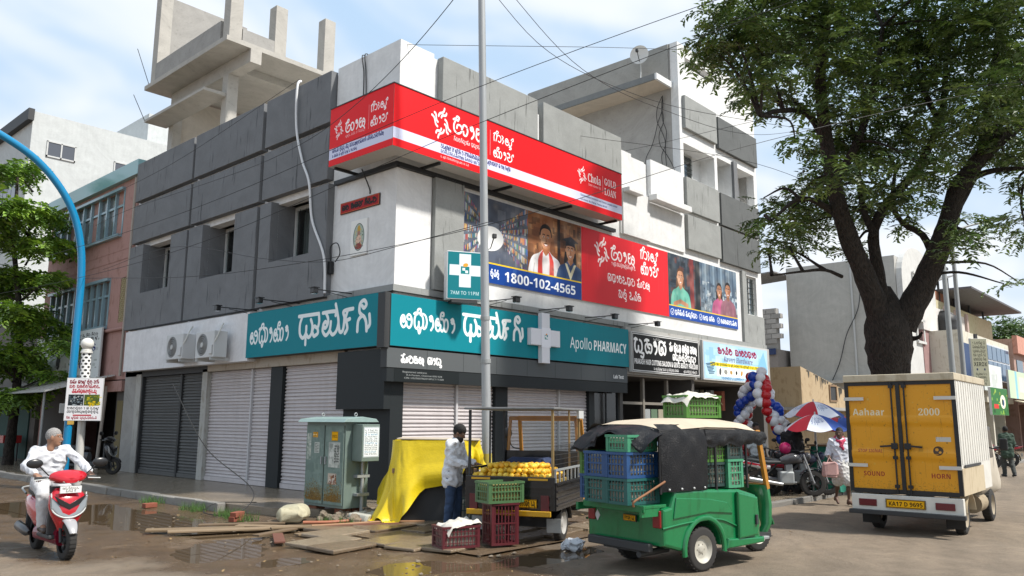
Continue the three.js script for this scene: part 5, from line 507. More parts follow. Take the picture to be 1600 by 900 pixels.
const LIMBS = [[[[10.70,4.41,6.74],[10.08,5.53,6.60],[9.44,6.62,6.42],[8.93,7.70,6.38],[8.41,9.07,6.41],[8.02,10.27,6.53],[7.80,11.44,6.84],[7.63,12.90,7.28]],0.36,0.07], [[[9.71,6.95,6.28],[8.80,7.22,6.10],[7.92,7.24,5.88],[7.04,6.57,5.50]],0.13,0.03], [[[9.17,8.91,6.17],[8.10,9.43,6.13],[7.07,9.26,5.95],[6.09,8.88,5.78]],0.14,0.04], [[[9.42,7.85,6.19],[9.69,9.00,6.78],[9.80,10.31,7.23],[9.76,11.95,7.59]],0.16,0.05], [[[9.86,5.52,6.10],[9.29,5.64,5.89],[8.65,5.55,5.57],[7.88,5.40,5.08]],0.06,0.02], [[[10.74,4.58,6.84],[10.56,5.74,6.77],[10.48,6.76,6.78],[10.72,7.48,7.08],[11.21,8.34,7.69],[11.59,9.69,8.29],[11.62,11.41,8.60]],0.21,0.06], [[[10.31,6.54,6.85],[10.20,7.24,6.65],[10.15,8.28,6.60],[10.01,9.68,6.54]],0.12,0.04], [[[11.05,4.25,7.10],[11.18,5.54,7.80],[11.17,6.64,8.31],[11.09,7.72,8.73],[11.32,8.60,9.44],[11.70,9.37,10.30]],0.42,0.14], [[[11.59,7.21,8.43],[12.09,8.59,9.02],[12.29,10.16,9.34],[12.47,11.92,9.67],[12.49,14.06,9.92]],0.2,0.06], [[[11.66,7.95,8.69],[11.51,8.07,9.32],[11.63,8.01,10.19]],0.12,0.05], [[[11.44,5.89,7.94],[11.24,6.66,7.72],[11.03,6.94,7.36],[10.90,7.47,7.17],[10.96,8.51,7.30]],0.13,0.04], [[[11.09,9.42,8.42],[11.03,10.65,8.07],[11.19,12.01,7.97]],0.1,0.04], [[[11.20,3.93,7.18],[11.16,3.94,7.44],[11.00,4.05,7.60]],0.1,0.03]];
function limbGeo(pts, r0, r1, bumps = 0.12, rad = 9) { // tapering, knotty limb
  const c = new THREE.CatmullRomCurve3(pts.map((p) => V(...p))), n = Math.max(10, Math.round(c.getLength() * 5)), fr = c.computeFrenetFrames(n), rings = [];
  for (let i = 0; i <= n; i++) { const t = i / n, p = c.getPointAt(t), r = typeof r0 === 'function' ? r0(t) : lerp(r0, r1, t ** 0.8), ring = []; for (let k = 0; k < rad; k++) { const a = (k / rad) * 2 * Math.PI, q = 1 + bumps * n3(Math.cos(a) * 1.4 + p.x, p.y * 1.5, Math.sin(a) * 1.4 + p.z) + bumps * 0.6 * n3(Math.cos(a) * 4 + p.x, p.y * 3, Math.sin(a) * 4 + p.z); const d = fr.normals[i].clone().multiplyScalar(Math.cos(a) * r * q).addScaledVector(fr.binormals[i], Math.sin(a) * r * q).add(p); ring.push([d.x, d.y, d.z]); } rings.push(ring); }
  return mergeSmooth(rings);
}
function sprigGeo(seed, len, n, lw) { // a drooping twig with paired leaflets
  const r = rngOf(seed), pos = [];
  const leaf = (x, y, z, a, tilt, l, w) => { const dx = Math.cos(a), dz = Math.sin(a), px = -dz, pz = dx, s = Math.sin(tilt); const A = [x, y, z], B = [x + dx * l * 0.5 + px * w, y + s * l * 0.5 + w * 0.25, z + dz * l * 0.5 + pz * w], C = [x + dx * l, y + s * l - l * 0.15, z + dz * l], D = [x + dx * l * 0.5 - px * w, y + s * l * 0.5 + w * 0.25, z + dz * l * 0.5 - pz * w]; pos.push(...A, ...B, ...C, ...A, ...C, ...D); };
  for (let i = 0; i < n; i++) { const t = (i + 0.5) / n, x = t * len, y = -0.5 * len * t * t + (r() - 0.5) * 0.04, z = (r() - 0.5) * 0.08; for (const q of [-1, 1]) leaf(x, y, z, q * (0.9 + 0.5 * r()), -0.5 + r() * 0.9, len * (0.32 + 0.2 * r()), lw * (0.8 + 0.4 * r())); }
  const g = new THREE.BufferGeometry(); g.setAttribute('position', new THREE.Float32BufferAttribute(pos, 3)); g.computeVertexNormals(); return g;
}
function crown(parent, clumps, perM2, seed, cols, len, flat, leafs = 7) {
  const r = rngOf(seed), list = [];
  for (const [x, y, z, R] of clumps) { const n = Math.round(perM2 * R * R); for (let i = 0; i < n; i++) { let a, b, c, d; do { a = r() * 2 - 1; b = r() * 2 - 1; c = r() * 2 - 1; d = a * a + b * b + c * c; } while (d > 1 || d < 0.12 * r()); const e = 1 + 0.35 * n3(x + a * 1.5, y + b * 1.5, z + c * 1.5); list.push([x + a * R * e * 1.12, y + b * R * e * flat, z + c * R * e * 1.12, Math.atan2(c, a)]); } }
  const leafM = new THREE.MeshPhysicalMaterial({ color: 0xffffff, roughness: 0.55, side: THREE.DoubleSide, transmission: 0.3, thickness: 0 });
  const m = new THREE.InstancedMesh(sprigGeo(seed + 3, len, leafs, len * 0.1), leafM, list.length); const q = new THREE.Quaternion(), e = new THREE.Euler(), mm = new THREE.Matrix4(), col = new THREE.Color();
  list.forEach(([x, y, z, az], i) => { e.set((r() - 0.5) * 0.9, -az + (r() - 0.5) * 2.2, (r() - 0.5) * 1.0); q.setFromEuler(e); const s = 0.55 + r() * 0.9; mm.compose(V(x, y, z), q, V(s, s, s)); m.setMatrixAt(i, mm); const c = cols[Math.floor(r() * cols.length)], k = 0.75 + 0.5 * r(); m.setColorAt(i, col.setRGB(c[0] * k, c[1] * k, c[2] * k)); });
  m.name = 'crown'; m.userData.kind = 'stuff'; m.castShadow = m.receiveShadow = true; parent.add(m); return m;
}
const barkT = dtex(256, 512, (u, v) => { const a = tn(u, v, 26, 311, 4, 7), b = tn(u, v, 8, 314, 4, 5); return 0.6 + 0.5 * a + 0.25 * b; }, false, 0.9);
const barkM = mat(L3(0.05, 0.04, 0.033), { map: barkT, roughness: 0.95, bumpMap: barkT, bumpScale: 0.06 });
{
  const o = thing('rain_tree', 'huge spreading street tree with dark forked trunk behind yellow van', 'tree');
  M('trunk', limbGeo([[11.4, -0.1, 6.45], [11.3, 0.6, 6.5], [11.12, 2.12, 6.64], [11.02, 2.9, 6.74], [10.92, 3.6, 6.8], [10.88, 4.1, 6.83], [10.87, 4.7, 6.85], [10.87, 5.3, 6.85]], (t) => t < 0.52 ? lerp(0.56, 0.43, t / 0.52) : t < 0.78 ? lerp(0.43, 0.58, sstep(0.52, 0.78, t)) : lerp(0.58, 0.12, ((t - 0.78) / 0.22) ** 1.3), 0.5, 0.1, 26), barkM, o);
  LIMBS.forEach(([p, a, b]) => M('limb', limbGeo(p, a * 0.86, b, 0.1, a > 0.2 ? 16 : 8), barkM, o));
  const r = rngOf(41), tw = []; RC.forEach(([x, y, z, R]) => { let best = null, bd = 1e9; for (const [p] of LIMBS) for (const q of p) { const d = Math.hypot(q[0] - x, q[1] - y, q[2] - z); if (d < bd) { bd = d; best = q; } } if (bd < 4.5) tw.push(limbGeo([best, [lerp(best[0], x, 0.5) + (r() - 0.5) * 0.5, lerp(best[1], y, 0.5) + 0.2, lerp(best[2], z, 0.5) + (r() - 0.5) * 0.5], [x, y, z]], 0.05, 0.015, 0.1, 5)); }); M('twigs', tw, barkM, o, 'stuff');
  crown(o, RC, 185, 51, [[0.05, 0.095, 0.02], [0.075, 0.14, 0.025], [0.11, 0.19, 0.034], [0.17, 0.26, 0.05]], 0.33, 0.66, 6);
  const p = thing('street_side_tree', 'light green tiered tree in front of the pink building', 'tree'); M('trunk', limbGeo([[-1.3, 0.1, -20], [-1.34, 2.59, -19.76], [-1.48, 4.43, -19.45], [-1.75, 6.28, -19.28], [-2.08, 8.12, -19.19], [-2.2, 10.6, -19.2]], 0.2, 0.05, 0.1, 8), barkM, p); LC.forEach(([x, y, z]) => M('branch', limbGeo([[-1.6, y - 0.6, -19.35], [(x - 1.6) / 2, y - 0.2, (z - 19.35) / 2], [x, y, z]], 0.045, 0.012, 0.1, 5), barkM, p));
  crown(p, LC, 270, 61, [[0.11, 0.22, 0.018], [0.19, 0.34, 0.028], [0.28, 0.44, 0.04], [0.08, 0.16, 0.016]], 0.42, 0.5, 6);
  const f = thing('background_tree', 'small green tree behind the cream house at the street end', 'tree'); M('trunk', limbGeo([[66, 0, -1], [66, 9, -1]], 0.3, 0.1, 0.1, 7), barkM, f); crown(f, [[66, 9.2, -1, 2.2], [68, 8.2, 0, 2], [64.5, 8.4, 0, 1.8]], 60, 71, [[0.06, 0.12, 0.02], [0.09, 0.17, 0.03]], 0.8, 0.7, 6);
}
// ================= people =================
const smin = (a, b, k) => { const h = clamp(0.5 + (0.5 * (b - a)) / k); return b + (a - b) * h - k * h * (1 - h); };
function capD(c, x, y, z) { const dx = c[4] - c[0], dy = c[5] - c[1], dz = c[6] - c[2], px = x - c[0], py = y - c[1], pz = z - c[2], t = clamp((px * dx + py * dy + pz * dz) / (dx * dx + dy * dy + dz * dz + 1e-9)); const a = px - dx * t, b = py - dy * t, e = pz - dz * t; return Math.sqrt(a * a + b * b + e * e) - (c[3] + (c[7] - c[3]) * t); }
const cap = (a, ra, b, rb) => [a[0], a[1], a[2], ra, b[0], b[1], b[2], rb];
const ellD = (p, c, r) => { const a = (p[0] - c[0]) / r[0], b = (p[1] - c[1]) / r[1], d = (p[2] - c[2]) / r[2]; return (Math.sqrt(a * a + b * b + d * d) - 1) * Math.min(...r); };
function surfaceNet(f, lo, hi, h) {
  const nx = Math.ceil((hi[0] - lo[0]) / h) + 1, ny = Math.ceil((hi[1] - lo[1]) / h) + 1, nz = Math.ceil((hi[2] - lo[2]) / h) + 1, F = new Float32Array(nx * ny * nz), at = (i, j, k) => (k * ny + j) * nx + i;
  for (let k = 0; k < nz; k++) for (let j = 0; j < ny; j++) for (let i = 0; i < nx; i++) F[at(i, j, k)] = f(lo[0] + i * h, lo[1] + j * h, lo[2] + k * h);
  const vid = new Int32Array(nx * ny * nz).fill(-1), pos = [], idx = [];
  const E = [[0, 1], [2, 3], [4, 5], [6, 7], [0, 2], [1, 3], [4, 6], [5, 7], [0, 4], [1, 5], [2, 6], [3, 7]];
  for (let k = 0; k < nz - 1; k++) for (let j = 0; j < ny - 1; j++) for (let i = 0; i < nx - 1; i++) {
    let m = 0; const v = []; for (let q = 0; q < 8; q++) { const s = F[at(i + (q & 1), j + ((q >> 1) & 1), k + (q >> 2))]; v.push(s); if (s < 0) m |= 1 << q; }
    if (m === 0 || m === 255) continue; let n = 0, x = 0, y = 0, z = 0;
    for (const [a, b] of E) if (v[a] < 0 !== v[b] < 0) { const t = v[a] / (v[a] - v[b]); x += lerp(a & 1, b & 1, t); y += lerp((a >> 1) & 1, (b >> 1) & 1, t); z += lerp(a >> 2, b >> 2, t); n++; }
    vid[at(i, j, k)] = pos.length / 3; pos.push(lo[0] + (i + x / n) * h, lo[1] + (j + y / n) * h, lo[2] + (k + z / n) * h);
  }
  const quad = (a, b, c, d, flip) => { if (a < 0 || b < 0 || c < 0 || d < 0) return; flip ? idx.push(a, c, b, a, d, c) : idx.push(a, b, c, a, c, d); };
  for (let k = 1; k < nz - 1; k++) for (let j = 1; j < ny - 1; j++) for (let i = 1; i < nx - 1; i++) {
    const s = F[at(i, j, k)] < 0;
    if (s !== F[at(i + 1, j, k)] < 0) quad(vid[at(i, j - 1, k - 1)], vid[at(i, j, k - 1)], vid[at(i, j, k)], vid[at(i, j - 1, k)], !s);
    if (s !== F[at(i, j + 1, k)] < 0) quad(vid[at(i - 1, j, k - 1)], vid[at(i, j, k - 1)], vid[at(i, j, k)], vid[at(i - 1, j, k)], s);
    if (s !== F[at(i, j, k + 1)] < 0) quad(vid[at(i - 1, j - 1, k)], vid[at(i, j - 1, k)], vid[at(i, j, k)], vid[at(i - 1, j, k)], !s);
  }
  const g = new THREE.BufferGeometry(); g.setAttribute('position', new THREE.Float32BufferAttribute(pos, 3)); g.setIndex(idx); g.computeVertexNormals(); return uvm(g);
}
function capsMesh(caps, k, h, extra) { const lo = [1e9, 1e9, 1e9], hi = [-1e9, -1e9, -1e9]; for (const c of caps) for (let q = 0; q < 3; q++) { lo[q] = Math.min(lo[q], c[q] - c[3], c[4 + q] - c[7]); hi[q] = Math.max(hi[q], c[q] + c[3], c[4 + q] + c[7]); } const p = 0.03; return surfaceNet((x, y, z) => { let d = 1; for (const c of caps) { const e = capD(c, x, y, z); if (e < d + k) d = smin(d, e, k); } return extra ? extra(d, x, y, z) : d; }, lo.map((v) => v - p), hi.map((v) => v + p), h); }
const add3 = (a, b, s = 1) => [a[0] + b[0] * s, a[1] + b[1] * s, a[2] + b[2] * s], sub3 = (a, b) => [a[0] - b[0], a[1] - b[1], a[2] - b[2]], nrm = (a) => { const l = Math.hypot(...a); return a.map((v) => v / l); }, crs = (a, b) => [a[1] * b[2] - a[2] * b[1], a[2] * b[0] - a[0] * b[2], a[0] * b[1] - a[1] * b[0]], mid3 = (a, b, t = 0.5) => a.map((v, i) => lerp(v, b[i], t));
function handCaps(W, dir, palm, thumbSide, curl) { // palm = direction the palm faces; fingers curl towards it
  const d = nrm(dir), n = nrm(palm), s = nrm(crs(d, n)).map((v) => v * thumbSide), out = [cap(W, 0.026, add3(W, d, 0.03), 0.027)];
  for (const q of [-0.024, 0, 0.024]) out.push(cap(add3(W, s, q * 0.6), 0.019, add3(add3(W, d, 0.085), s, q), 0.016));
  [[0.033, 0.95], [0.011, 1.08], [-0.011, 1.0], [-0.032, 0.8]].forEach(([o, l]) => { let p = add3(add3(W, d, 0.085), s, o), a = curl * 0.4; for (const [len, r] of [[0.042, 0.0095], [0.027, 0.0088], [0.021, 0.008]]) { const e = [0, 1, 2].map((i) => p[i] + (d[i] * Math.cos(a) + n[i] * Math.sin(a)) * len * l); out.push(cap(p, r, e, r * 0.94)); p = e; a += curl * 0.85; } });
  let p = add3(add3(W, d, 0.02), s, 0.026), t = nrm(add3(add3(d, s, 0.9), n, 0.35)); let e = add3(p, t, 0.045); out.push(cap(p, 0.014, e, 0.0115)); const e2 = add3(e, nrm(add3(add3(d, s, 0.2), n, 0.5 * curl)), 0.034); out.push(cap(e, 0.0112, e2, 0.009)); return out;
}
function headGeo(h) { return surfaceNet((x, y, z) => { const p = [x, y, z], az = Math.abs(z), q = [x, y, az]; let d = ellD(p, [-0.012, 0.022, 0], [0.097, 0.1, 0.077]); d = smin(d, ellD(p, [0.025, -0.042, 0], [0.066, 0.08, 0.06]), 0.03); d = smin(d, ellD(p, [0.062, -0.098, 0], [0.03, 0.024, 0.03]), 0.03); d = smin(d, capD([0.088, 0.004, 0, 0.009, 0.108, -0.034, 0, 0.015], x, y, z), 0.012); d = smin(d, capD([0.08, 0.026, 0.012, 0.012, 0.066, 0.028, 0.05, 0.011], ...q), 0.012); d = smin(d, capD([0.086, -0.064, 0, 0.011, 0.078, -0.064, 0.022, 0.008], ...q), 0.01); d = Math.max(d, -smin(1, ellD(q, [0.095, 0.006, 0.033], [0.014, 0.012, 0.017]), 0.01)); d = smin(d, ellD(q, [-0.004, -0.012, 0.079], [0.02, 0.034, 0.011]), 0.006); d = smin(d, capD([-0.022, -0.06, 0, 0.05, -0.03, -0.17, 0, 0.055], x, y, z), 0.03); return d; }, [-0.14, -0.2, -0.11], [0.14, 0.15, 0.11], h); }
function person(o) {
  const J = { P: [0, 0.93, 0], C: [0, 1.25, 0], N: [0, 1.41, 0], H: [0.025, 1.555, 0], SL: [0, 1.365, -0.17], SR: [0, 1.365, 0.17], EL: [-0.02, 1.09, -0.22], ER: [-0.02, 1.09, 0.22], WL: [0.06, 0.86, -0.23], WR: [0.06, 0.86, 0.23], HL: [0, 0.9, -0.085], HR: [0, 0.9, 0.085], KL: [0.02, 0.49, -0.1], KR: [0.02, 0.49, 0.1], AL: [-0.02, 0.085, -0.1], AR: [-0.02, 0.085, 0.1], TL: [0.15, 0.03, -0.12], TR: [0.15, 0.03, 0.12], ...o.J };
  const g = o.root ?? thing('person', o.label, 'person', o.pos, o.turn, o.group), h = o.cell ?? 0.014, f = o.fat ?? 1, skin = mat(L3(...(o.skin ?? [0.2, 0.105, 0.06])), { roughness: 0.55 });
  const side = (c) => (c === 'L' ? -1 : 1), body = [];
  const torso = (e) => { const P = J.P, C = J.C, c = []; for (const s of [-0.065, 0.065]) c.push(cap(add3(P, [0, 0, s]), 0.102 * f + e, add3(mid3(P, C), [0.012 * f, 0, s * 0.85]), 0.1 * f + e), cap(add3(mid3(P, C), [0.012 * f, 0, s * 0.85]), 0.1 * f + e, add3(C, [0.01, 0, s * 1.25]), 0.105 * f + e)); c.push(cap(J.SL, 0.058 + e, J.SR, 0.058 + e), cap(add3(C, [0, 0.05, -0.06]), 0.09 + e, add3(C, [0, 0.05, 0.06]), 0.09 + e)); return c; };
  const arm = (s, e, end) => { const S = J['S' + s], E = J['E' + s], W = J['W' + s], c = [cap(S, 0.056 + e, E, 0.043 + e)]; if (end > 0) c.push(cap(E, 0.042 + e * 1.1, mid3(E, W, end), lerp(0.042, 0.029, end) + e * 1.25)); return c; };
  const leg = (s, e, end) => { const Hp = J['H' + s], K = J['K' + s], A = J['A' + s], c = [cap(Hp, 0.092 * f + e, K, 0.058 + e)]; if (end > 0) c.push(cap(K, 0.057 + e, mid3(K, mid3(K, A), 0.7), 0.055 + e * 1.2), cap(mid3(K, A, 0.35), 0.054 + e * 1.2, mid3(K, A, end), 0.038 + e * 1.7)); return c; };
  body.push(...torso(-0.012), cap(J.N, 0.056, add3(J.N, [0.01, 0.06, 0]), 0.054)); for (const s of ['L', 'R']) { body.push(...arm(s, -0.006, 1), ...leg(s, -0.008, 1)); body.push(cap(add3(J['A' + s], [-0.035, -0.035, 0]), 0.04, J['A' + s], 0.04), cap(J['A' + s], 0.036, J['T' + s], 0.028)); }
  const hg = headGeo(o.cell ? 0.007 : 0.005); hg.rotateZ(o.nod ?? 0); hg.rotateY(-(o.yaw ?? 0)); hg.rotateX(o.tilt ?? 0); hg.translate(...J.H);
  const parts = [capsMesh(body, 0.03, h), hg];
  for (const s of ['L', 'R']) { const hd = o['hand' + s] ?? {}, W = J['W' + s], dir = hd.dir ?? sub3(W, J['E' + s]); parts.push(capsMesh(handCaps(W, dir, hd.palm ?? [0, 0, -side(s)], hd.thumb ?? side(s) * -1, hd.curl ?? 0.5), 0.006, o.cell ? 0.007 : 0.0055)); }
  M('body', parts, skin, g);
  const wr = (amp, fr = 9) => (d, x, y, z) => d - amp * (0.55 - Math.abs(n3(x * fr * 0.6 + y * 2.5, y * fr * 0.75, z * fr * 0.6 + (o.seed ?? 0))) * 1.6) - amp * 0.25 * n3(x * fr * 1.6, y * fr * 1.6, z * fr * 1.6);
  const cut = (y, base) => (d, x, yy, z) => Math.max(base(d, x, yy, z), y - yy);
  if (o.shirt) { const e = o.loose ?? 0.016, c = torso(e); if (o.hem) for (const s of [-0.065, 0.065]) c.push(cap(add3(J.P, [0, 0, s]), 0.108 * f + e, add3(J.P, [o.hemx ?? 0, -o.hem, s * 1.1]), 0.11 * f + e * 1.3)); for (const s of ['L', 'R']) c.push(...arm(s, e, o.sleeve ?? 0.9)); c.push(cap(add3(J.N, [-0.01, -0.02, 0]), 0.066, add3(J.N, [0.0, 0.025, 0]), 0.066)); M('shirt', capsMesh(c, 0.03, h * 0.8, wr(0.016, 9)), o.shirt, g); }
  if (o.trousers) { const c = []; for (const s of ['L', 'R']) c.push(...leg(s, 0.016, o.trouserEnd ?? 0.97)); c.push(cap(add3(J.P, [0, 0.02, -0.06]), 0.112 * f, add3(J.P, [0, 0.02, 0.06]), 0.112 * f)); M('trousers', capsMesh(c, 0.03, h * 0.85, wr(0.007, 10)), o.trousers, g); }
  if (o.dhoti) { const c = []; for (const s of ['L', 'R']) { const e = mid3(J['H' + s], J['K' + s], 0.92); c.push(cap(J['H' + s], 0.13, e, 0.125)); } c.push(cap(add3(J.P, [0, 0.03, -0.07]), 0.12, add3(J.P, [0, 0.03, 0.07]), 0.12), cap(add3(J.P, [0.1, -0.06, 0]), 0.06, add3(J.P, [0.14, -0.3, 0]), 0.075)); M('dhoti', capsMesh(c, 0.05, h * 0.85, wr(0.014, 13)), o.dhoti, g); }
  if (o.robe) { const c = torso(0.03); for (const s of ['L', 'R']) c.push(...arm(s, 0.024, 0.95)); for (const s of [-0.08, 0.08]) c.push(cap(add3(J.P, [0, 0, s]), 0.14, [J.P[0], 0.1, s * 1.7], 0.17)); c.push(cap([J.H[0] - 0.01, J.H[1] + 0.01, 0], 0.105, add3(J.N, [-0.02, -0.05, 0]), 0.13)); M('robe', capsMesh(c, 0.05, h, (d, x, y, z) => Math.max(wr(0.012, 9)(d, x, y, z), -ellD([x, y, z], [J.H[0] + 0.1, J.H[1] - 0.005, J.H[2]], [0.07, 0.07, 0.05]))), o.robe, g); }
  if (o.shoes) { for (const s of ['L', 'R']) M('shoe', capsMesh([cap(add3(J['A' + s], [-0.045, -0.045, 0]), 0.045, add3(J['A' + s], [0, -0.03, 0]), 0.05), cap(add3(J['A' + s], [0, -0.04, 0]), 0.046, J['T' + s], 0.036)], 0.03, 0.012), o.shoes, g); }
  if (o.scarf) { const N = add3(J.N, [0, 0.0, 0]); const c = []; for (let i = 0; i < 14; i++) { const a = (i / 14) * 2 * Math.PI, b = ((i + 1) / 14) * 2 * Math.PI; c.push(cap([N[0] + Math.cos(a) * 0.095, N[1] + 0.01 - 0.05 * Math.cos(a), N[2] + Math.sin(a) * 0.1], 0.033, [N[0] + Math.cos(b) * 0.095, N[1] + 0.01 - 0.05 * Math.cos(b), N[2] + Math.sin(b) * 0.1], 0.033)); } c.push(cap(add3(N, [0.1, -0.05, 0.02]), 0.04, add3(N, [0.135, -0.2, -0.02]), 0.025), cap(add3(N, [0.1, -0.05, -0.03]), 0.04, add3(N, [0.13, -0.14, 0.03]), 0.03)); M('scarf', capsMesh(c, 0.02, 0.009, wr(0.008, 18)), o.scarf, g); }
  const place = (geo) => { geo.rotateZ(o.nod ?? 0); geo.rotateY(-(o.yaw ?? 0)); geo.rotateX(o.tilt ?? 0); return geo.translate(...J.H); };
  if (o.hair) { const t = o.bald ?? 0; M('hair', place(surfaceNet((x, y, z) => { let d = ellD([x, y, z], [-0.014, 0.026, 0], [0.1 - t, 0.1035 - t, 0.0805]); d -= 0.005 * n3(x * 70, y * 60, z * 60); return Math.max(d - (o.fullhair ?? 0) * sstep(-0.02, 0.1, y), 0.028 + (o.hairline ?? 0) + 0.012 * n3(x * 45, y * 45, z * 45) + 0.35 * Math.max(0, Math.abs(z) - 0.05) * sstep(0.02, 0.08, x) - (y * 0.8 - x * 0.62 + 0.055 - 0.25 * Math.max(0, -x))); }, [-0.14, -0.14, -0.11], [0.14, 0.16, 0.11], 0.006)), mat(L3(...o.hair), { roughness: 0.8, map: rept(texFine, 30) }), g); }
  if (o.beard) M('beard', place(surfaceNet((x, y, z) => { const d = smin(ellD([x, y, z], [0.03, -0.068, 0], [0.066, 0.07, 0.066]), ellD([x, y, z], [0.066, -0.102, 0], [0.036, 0.032, 0.036]), 0.02) - 0.003 * n3(x * 70, y * 70, z * 70); return Math.max(d, y + 0.03 + Math.max(0, x - 0.06) * 0.7, -x - 0.012, 0.006 - Math.hypot((y + 0.064) * 1.6, z * 0.6, (x - 0.1) * 0.3) + 0.004); }, [-0.1, -0.16, -0.1], [0.14, 0.02, 0.1], 0.006)), mat(L3(...o.beard), { roughness: 0.8 }), g);
  if (o.moustache) M('moustache', place(capsMesh([cap([0.1, -0.05, -0.002], 0.008, [0.088, -0.058, 0.03], 0.005), cap([0.1, -0.05, 0.002], 0.008, [0.088, -0.058, -0.03], 0.005)], 0.006, 0.004)), mat(L3(...o.moustache)), g);
  for (const s of [-1, 1]) M('eye', place(new THREE.SphereGeometry(0.0125, 10, 8).translate(0.074, 0.007, s * 0.032)), mat(L3(0.3, 0.27, 0.24), { roughness: 0.2 }), g), M('pupil', place(new THREE.SphereGeometry(0.007, 8, 6).translate(0.0812, 0.007, s * 0.033)), MT.blackGloss, g), M('eyebrow', place(bar([0.09, 0.031, s * 0.014], [0.074, 0.034, s * 0.05], 0.005, 0.004, 6)), mat(L3(...(o.brow ?? o.hair ?? [0.02, 0.015, 0.012]))), g);
  return g;
}
const fab = (c, o = {}) => mat(L3(...c), { map: texCloth, roughness: 0.9, ...o });
const shirtDots = (() => { const t = dtex(256, 256, (u, v) => { const a = tn(u, v, 40, 401, 2), b = tn(u, v, 7, 405, 3); return 0.92 + 0.05 * b - 0.25 * sstep(0.35, 0.5, a); }); t.repeat.set(1, 1); return t; })();
// ================= vehicles (local frame: x forward, y up, z right) =================
function wheel(parent, x, y, z, r, w, rimC, opt = {}) {
  const g = new THREE.Group(); g.name = 'wheel'; g.position.set(x, y, z); if (opt.steer) g.rotation.y = opt.steer; parent.add(g);
  const pr = [[r * 0.62, -w / 2], [r * 0.86, -w / 2], [r * 0.96, -w * 0.42], [r, -w * 0.25], [r, w * 0.25], [r * 0.96, w * 0.42], [r * 0.86, w / 2], [r * 0.62, w / 2]].map((p) => new THREE.Vector2(...p));
  const ty = new THREE.LatheGeometry(pr, 32).rotateX(Math.PI / 2); const lug = []; const n = 28; for (let i = 0; i < n; i++) { const a = (i / n) * 2 * Math.PI; lug.push(new THREE.BoxGeometry(r * 0.1, r * 0.035, w * 0.75).translate(0, r * 1.002, 0).rotateZ(a)); }
  M('tyre', join([ty, ...lug]), mat(L3(0.03, 0.028, 0.026), { roughness: 0.9, map: texConc }), g);
  const s = Math.sign(z) || 1, rim = [];
  if (opt.spokes) { rim.push(new THREE.TorusGeometry(r * 0.64, w * 0.16, 8, 28), new THREE.CylinderGeometry(r * 0.16, r * 0.16, w * 0.9, 14).rotateX(Math.PI / 2)); for (let i = 0; i < opt.spokes; i++) { const a = (i / opt.spokes) * 2 * Math.PI; rim.push(new THREE.BoxGeometry(r * 0.1, r * 0.55, w * 0.3).translate(0, r * 0.36, 0).rotateZ(a)); } }
  else { const d = [[0, 0.28], [0.14, 0.3], [0.18, 0.2], [0.3, 0.1], [0.5, 0.18], [0.56, 0.42], [0.64, 0.5]].map(([a, b]) => new THREE.Vector2(a * r, b * w)); rim.push(new THREE.LatheGeometry(d, 28).rotateX(Math.PI / 2), new THREE.CylinderGeometry(r * 0.62, r * 0.62, w * 0.3, 28).rotateX(Math.PI / 2)); for (let i = 0; i < 6; i++) { const a = (i / 6) * 2 * Math.PI; rim.push(new THREE.CylinderGeometry(r * 0.03, r * 0.03, w * 0.1, 6).rotateX(Math.PI / 2).translate(Math.cos(a) * r * 0.24, Math.sin(a) * r * 0.24, w * 0.18)); } }
  const R = M('rim', rim, rimC, g); if (s < 0) R.rotation.y = Math.PI; return g;
}
const arcPts = (cx, cy, r, a0, a1, n) => { const p = []; for (let i = 0; i <= n; i++) { const a = lerp(a0, a1, i / n); p.push([cx + Math.cos(a) * r, cy + Math.sin(a) * r]); } return p; };
const grn = painted(L3(0.007, 0.165, 0.054), { phys: true, map: texGrime, clearcoat: 0.4, clearcoatRoughness: 0.25, roughness: 0.4 }), tarpM = mat(L3(0.008, 0.0085, 0.01), { phys: true, specularIntensity: 0.55, roughness: 0.42, bumpMap: rept(texFine, 3), bumpScale: 0.006 }), creamT = mat(L3(0.52, 0.44, 0.33), { roughness: 0.85, map: texPlaster }), amber = painted(L3(0.42, 0.19, 0.03));
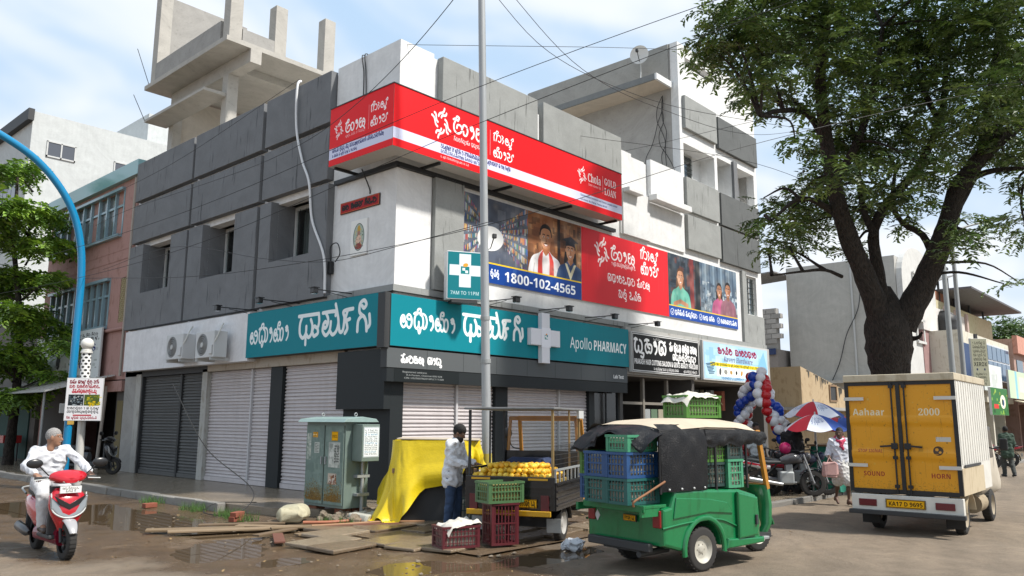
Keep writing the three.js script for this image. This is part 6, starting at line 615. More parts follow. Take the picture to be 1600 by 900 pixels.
// ---------- plastic crates ----------
const crateGeos = {};
function crateGeo(w, h, d) { const key = [w, h, d].join(); if (crateGeos[key]) return crateGeos[key]; const b = [], X = w / 2, Z = d / 2, t = 0.012; const rim = (y, hh, o) => { b.push(box(-X - o, X + o, y, y + hh, Z - t, Z + o), box(-X - o, X + o, y, y + hh, -Z - o, -Z + t), box(X - t, X + o, y, y + hh, -Z + t, Z - t), box(-X - o, -X + t, y, y + hh, -Z + t, Z - t)); }; rim(h - 0.03, 0.03, 0.012); rim(0, 0.035, 0); rim(h * 0.5, 0.02, 0.002);
  for (const [sx, sz] of [[1, 1], [1, -1], [-1, 1], [-1, -1]]) b.push(box(sx > 0 ? X - 0.04 : -X - 0.004, sx > 0 ? X + 0.004 : -X + 0.04, 0.002, h - 0.002, sz > 0 ? Z - 0.04 : -Z - 0.004, sz > 0 ? Z + 0.004 : -Z + 0.04));
  const nx = Math.round(w / 0.055), nz = Math.round(d / 0.055); for (let i = 1; i < nx; i++) { const x = lerp(-X, X, i / nx); b.push(box(x - 0.008, x + 0.008, 0.03, h - 0.03, Z - 0.009, Z - 0.001), box(x - 0.008, x + 0.008, 0.03, h - 0.03, -Z + 0.001, -Z + 0.009)); } for (let i = 1; i < nz; i++) { const z = lerp(-Z, Z, i / nz); b.push(box(X - 0.009, X - 0.001, 0.03, h - 0.03, z - 0.008, z + 0.008), box(-X + 0.001, -X + 0.009, 0.03, h - 0.03, z - 0.008, z + 0.008)); }
  for (const y of [0.25, 0.75]) { const q = h * y; b.push(box(-X, X, q - 0.006, q + 0.006, Z - 0.008, Z - 0.002), box(-X, X, q - 0.006, q + 0.006, -Z + 0.002, -Z + 0.008), box(X - 0.008, X - 0.002, q - 0.006, q + 0.006, -Z, Z), box(-X + 0.002, -X + 0.008, q - 0.006, q + 0.006, -Z, Z)); }
  b.push(box(-X + 0.005, X - 0.005, 0.003, 0.015, -Z + 0.005, Z - 0.005)); return (crateGeos[key] = join(b)); }
const plast = (c) => mat(L3(...c), { roughness: 0.45, map: texPlaster }), CR = { green: plast([0.075, 0.16, 0.065]), lime: plast([0.07, 0.2, 0.025]), mint: plast([0.06, 0.28, 0.15]), blue: plast([0.015, 0.07, 0.2]), teal: plast([0.012, 0.10, 0.09]), maroon: plast([0.10, 0.012, 0.018]), dark: plast([0.02, 0.05, 0.045]) };
const paper = mat(L3(0.55, 0.53, 0.48), { map: texGrime, roughness: 0.95, side: THREE.DoubleSide });
function crate(pos, turn, color, label, group, dim = [0.54, 0.3, 0.36], load) { const o = thing('plastic_crate', label, 'crate', pos, turn, group); M('basket', crateGeo(...dim), CR[color], o); if (load !== null) M('contents', jitter(new RoundedBoxGeometry(dim[0] - 0.05, dim[1] * 0.85, dim[2] - 0.05, 4, 0.04), 0.012, 14, pos[0] * 3).translate(0, dim[1] * 0.44, 0), load ?? mat(L3(0.32, 0.30, 0.25), { map: texGrime, roughness: 0.95 }), o); return o; }
function sheetPaper(w, d, seed, amp = 0.05) { const g = new THREE.PlaneGeometry(w, d, 16, 12).rotateX(-Math.PI / 2), p = g.attributes.position; for (let i = 0; i < p.count; i++) { const x = p.getX(i), z = p.getZ(i); p.setY(i, amp * 0.7 * n3(x * 3, z * 3, seed) + amp * 0.35 * n3(x * 8, z * 8, seed) - 1.2 * Math.max(0, Math.abs(x) - w * 0.38) - 1.0 * Math.max(0, Math.abs(z) - d * 0.4)); } g.computeVertexNormals(); return g; }
const withFrame = (px, pz, a) => (x, y, z) => [px + Math.cos(a) * x - Math.sin(a) * z, y, pz + Math.sin(a) * x + Math.cos(a) * z];
// ---------- green three-wheeler ----------
{
  const a = 0.19, o = thing('green_auto_rickshaw', 'green three-wheeler with black hood and cream roof, loaded with crates', 'auto rickshaw', [-1.78, 0, 7.71], -a), B = (n, g, m) => M(n, g, m, o), at = withFrame(-1.78, 7.71, a);
  const arch = arcPts(0, 0.27, 0.35, Math.PI, 0, 14).slice().reverse().reverse();
  const prof = [[-0.72, 0.36], [-0.42, 0.28], ...arcPts(0, 0.27, 0.34, Math.PI - 0.05, 0.05, 16), [0.5, 0.28], [1.12, 0.3], [1.12, 0.5], [1.06, 0.86], [0.75, 0.94], [-0.1, 0.98], [-0.5, 0.98], [-0.58, 0.8], [-0.72, 0.78]];
  B('body', poly(prof, [], 1.3, 0.035).translate(0, 0, -0.65), grn);
  for (const s of [-1, 1]) { const z = s > 0 ? 0.652 : -0.672;
    B('side_panel', poly([[-0.55, 0.66], [0.1, 0.7], [0.55, 0.66], [0.45, 0.8], [0.1, 0.86], [-0.5, 0.9]], [], 0.02, 0.008).translate(0, 0, z - 0.004), grn);
    B('wheel_arch_lip', [loft(arcPts(0, 0.27, 0.37, Math.PI + 0.15, -0.15, 22).map(([x, y], i) => { const t = i / 22, A = lerp(Math.PI + 0.15, -0.15, t), c = Math.cos(A), q = Math.sin(A); return sring([x, y, s * 0.655], [c, q, 0], [0, 0, 1], 0.035, 0.03, 2, 8); }))], grn);
    B('swage_line', tube([[-0.74, 0.56, s * 0.655], [-0.3, 0.6, s * 0.658], [0.3, 0.6, s * 0.658], [0.62, 0.5, s * 0.656]], 0.014, 24, 6), grn);
    B('sill', poly([[0.38, 0.24], [1.15, 0.26], [1.15, 0.33], [0.42, 0.36]], [], 0.07, 0.02).translate(0, 0, s > 0 ? 0.62 : -0.69), grn);
    const d = B('door', poly([[0.62, 0.34], [1.0, 0.36], [1.05, 0.5], [1.02, 0.84], [0.62, 0.92]], [], 0.06, 0.025).translate(0, 0, s > 0 ? 0.648 : -0.708), grn); M('handle', box(0.94, 0.98, 0.5, 0.62, s > 0 ? 0.706 : -0.73, s > 0 ? 0.73 : -0.706), MT.dark, d);
    B('tail_lamp', box(-0.745, -0.7, 0.56, 0.76, s > 0 ? 0.5 : -0.62, s > 0 ? 0.62 : -0.5, 0.01), mat(L3(0.2, 0.012, 0.012), { roughness: 0.25 }));
    wheel(o, 0, 0.265, s * 0.57, 0.265, 0.13, mat(L3(0.42, 0.4, 0.34), { roughness: 0.5 }));
  }
  wheel(o, 1.9, 0.255, 0, 0.255, 0.12, mat(L3(0.42, 0.4, 0.34), { roughness: 0.5 }), { steer: -0.1 });
  B('front_mudguard', loft(arcPts(1.9, 0.26, 0.3, 2.7, 0.3, 14).map(([x, y], i) => { const A = lerp(2.7, 0.3, i / 14); return sring([x, y, 0], [Math.cos(A), Math.sin(A), 0], [0, 0, 1], 0.02, 0.11, 3, 10); })), grn);
  B('floor', box(1.1, 1.5, 0.28, 0.34, -0.54, 0.54), MT.dark); B('step', box(1.15, 1.38, 0.27, 0.31, 0.54, 0.6, 0.01), MT.galv);
  B('front_cowl', loft([[1.42, 0.28, 0.46], [1.48, 0.45, 0.52], [1.5, 0.7, 0.52], [1.48, 0.95, 0.5]].map(([x, y, w]) => sring([x + 0.05, y, 0], [1, 0, 0], [0, 0, 1], 0.1, w, 3, 22))), grn); B('headlight', new THREE.SphereGeometry(0.1, 16, 12).scale(0.5, 1, 1).translate(1.66, 0.72, 0), MT.chrome);
  for (const s of [-1, 1]) { B('windscreen_pillar', [beam([1.54, 0.9, s * 0.48], [1.32, 1.68, s * 0.52], 0.05, 0.06)], amber); }
  B('windscreen_frame', [beam([1.32, 1.66, -0.52], [1.32, 1.66, 0.52], 0.05), beam([1.54, 0.94, -0.48], [1.54, 0.94, 0.48], 0.05)], amber); B('windscreen', loft([[[1.54, 0.97, -0.45], [1.54, 0.97, 0.45]], [[1.34, 1.62, -0.49], [1.34, 1.62, 0.49]]], false, false, false), MT.glass); B('wiper', bar([1.56, 1.0, 0.1], [1.48, 1.25, 0.3], 0.008), MT.black);
  B('handlebar', [bar([1.36, 1.0, -0.28], [1.36, 1.0, 0.28], 0.016), bar([1.36, 1.0, 0], [1.48, 0.5, 0], 0.03)], MT.dark); B('driver_seat', [box(0.85, 1.2, 0.6, 0.72, -0.5, 0.5, 0.04), box(0.78, 0.88, 0.7, 1.1, -0.5, 0.5, 0.04)], MT.dark);
  B('hood_frame', [[-0.72, 0.62], [0.3, 0.62], [0.95, 0.6]].flatMap(([x, z]) => [bar([x, 0.95, z], [x, 1.62, z], 0.018), bar([x, 0.95, -z], [x, 1.62, -z], 0.018)]), MT.black);
  // hood: cream roof over black sides
  const archRing = (x, top, w, drop, n = 18) => { const r = []; for (let i = 0; i <= n; i++) { const t = lerp(-1, 1, i / n), k = Math.sign(t) * Math.abs(t) ** 0.8; r.push([x, top - drop * Math.abs(t) ** 4, k * w]); } return r; };
  const roofPts = [[-0.72, 1.76, 0.6], [-0.45, 1.81, 0.64], [0.1, 1.84, 0.65], [0.7, 1.83, 0.64], [1.1, 1.79, 0.62], [1.36, 1.71, 0.57]];
  B('roof', join([loft(roofPts.map(([x, t, w]) => archRing(x, t, w, 0.11)), false, false, false), loft(roofPts.map(([x, t, w]) => archRing(x, t - 0.02, w - 0.01, 0.11)), false, false, false)]), creamT);
  const drape = (x0, x1, z, yTop, yBot, seed, amp = 0.02) => { const rows = []; for (let j = 0; j <= 8; j++) { const r = []; for (let i = 0; i <= 24; i++) { const u = i / 24, v = j / 8, x = lerp(x0, x1, u); const yb = yBot + 0.03 * n3(x * 4, seed, 0); r.push([x, lerp(yTop(x), yb, v), z + Math.sign(z) * (0.012 + amp * v * n3(x * 7, v * 2, seed) + 0.02 * Math.sin(v * 3))]); } rows.push(r); } return loft(rows, false, false, false); };
  for (const s of [-1, 1]) { B('hood_valance', drape(0.1, 1.34, s * 0.62, (x) => 1.7 - Math.max(0, x - 0.9) * 0.1, 1.5, 3 + s), tarpM); B('hood_side', loft([[0.97, 0.66], [1.1, 0.672], [1.4, 0.675], [1.6, 0.672], [1.7, 0.65], [1.765, 0.56]].map(([y, z]) => { const r = []; for (let i = 0; i <= 12; i++) { const x = lerp(-0.72, 0.12, i / 12), e = Math.abs(i / 6 - 1) ** 6; r.push([x, y + 0.004 * n3(x * 6, y * 6, s), s * (z - 0.03 * e + 0.006 * n3(x * 5, y * 3, s * 4))]); } return r; }), false, false, false), tarpM); B('hood_studs', [-0.62, -0.4, -0.18, 0.02].map((x) => new THREE.SphereGeometry(0.014, 8, 6).translate(x, 1.0, s * 0.672)), MT.alu); }
  { const rows = []; for (let j = 0; j <= 8; j++) { const r = []; for (let i = 0; i <= 26; i++) { const z = lerp(-0.66, 0.66, i / 26), v = j / 8; r.push([-0.7 - 0.12 * Math.sin(v * 2.2) - 0.22 * v - 0.03 * n3(z * 4, v * 3, 7), 1.76 - 0.1 * Math.abs(z / 0.66) ** 4 - v * (0.2 + 0.12 * n3(z * 2.2, 4, 1) + (z < -0.2 ? 0.14 : 0)), z]); } rows.push(r); } B('rear_flap', loft(rows, false, false, false), tarpM);  }
  B('tail_shelf', [box(-0.98, -0.6, 0.79, 0.83, -0.4, 0.6, 0.008), box(-1.01, -0.98, 0.75, 0.83, -0.42, 0.62, 0.01), box(-1.02, -0.72, 0.7, 0.79, 0.56, 0.6), box(-1.02, -0.72, 0.7, 0.79, -0.54, -0.5)], grn);
  B('bumper', [box(-0.82, -0.74, 0.28, 0.38, -0.55, 0.5, 0.015), box(-0.78, -0.66, 0.26, 0.34, -0.3, 0.3)], MT.dark); B('number_plate', box(-0.75, -0.735, 0.6, 0.68, 0.02, 0.24), MT.dark); B('number_plate_face', face(0.2, 0.07).rotateY(-Math.PI / 2).translate(-0.753, 0.64, 0.13), faceMat(TX.plate(), 0.5)); B('sticker', poly([[0, 0.07], [0.05, 0], [0, -0.07], [-0.05, 0]], [], 0.003).rotateY(-Math.PI / 2).translate(-0.724, 0.62, -0.46), MT.alu);
  B('exhaust', bar([-0.8, 0.24, 0.32], [-0.3, 0.26, 0.32], 0.04), MT.dark); B('axle', bar([0, 0.27, -0.5], [0, 0.27, 0.5], 0.06), MT.dark);
  
  B('tie_rope', tube([[-1.05, 0.82, 0.5], [-1.08, 0.86, 0.52], [-0.9, 0.98, 0.6], [-0.7, 1.1, 0.68]], 0.014, 20, 6), mat(L3(0.3, 0.14, 0.07)));
  // the load
  const G1 = 'crates loaded on the green three-wheeler', put = (x, y, z, c, l, d) => crate(at(x, y, z), -a, c, l, G1, d);
  put(-0.86, 0.832, 0.3, 'teal', 'dark teal crate lowest in the rear stack tied with rope'); put(-0.84, 0.832, -0.09, 'teal', 'dark teal crate lowest in rear stack away from the rope'); put(-0.86, 1.135, 0.3, 'blue', 'blue crate in the middle of rear stack above dark teal crate'); put(-0.84, 1.135, -0.09, 'blue', 'blue crate away from the rope in middle of rear stack'); put(-0.84, 1.438, 0.28, 'mint', 'pale green crate topmost in rear stack under black hood flap', [0.5, 0.2, 0.36]); put(-0.6, 0.832, -0.46, 'blue', 'blue crate deep in the rear stack under the lime crate', [0.54, 0.3, 0.32]); put(-0.6, 1.135, -0.46, 'lime', 'lime green crate deep in the rear stack', [0.54, 0.3, 0.32]);
  put(0.36, 0.985, 0.38, 'dark', 'dark crate inside the hood of green three-wheeler, lower'); put(0.36, 1.29, 0.38, 'lime', 'lime crate inside the hood, upper, seen through side gap'); put(0.72, 0.96, 0.42, 'mint', 'mint green crate standing upright behind the driver seat', [0.3, 0.36, 0.36]); put(0.72, 1.325, 0.42, 'dark', 'dark crate topmost behind the driver seat', [0.3, 0.26, 0.36]);
  const top = crate(at(0.62, 1.845, 0.0), -a - 0.05, 'lime', 'green crate covered with newspaper on the cream roof', G1, [0.66, 0.3, 0.42], mat(L3(0.3, 0.34, 0.2), { map: texGrime })); const np = tag(M('newspaper_sheet', sheetPaper(0.74, 0.5, 3, 0.05), paper), 'crumpled newspaper over the roof crate', 'newspaper'); np.position.set(...at(0.6, 2.17, 0)); np.rotation.y = -a;
  const bagp = tag(M('plastic_bundle', jitter(new THREE.SphereGeometry(0.12, 20, 14).scale(1.1, 0.6, 0.9), 0.025, 11), mat(L3(0.6, 0.62, 0.64), { roughness: 0.4 })), 'white plastic bundle on the seat of green three-wheeler', 'bundle'); bagp.position.set(...at(1.15, 0.78, 0.42));
  const wp = tag(M('newspaper_sheet', sheetPaper(0.3, 0.3, 9, 0.06), paper), 'crumpled newspaper on the mint crate behind driver', 'newspaper'); wp.position.set(...at(0.45, 1.62, 0.38)); 
  // driver
  const P = [0.98, 0.78, 0.05], dz = 0.05; person({ label: 'driver in grey shirt and khaki trousers seated in green three-wheeler', pos: at(0, 0, 0), turn: -a, cell: 0.018, skin: [0.14, 0.075, 0.045], hair: [0.015, 0.012, 0.01], J: { P, C: [0.98, 1.1, dz], N: [1.0, 1.26, dz], H: [1.03, 1.4, dz], SL: [0.99, 1.22, dz - 0.18], SR: [0.99, 1.22, dz + 0.18], EL: [1.14, 1.02, dz - 0.24], ER: [1.14, 1.0, dz + 0.24], WL: [1.38, 1.03, -0.24], WR: [1.38, 1.03, 0.25], HL: [0.99, 0.77, dz - 0.09], HR: [0.99, 0.77, dz + 0.1], KL: [1.38, 0.76, -0.1], KR: [1.36, 0.76, 0.32], AL: [1.45, 0.4, -0.12], AR: [1.42, 0.42, 0.36], TL: [1.6, 0.37, -0.13], TR: [1.58, 0.38, 0.38] }, shirt: fab([0.16, 0.17, 0.18]), trousers: fab([0.2, 0.145, 0.08]), sleeve: 0, shoes: MT.dark });
}
// ---------- fruit seller's black three-wheeler ----------
const FA = -0.4, FC = [-1.34, 4.92], fat = withFrame(FC[0], FC[1], FA);
{
  const blk = painted(L3(0.018, 0.018, 0.019), { roughness: 0.4 }), o = thing('black_cargo_rickshaw', 'black cargo three-wheeler with roofed bed piled with yellow fruit', 'auto rickshaw', [FC[0], 0, FC[1]], -FA), B = (n, g, m) => M(n, g, m, o);
  B('bed_floor', box(-0.62, 0.98, 0.74, 0.8, -0.68, 0.68), blk);
  B('tailgate', [box(-0.66, -0.62, 0.5, 0.98, -0.7, 0.7, 0.01), ...[0.58, 0.7, 0.82].map((y) => box(-0.68, -0.661, y, y + 0.03, -0.66, 0.66))], blk);
  for (const s of [-1, 1]) { B('bed_side', [box(-0.62, 0.98, 0.5, 0.9, s * 0.7 - 0.02, s * 0.7 + 0.02), ...[0.56, 0.66, 0.76, 0.86].map((y) => box(-0.6, 0.96, y, y + 0.025, s > 0 ? 0.721 : -0.74, s > 0 ? 0.74 : -0.721))], blk); const rl = [beam([-0.62, 1.08, s * 0.7], [0.98, 1.08, s * 0.7], 0.03)]; for (let k = 0; k < 8; k++) { const x = lerp(-0.6, 0.96, k / 7); rl.push(box(x - 0.015, x + 0.015, 0.9, 1.065, s * 0.7 - 0.012, s * 0.7 + 0.012)); } B('side_rail', rl, s > 0 ? MT.galv : blk); B('tail_lamp', box(-0.69, -0.665, 0.5, 0.72, s > 0 ? 0.5 : -0.62, s > 0 ? 0.62 : -0.5), mat(L3(0.09, 0.01, 0.012), { roughness: 0.35 }));
    B('mudguard', loft(arcPts(0, 0.27, 0.33, Math.PI - 0.3, 0.1, 14).map(([x, y], i) => { const A = lerp(Math.PI - 0.3, 0.1, i / 14); return sring([x, y, s * 0.6], [Math.cos(A), Math.sin(A), 0], [0, 0, 1], 0.014, 0.1, 3, 10); })), blk); B('mud_flap', box(-0.36, -0.34, 0.16, 0.36, s * 0.6 - 0.11, s * 0.6 + 0.11), MT.galv);
    wheel(o, 0, 0.265, s * 0.6, 0.265, 0.12, mat(L3(0.36, 0.35, 0.33), { roughness: 0.5 })); B('roof_post', [beam([-0.6, 0.98, s * 0.66], [-0.6, 1.96, s * 0.66], 0.035), beam([0.95, 0.9, s * 0.66], [0.95, 1.96, s * 0.66], 0.035), beam([0.3, 1.08, s * 0.67], [0.3, 1.96, s * 0.67], 0.025)], s > 0 ? mat(L3(0.3, 0.2, 0.08), { roughness: 0.6 }) : MT.dark); }
  wheel(o, 1.95, 0.255, 0, 0.255, 0.11, MT.galv);
  { const g = []; for (let k = 0; k < 22; k++) { const x = lerp(-0.58, 0.94, k / 21); g.push(bar([x, 1.09, 0.69], [x, 1.44, 0.69], 0.0035, 0.0035, 4)); } for (let k = 0; k < 6; k++) { const y = 1.09 + k * 0.07; g.push(bar([-0.6, y, 0.69], [0.95, y, 0.69], 0.0035, 0.0035, 4)); } B('wire_mesh', g, MT.dark); }
  B('roof', [box(-0.72, 1.05, 1.965, 2.0, -0.72, 0.72, 0.01)], mat(L3(0.16, 0.165, 0.17), { roughness: 0.5, map: texGrime })); B('roof_edge', [box(0.75, 1.06, 1.84, 1.964, 0.68, 0.72)], MT.alu);
  B('bumper', box(-0.72, -0.69, 0.42, 0.5, -0.66, 0.66, 0.01), painted(L3(0.55, 0.3, 0.015))); B('number_plate', face(0.28, 0.12).rotateY(-Math.PI / 2).translate(-0.694, 0.6, 0.3), faceMat(TX.plate(), 0.5)); B('warning_strip', [box(-0.671, -0.667, 0.93, 0.96, -0.6, -0.3), box(-0.671, -0.667, 0.93, 0.96, 0.3, 0.6)], painted(L3(0.5, 0.28, 0.02)));
  B('chassis', [box(-0.6, 1.9, 0.36, 0.46, -0.3, -0.22), box(-0.6, 1.9, 0.36, 0.46, 0.22, 0.3), box(-0.1, 0.1, 0.2, 0.36, -0.5, 0.5)], MT.dark);
  B('cabin_back', [box(1.0, 1.05, 0.5, 1.3, -0.66, 0.66)], blk); B('cabin_floor', box(1.05, 1.9, 0.34, 0.4, -0.6, 0.6), MT.dark); B('seat', [box(1.08, 1.45, 0.62, 0.76, -0.5, 0.5, 0.04), box(1.08, 1.16, 0.76, 1.25, -0.5, 0.5, 0.04)], mat(L3(0.02, 0.025, 0.05)));
  for (const s of [-1, 1]) B('cabin_pillar', [beam([1.72, 0.95, s * 0.58], [1.5, 1.82, s * 0.56], 0.05, 0.07), beam([1.04, 1.2, s * 0.62], [1.06, 1.84, s * 0.58], 0.04, 0.06), beam([1.04, 1.84, s * 0.58], [1.5, 1.84, s * 0.56], 0.05), box(1.05, 1.7, 0.4, 0.72, s > 0 ? 0.6 : -0.64, s > 0 ? 0.64 : -0.6)], amber);
  B('roof_crossbar', beam([1.5, 1.84, -0.57], [1.5, 1.84, 0.57], 0.09), amber); B('roof_crossbar', beam([1.06, 1.84, -0.58], [1.06, 1.84, 0.58], 0.07), amber); B('windscreen_frame', beam([1.72, 0.97, -0.57], [1.72, 0.97, 0.57], 0.06), amber); B('front_cowl', loft([[0.32, 0.56], [0.55, 0.58], [0.8, 0.57], [0.97, 0.55]].map(([y, w]) => sring([1.78, y, 0], [1, 0, 0], [0, 0, 1], 0.16, w, 3, 20))), amber); B('windscreen', loft([[[1.71, 1.0, -0.54], [1.71, 1.0, 0.54]], [[1.52, 1.8, -0.53], [1.52, 1.8, 0.53]]], false, false, false), MT.glass); B('handlebar', [bar([1.5, 1.05, -0.28], [1.5, 1.05, 0.28], 0.016), bar([1.5, 1.05, 0], [1.7, 0.5, 0], 0.03)], MT.dark);
  for (const s of [-1, 1]) B('wing_mirror', [tube([[1.6, 1.3, s * 0.58], [1.62, 1.34, s * 0.74], [1.6, 1.5, s * 0.8]], 0.012, 10, 5), new THREE.SphereGeometry(0.1, 16, 10).scale(0.3, 1, 0.9).translate(1.58, 1.58, s * 0.82)], MT.black); B('mirror_glass', new THREE.CircleGeometry(0.075, 18).rotateY(-Math.PI / 2).translate(1.545, 1.58, 0.82), MT.chrome);
  B('tray_lining', [box(-0.6, 0.3, 0.81, 0.93, -0.66, 0.66)], mat(L3(0.3, 0.2, 0.04), { roughness: 0.9 })); B('blue_sack', jitter(new RoundedBoxGeometry(0.5, 0.3, 0.7, 4, 0.1), 0.03, 6).translate(0.68, 1.05, -0.1), mat(L3(0.02, 0.035, 0.09), { roughness: 0.7 }));
  // fruit, each one its own object, heaped towards the middle
  const r = rngOf(91), fm = [[0.76, 0.42, 0.02], [0.8, 0.5, 0.035], [0.7, 0.34, 0.015], [0.82, 0.56, 0.07]].map((c) => mat(L3(...c), { roughness: 0.45, bumpMap: texFine, bumpScale: 0.002 })), fg = new THREE.SphereGeometry(0.046, 12, 9).scale(1.0, 0.92, 1.0);
  let n = 0; for (let l = 0; l < 3; l++) for (let i = 0; i < 9 - l; i++) for (let j = 0; j < 13 - l * 2; j++) { const x = -0.54 + i * 0.094 + l * 0.05 + (r() - 0.5) * 0.02, z = -0.58 + j * 0.096 + l * 0.1 + (r() - 0.5) * 0.02; if (r() < 0.04 + l * 0.16) continue; const m = tag(M('orange_fruit', fg, fm[Math.floor(r() * 4)]), 'round yellow-orange fruit heaped on the cargo bed', 'fruit', 'fruit heaped on the black cargo three-wheeler'); m.position.set(...fat(x, 0.975 + l * 0.068 + r() * 0.008, z)); m.rotation.set(r() * 3, r() * 3, 0); n++; }
}
// ---------- yellow box van ----------
{
  const a = -0.04, o = thing('delivery_van', 'small box van with yellow rear doors and dusty white sides', 'van', [3.98, 0, 9.15], -a), B = (n, g, m, p) => M(n, g, m, p ?? o), W = mat(L3(0.68, 0.66, 0.6), { roughness: 0.5, map: texPlaster }), dirt = mat(L3(0.5, 0.42, 0.29), { roughness: 0.75, map: texGrime }), yel = painted(L3(0.56, 0.29, 0.012), { map: texPlaster });
  const x0 = -0.76, x1 = 1.78, z1 = 0.84, y0 = 0.66, y1 = 2.56;
  B('cargo_box', [box(x0 + 0.03, x1, y0, y1, -z1, z1, 0.012)], W); for (let k = 0; k < 13; k++) { const x = lerp(x0 + 0.14, x1 - 0.16, k / 12); for (const s of [-1, 1]) B('side_rib', box(x, x + 0.06, 1.14, y1 - 0.1, s > 0 ? z1 + 0.001 : -z1 - 0.008, s > 0 ? z1 + 0.008 : -z1 - 0.001, 0.003), W); } B('roof_edge', [box(x0 - 0.03, x1 + 0.02, y1 - 0.09, y1 + 0.03, -z1 - 0.02, z1 + 0.02, 0.015)], mat(L3(0.5, 0.44, 0.33), { map: texGrime }));
  for (const s of [-1, 1]) B('lower_skirt', box(x0 + 0.02, 1.0, 0.66, 1.08, s > 0 ? z1 + 0.002 : -z1 - 0.02, s > 0 ? z1 + 0.02 : -z1 - 0.002), dirt); B('vent_strip', box(-0.55, 0.75, 1.09, 1.13, z1 + 0.016, z1 + 0.03), MT.dark);
  B('door_frame', [box(x0, x0 + 0.03, y0, y1 - 0.09, -z1 - 0.01, -z1 + 0.05), box(x0, x0 + 0.03, y0, y1 - 0.09, z1 - 0.05, z1 + 0.01), box(x0, x0 + 0.03, y0 - 0.02, y0 + 0.05, -z1 + 0.05, z1 - 0.05), box(x0, x0 + 0.03, y1 - 0.15, y1 - 0.09, -z1 + 0.05, z1 - 0.05), box(x0 - 0.015, x0 + 0.03, y0, y1 - 0.12, -0.03, 0.03)], MT.black);
  const left = (x) => { txt(x, 'Aahaar', 30, 300, 92, '#d8cdb0', { w: 300 }); txt(x, 'STOP SIGNAL', 60, 668, 44, '#8d2d16', { w: 230 }); txt(x, 'SOUND', 96, 900, 62, '#8d2216', { w: 200 }); }, right = (x) => { txt(x, '2000', 150, 300, 92, '#d8cdb0', { w: 190, font: 'serif' }); x.fillStyle = '#3a2712'; x.beginPath(); x.arc(300, 640, 44, 0, 7); x.fill(); x.fillStyle = '#c68a1d'; x.beginPath(); x.arc(288, 628, 15, 0, 7); x.arc(316, 654, 12, 0, 7); x.fill(); fill(x, '#c68a1d', 262, 668, 40, 6); txt(x, 'HORN', 220, 900, 62, '#8d2216', { w: 170 }); fill(x, '#b9b7b0', 286, 508, 128, 44); fill(x, '#b98316', 130, 590, 40, 60); };
  [[-z1 + 0.05, -0.03, left], [0.03, z1 - 0.05, right]].forEach(([za, zb, fn], i) => { const w = zb - za, h = y1 - 0.15 - y0 - 0.05, yb = y0 + 0.05; const t = cv(448, 1024, (x, a, b) => { fill(x, '#d3920f', 0, 0, a, b); speckle(x, a, b, 181 + i, 260, ['#c98808', '#d99a1c', '#b87908', '#8f6a22', '#caa04a'], 2, 16); fn(x); const q = rngOf(190 + i); for (let k = 0; k < 46; k++) { x.globalAlpha = 0.12 + 0.2 * q(); x.fillStyle = ['#6a5020', '#a88a4a', '#4a3818'][k % 3]; x.fillRect(q() * a, q() * b, 1 + q() * 4, 20 + q() * 150); } for (let k = 0; k < 300; k++) { x.globalAlpha = 0.2 + 0.3 * q(); x.fillStyle = ['#7a5c28', '#b39a62', '#5a451e'][k % 3]; x.fillRect(q() * a, b - 90 * q() ** 2, 2 + q() * 8, 2 + q() * 6); } x.globalAlpha = 1; });
    // pressed panel with horizontal ridges; printed face follows the pressing
    const n = 48, rings = []; const pos = [], uv = [], idx = []; for (let k = 0; k <= n; k++) { const v = k / n; let d = 0; for (const c of [0.33, 0.66]) { const q = Math.abs(v - c); d = Math.max(d, sstep(0.05, 0.025, q)); } for (const s of [0, 1]) { pos.push(x0 + 0.018 - 0.022 * d, yb + v * h, za + s * w); uv.push(s, v); } } for (let k = 0; k < n; k++) { const q = k * 2; idx.push(q, q + 1, q + 2, q + 1, q + 3, q + 2); } const g = new THREE.BufferGeometry(); g.setAttribute('position', new THREE.Float32BufferAttribute(pos, 3)); g.setAttribute('uv', new THREE.Float32BufferAttribute(uv, 2)); g.setIndex(idx); const d = B('rear_door', toCreasedNormals(g, 0.5), new THREE.MeshStandardMaterial({ map: t, roughness: 0.5, side: THREE.DoubleSide }));
    const zr = i ? 0.1 : -0.1; M('lock_rod', [bar([x0 - 0.02, y0 - 0.02, zr], [x0 - 0.02, y1 - 0.1, zr], 0.014), ...[y0 + 0.08, 1.2, y1 - 0.2].map((y) => box(x0 - 0.04, x0 + 0.0, y, y + 0.05, zr - 0.035, zr + 0.035))], MT.black, d); M('handle', [beam([x0 - 0.035, 1.42, zr], [x0 - 0.045, 1.4, zr + (i ? 0.22 : -0.22)], 0.02, 0.03), box(x0 - 0.05, x0 - 0.01, 1.36, 1.46, zr - 0.05, zr + 0.05, 0.01)], MT.black, d);
    for (const y of [1.06, 2.16]) { const zo = i ? z1 : -z1; M('hinge', box(x0 - 0.03, x0 - 0.012, y, y + 0.055, Math.min(zo + (i ? 0.02 : -0.02), zo - (i ? 0.3 : -0.3)), Math.max(zo + (i ? 0.02 : -0.02), zo - (i ? 0.3 : -0.3))), mat(L3(0.55, 0.53, 0.48), { roughness: 0.6 }), d); } });
  B('rear_beam', [box(x0 - 0.01, x0 + 0.1, 0.36, 0.62, -z1, z1, 0.012)], W); B('bumper', [box(x0 - 0.1, x0 + 0.0, 0.3, 0.37, -z1 - 0.03, z1 + 0.03, 0.01)], MT.dark);
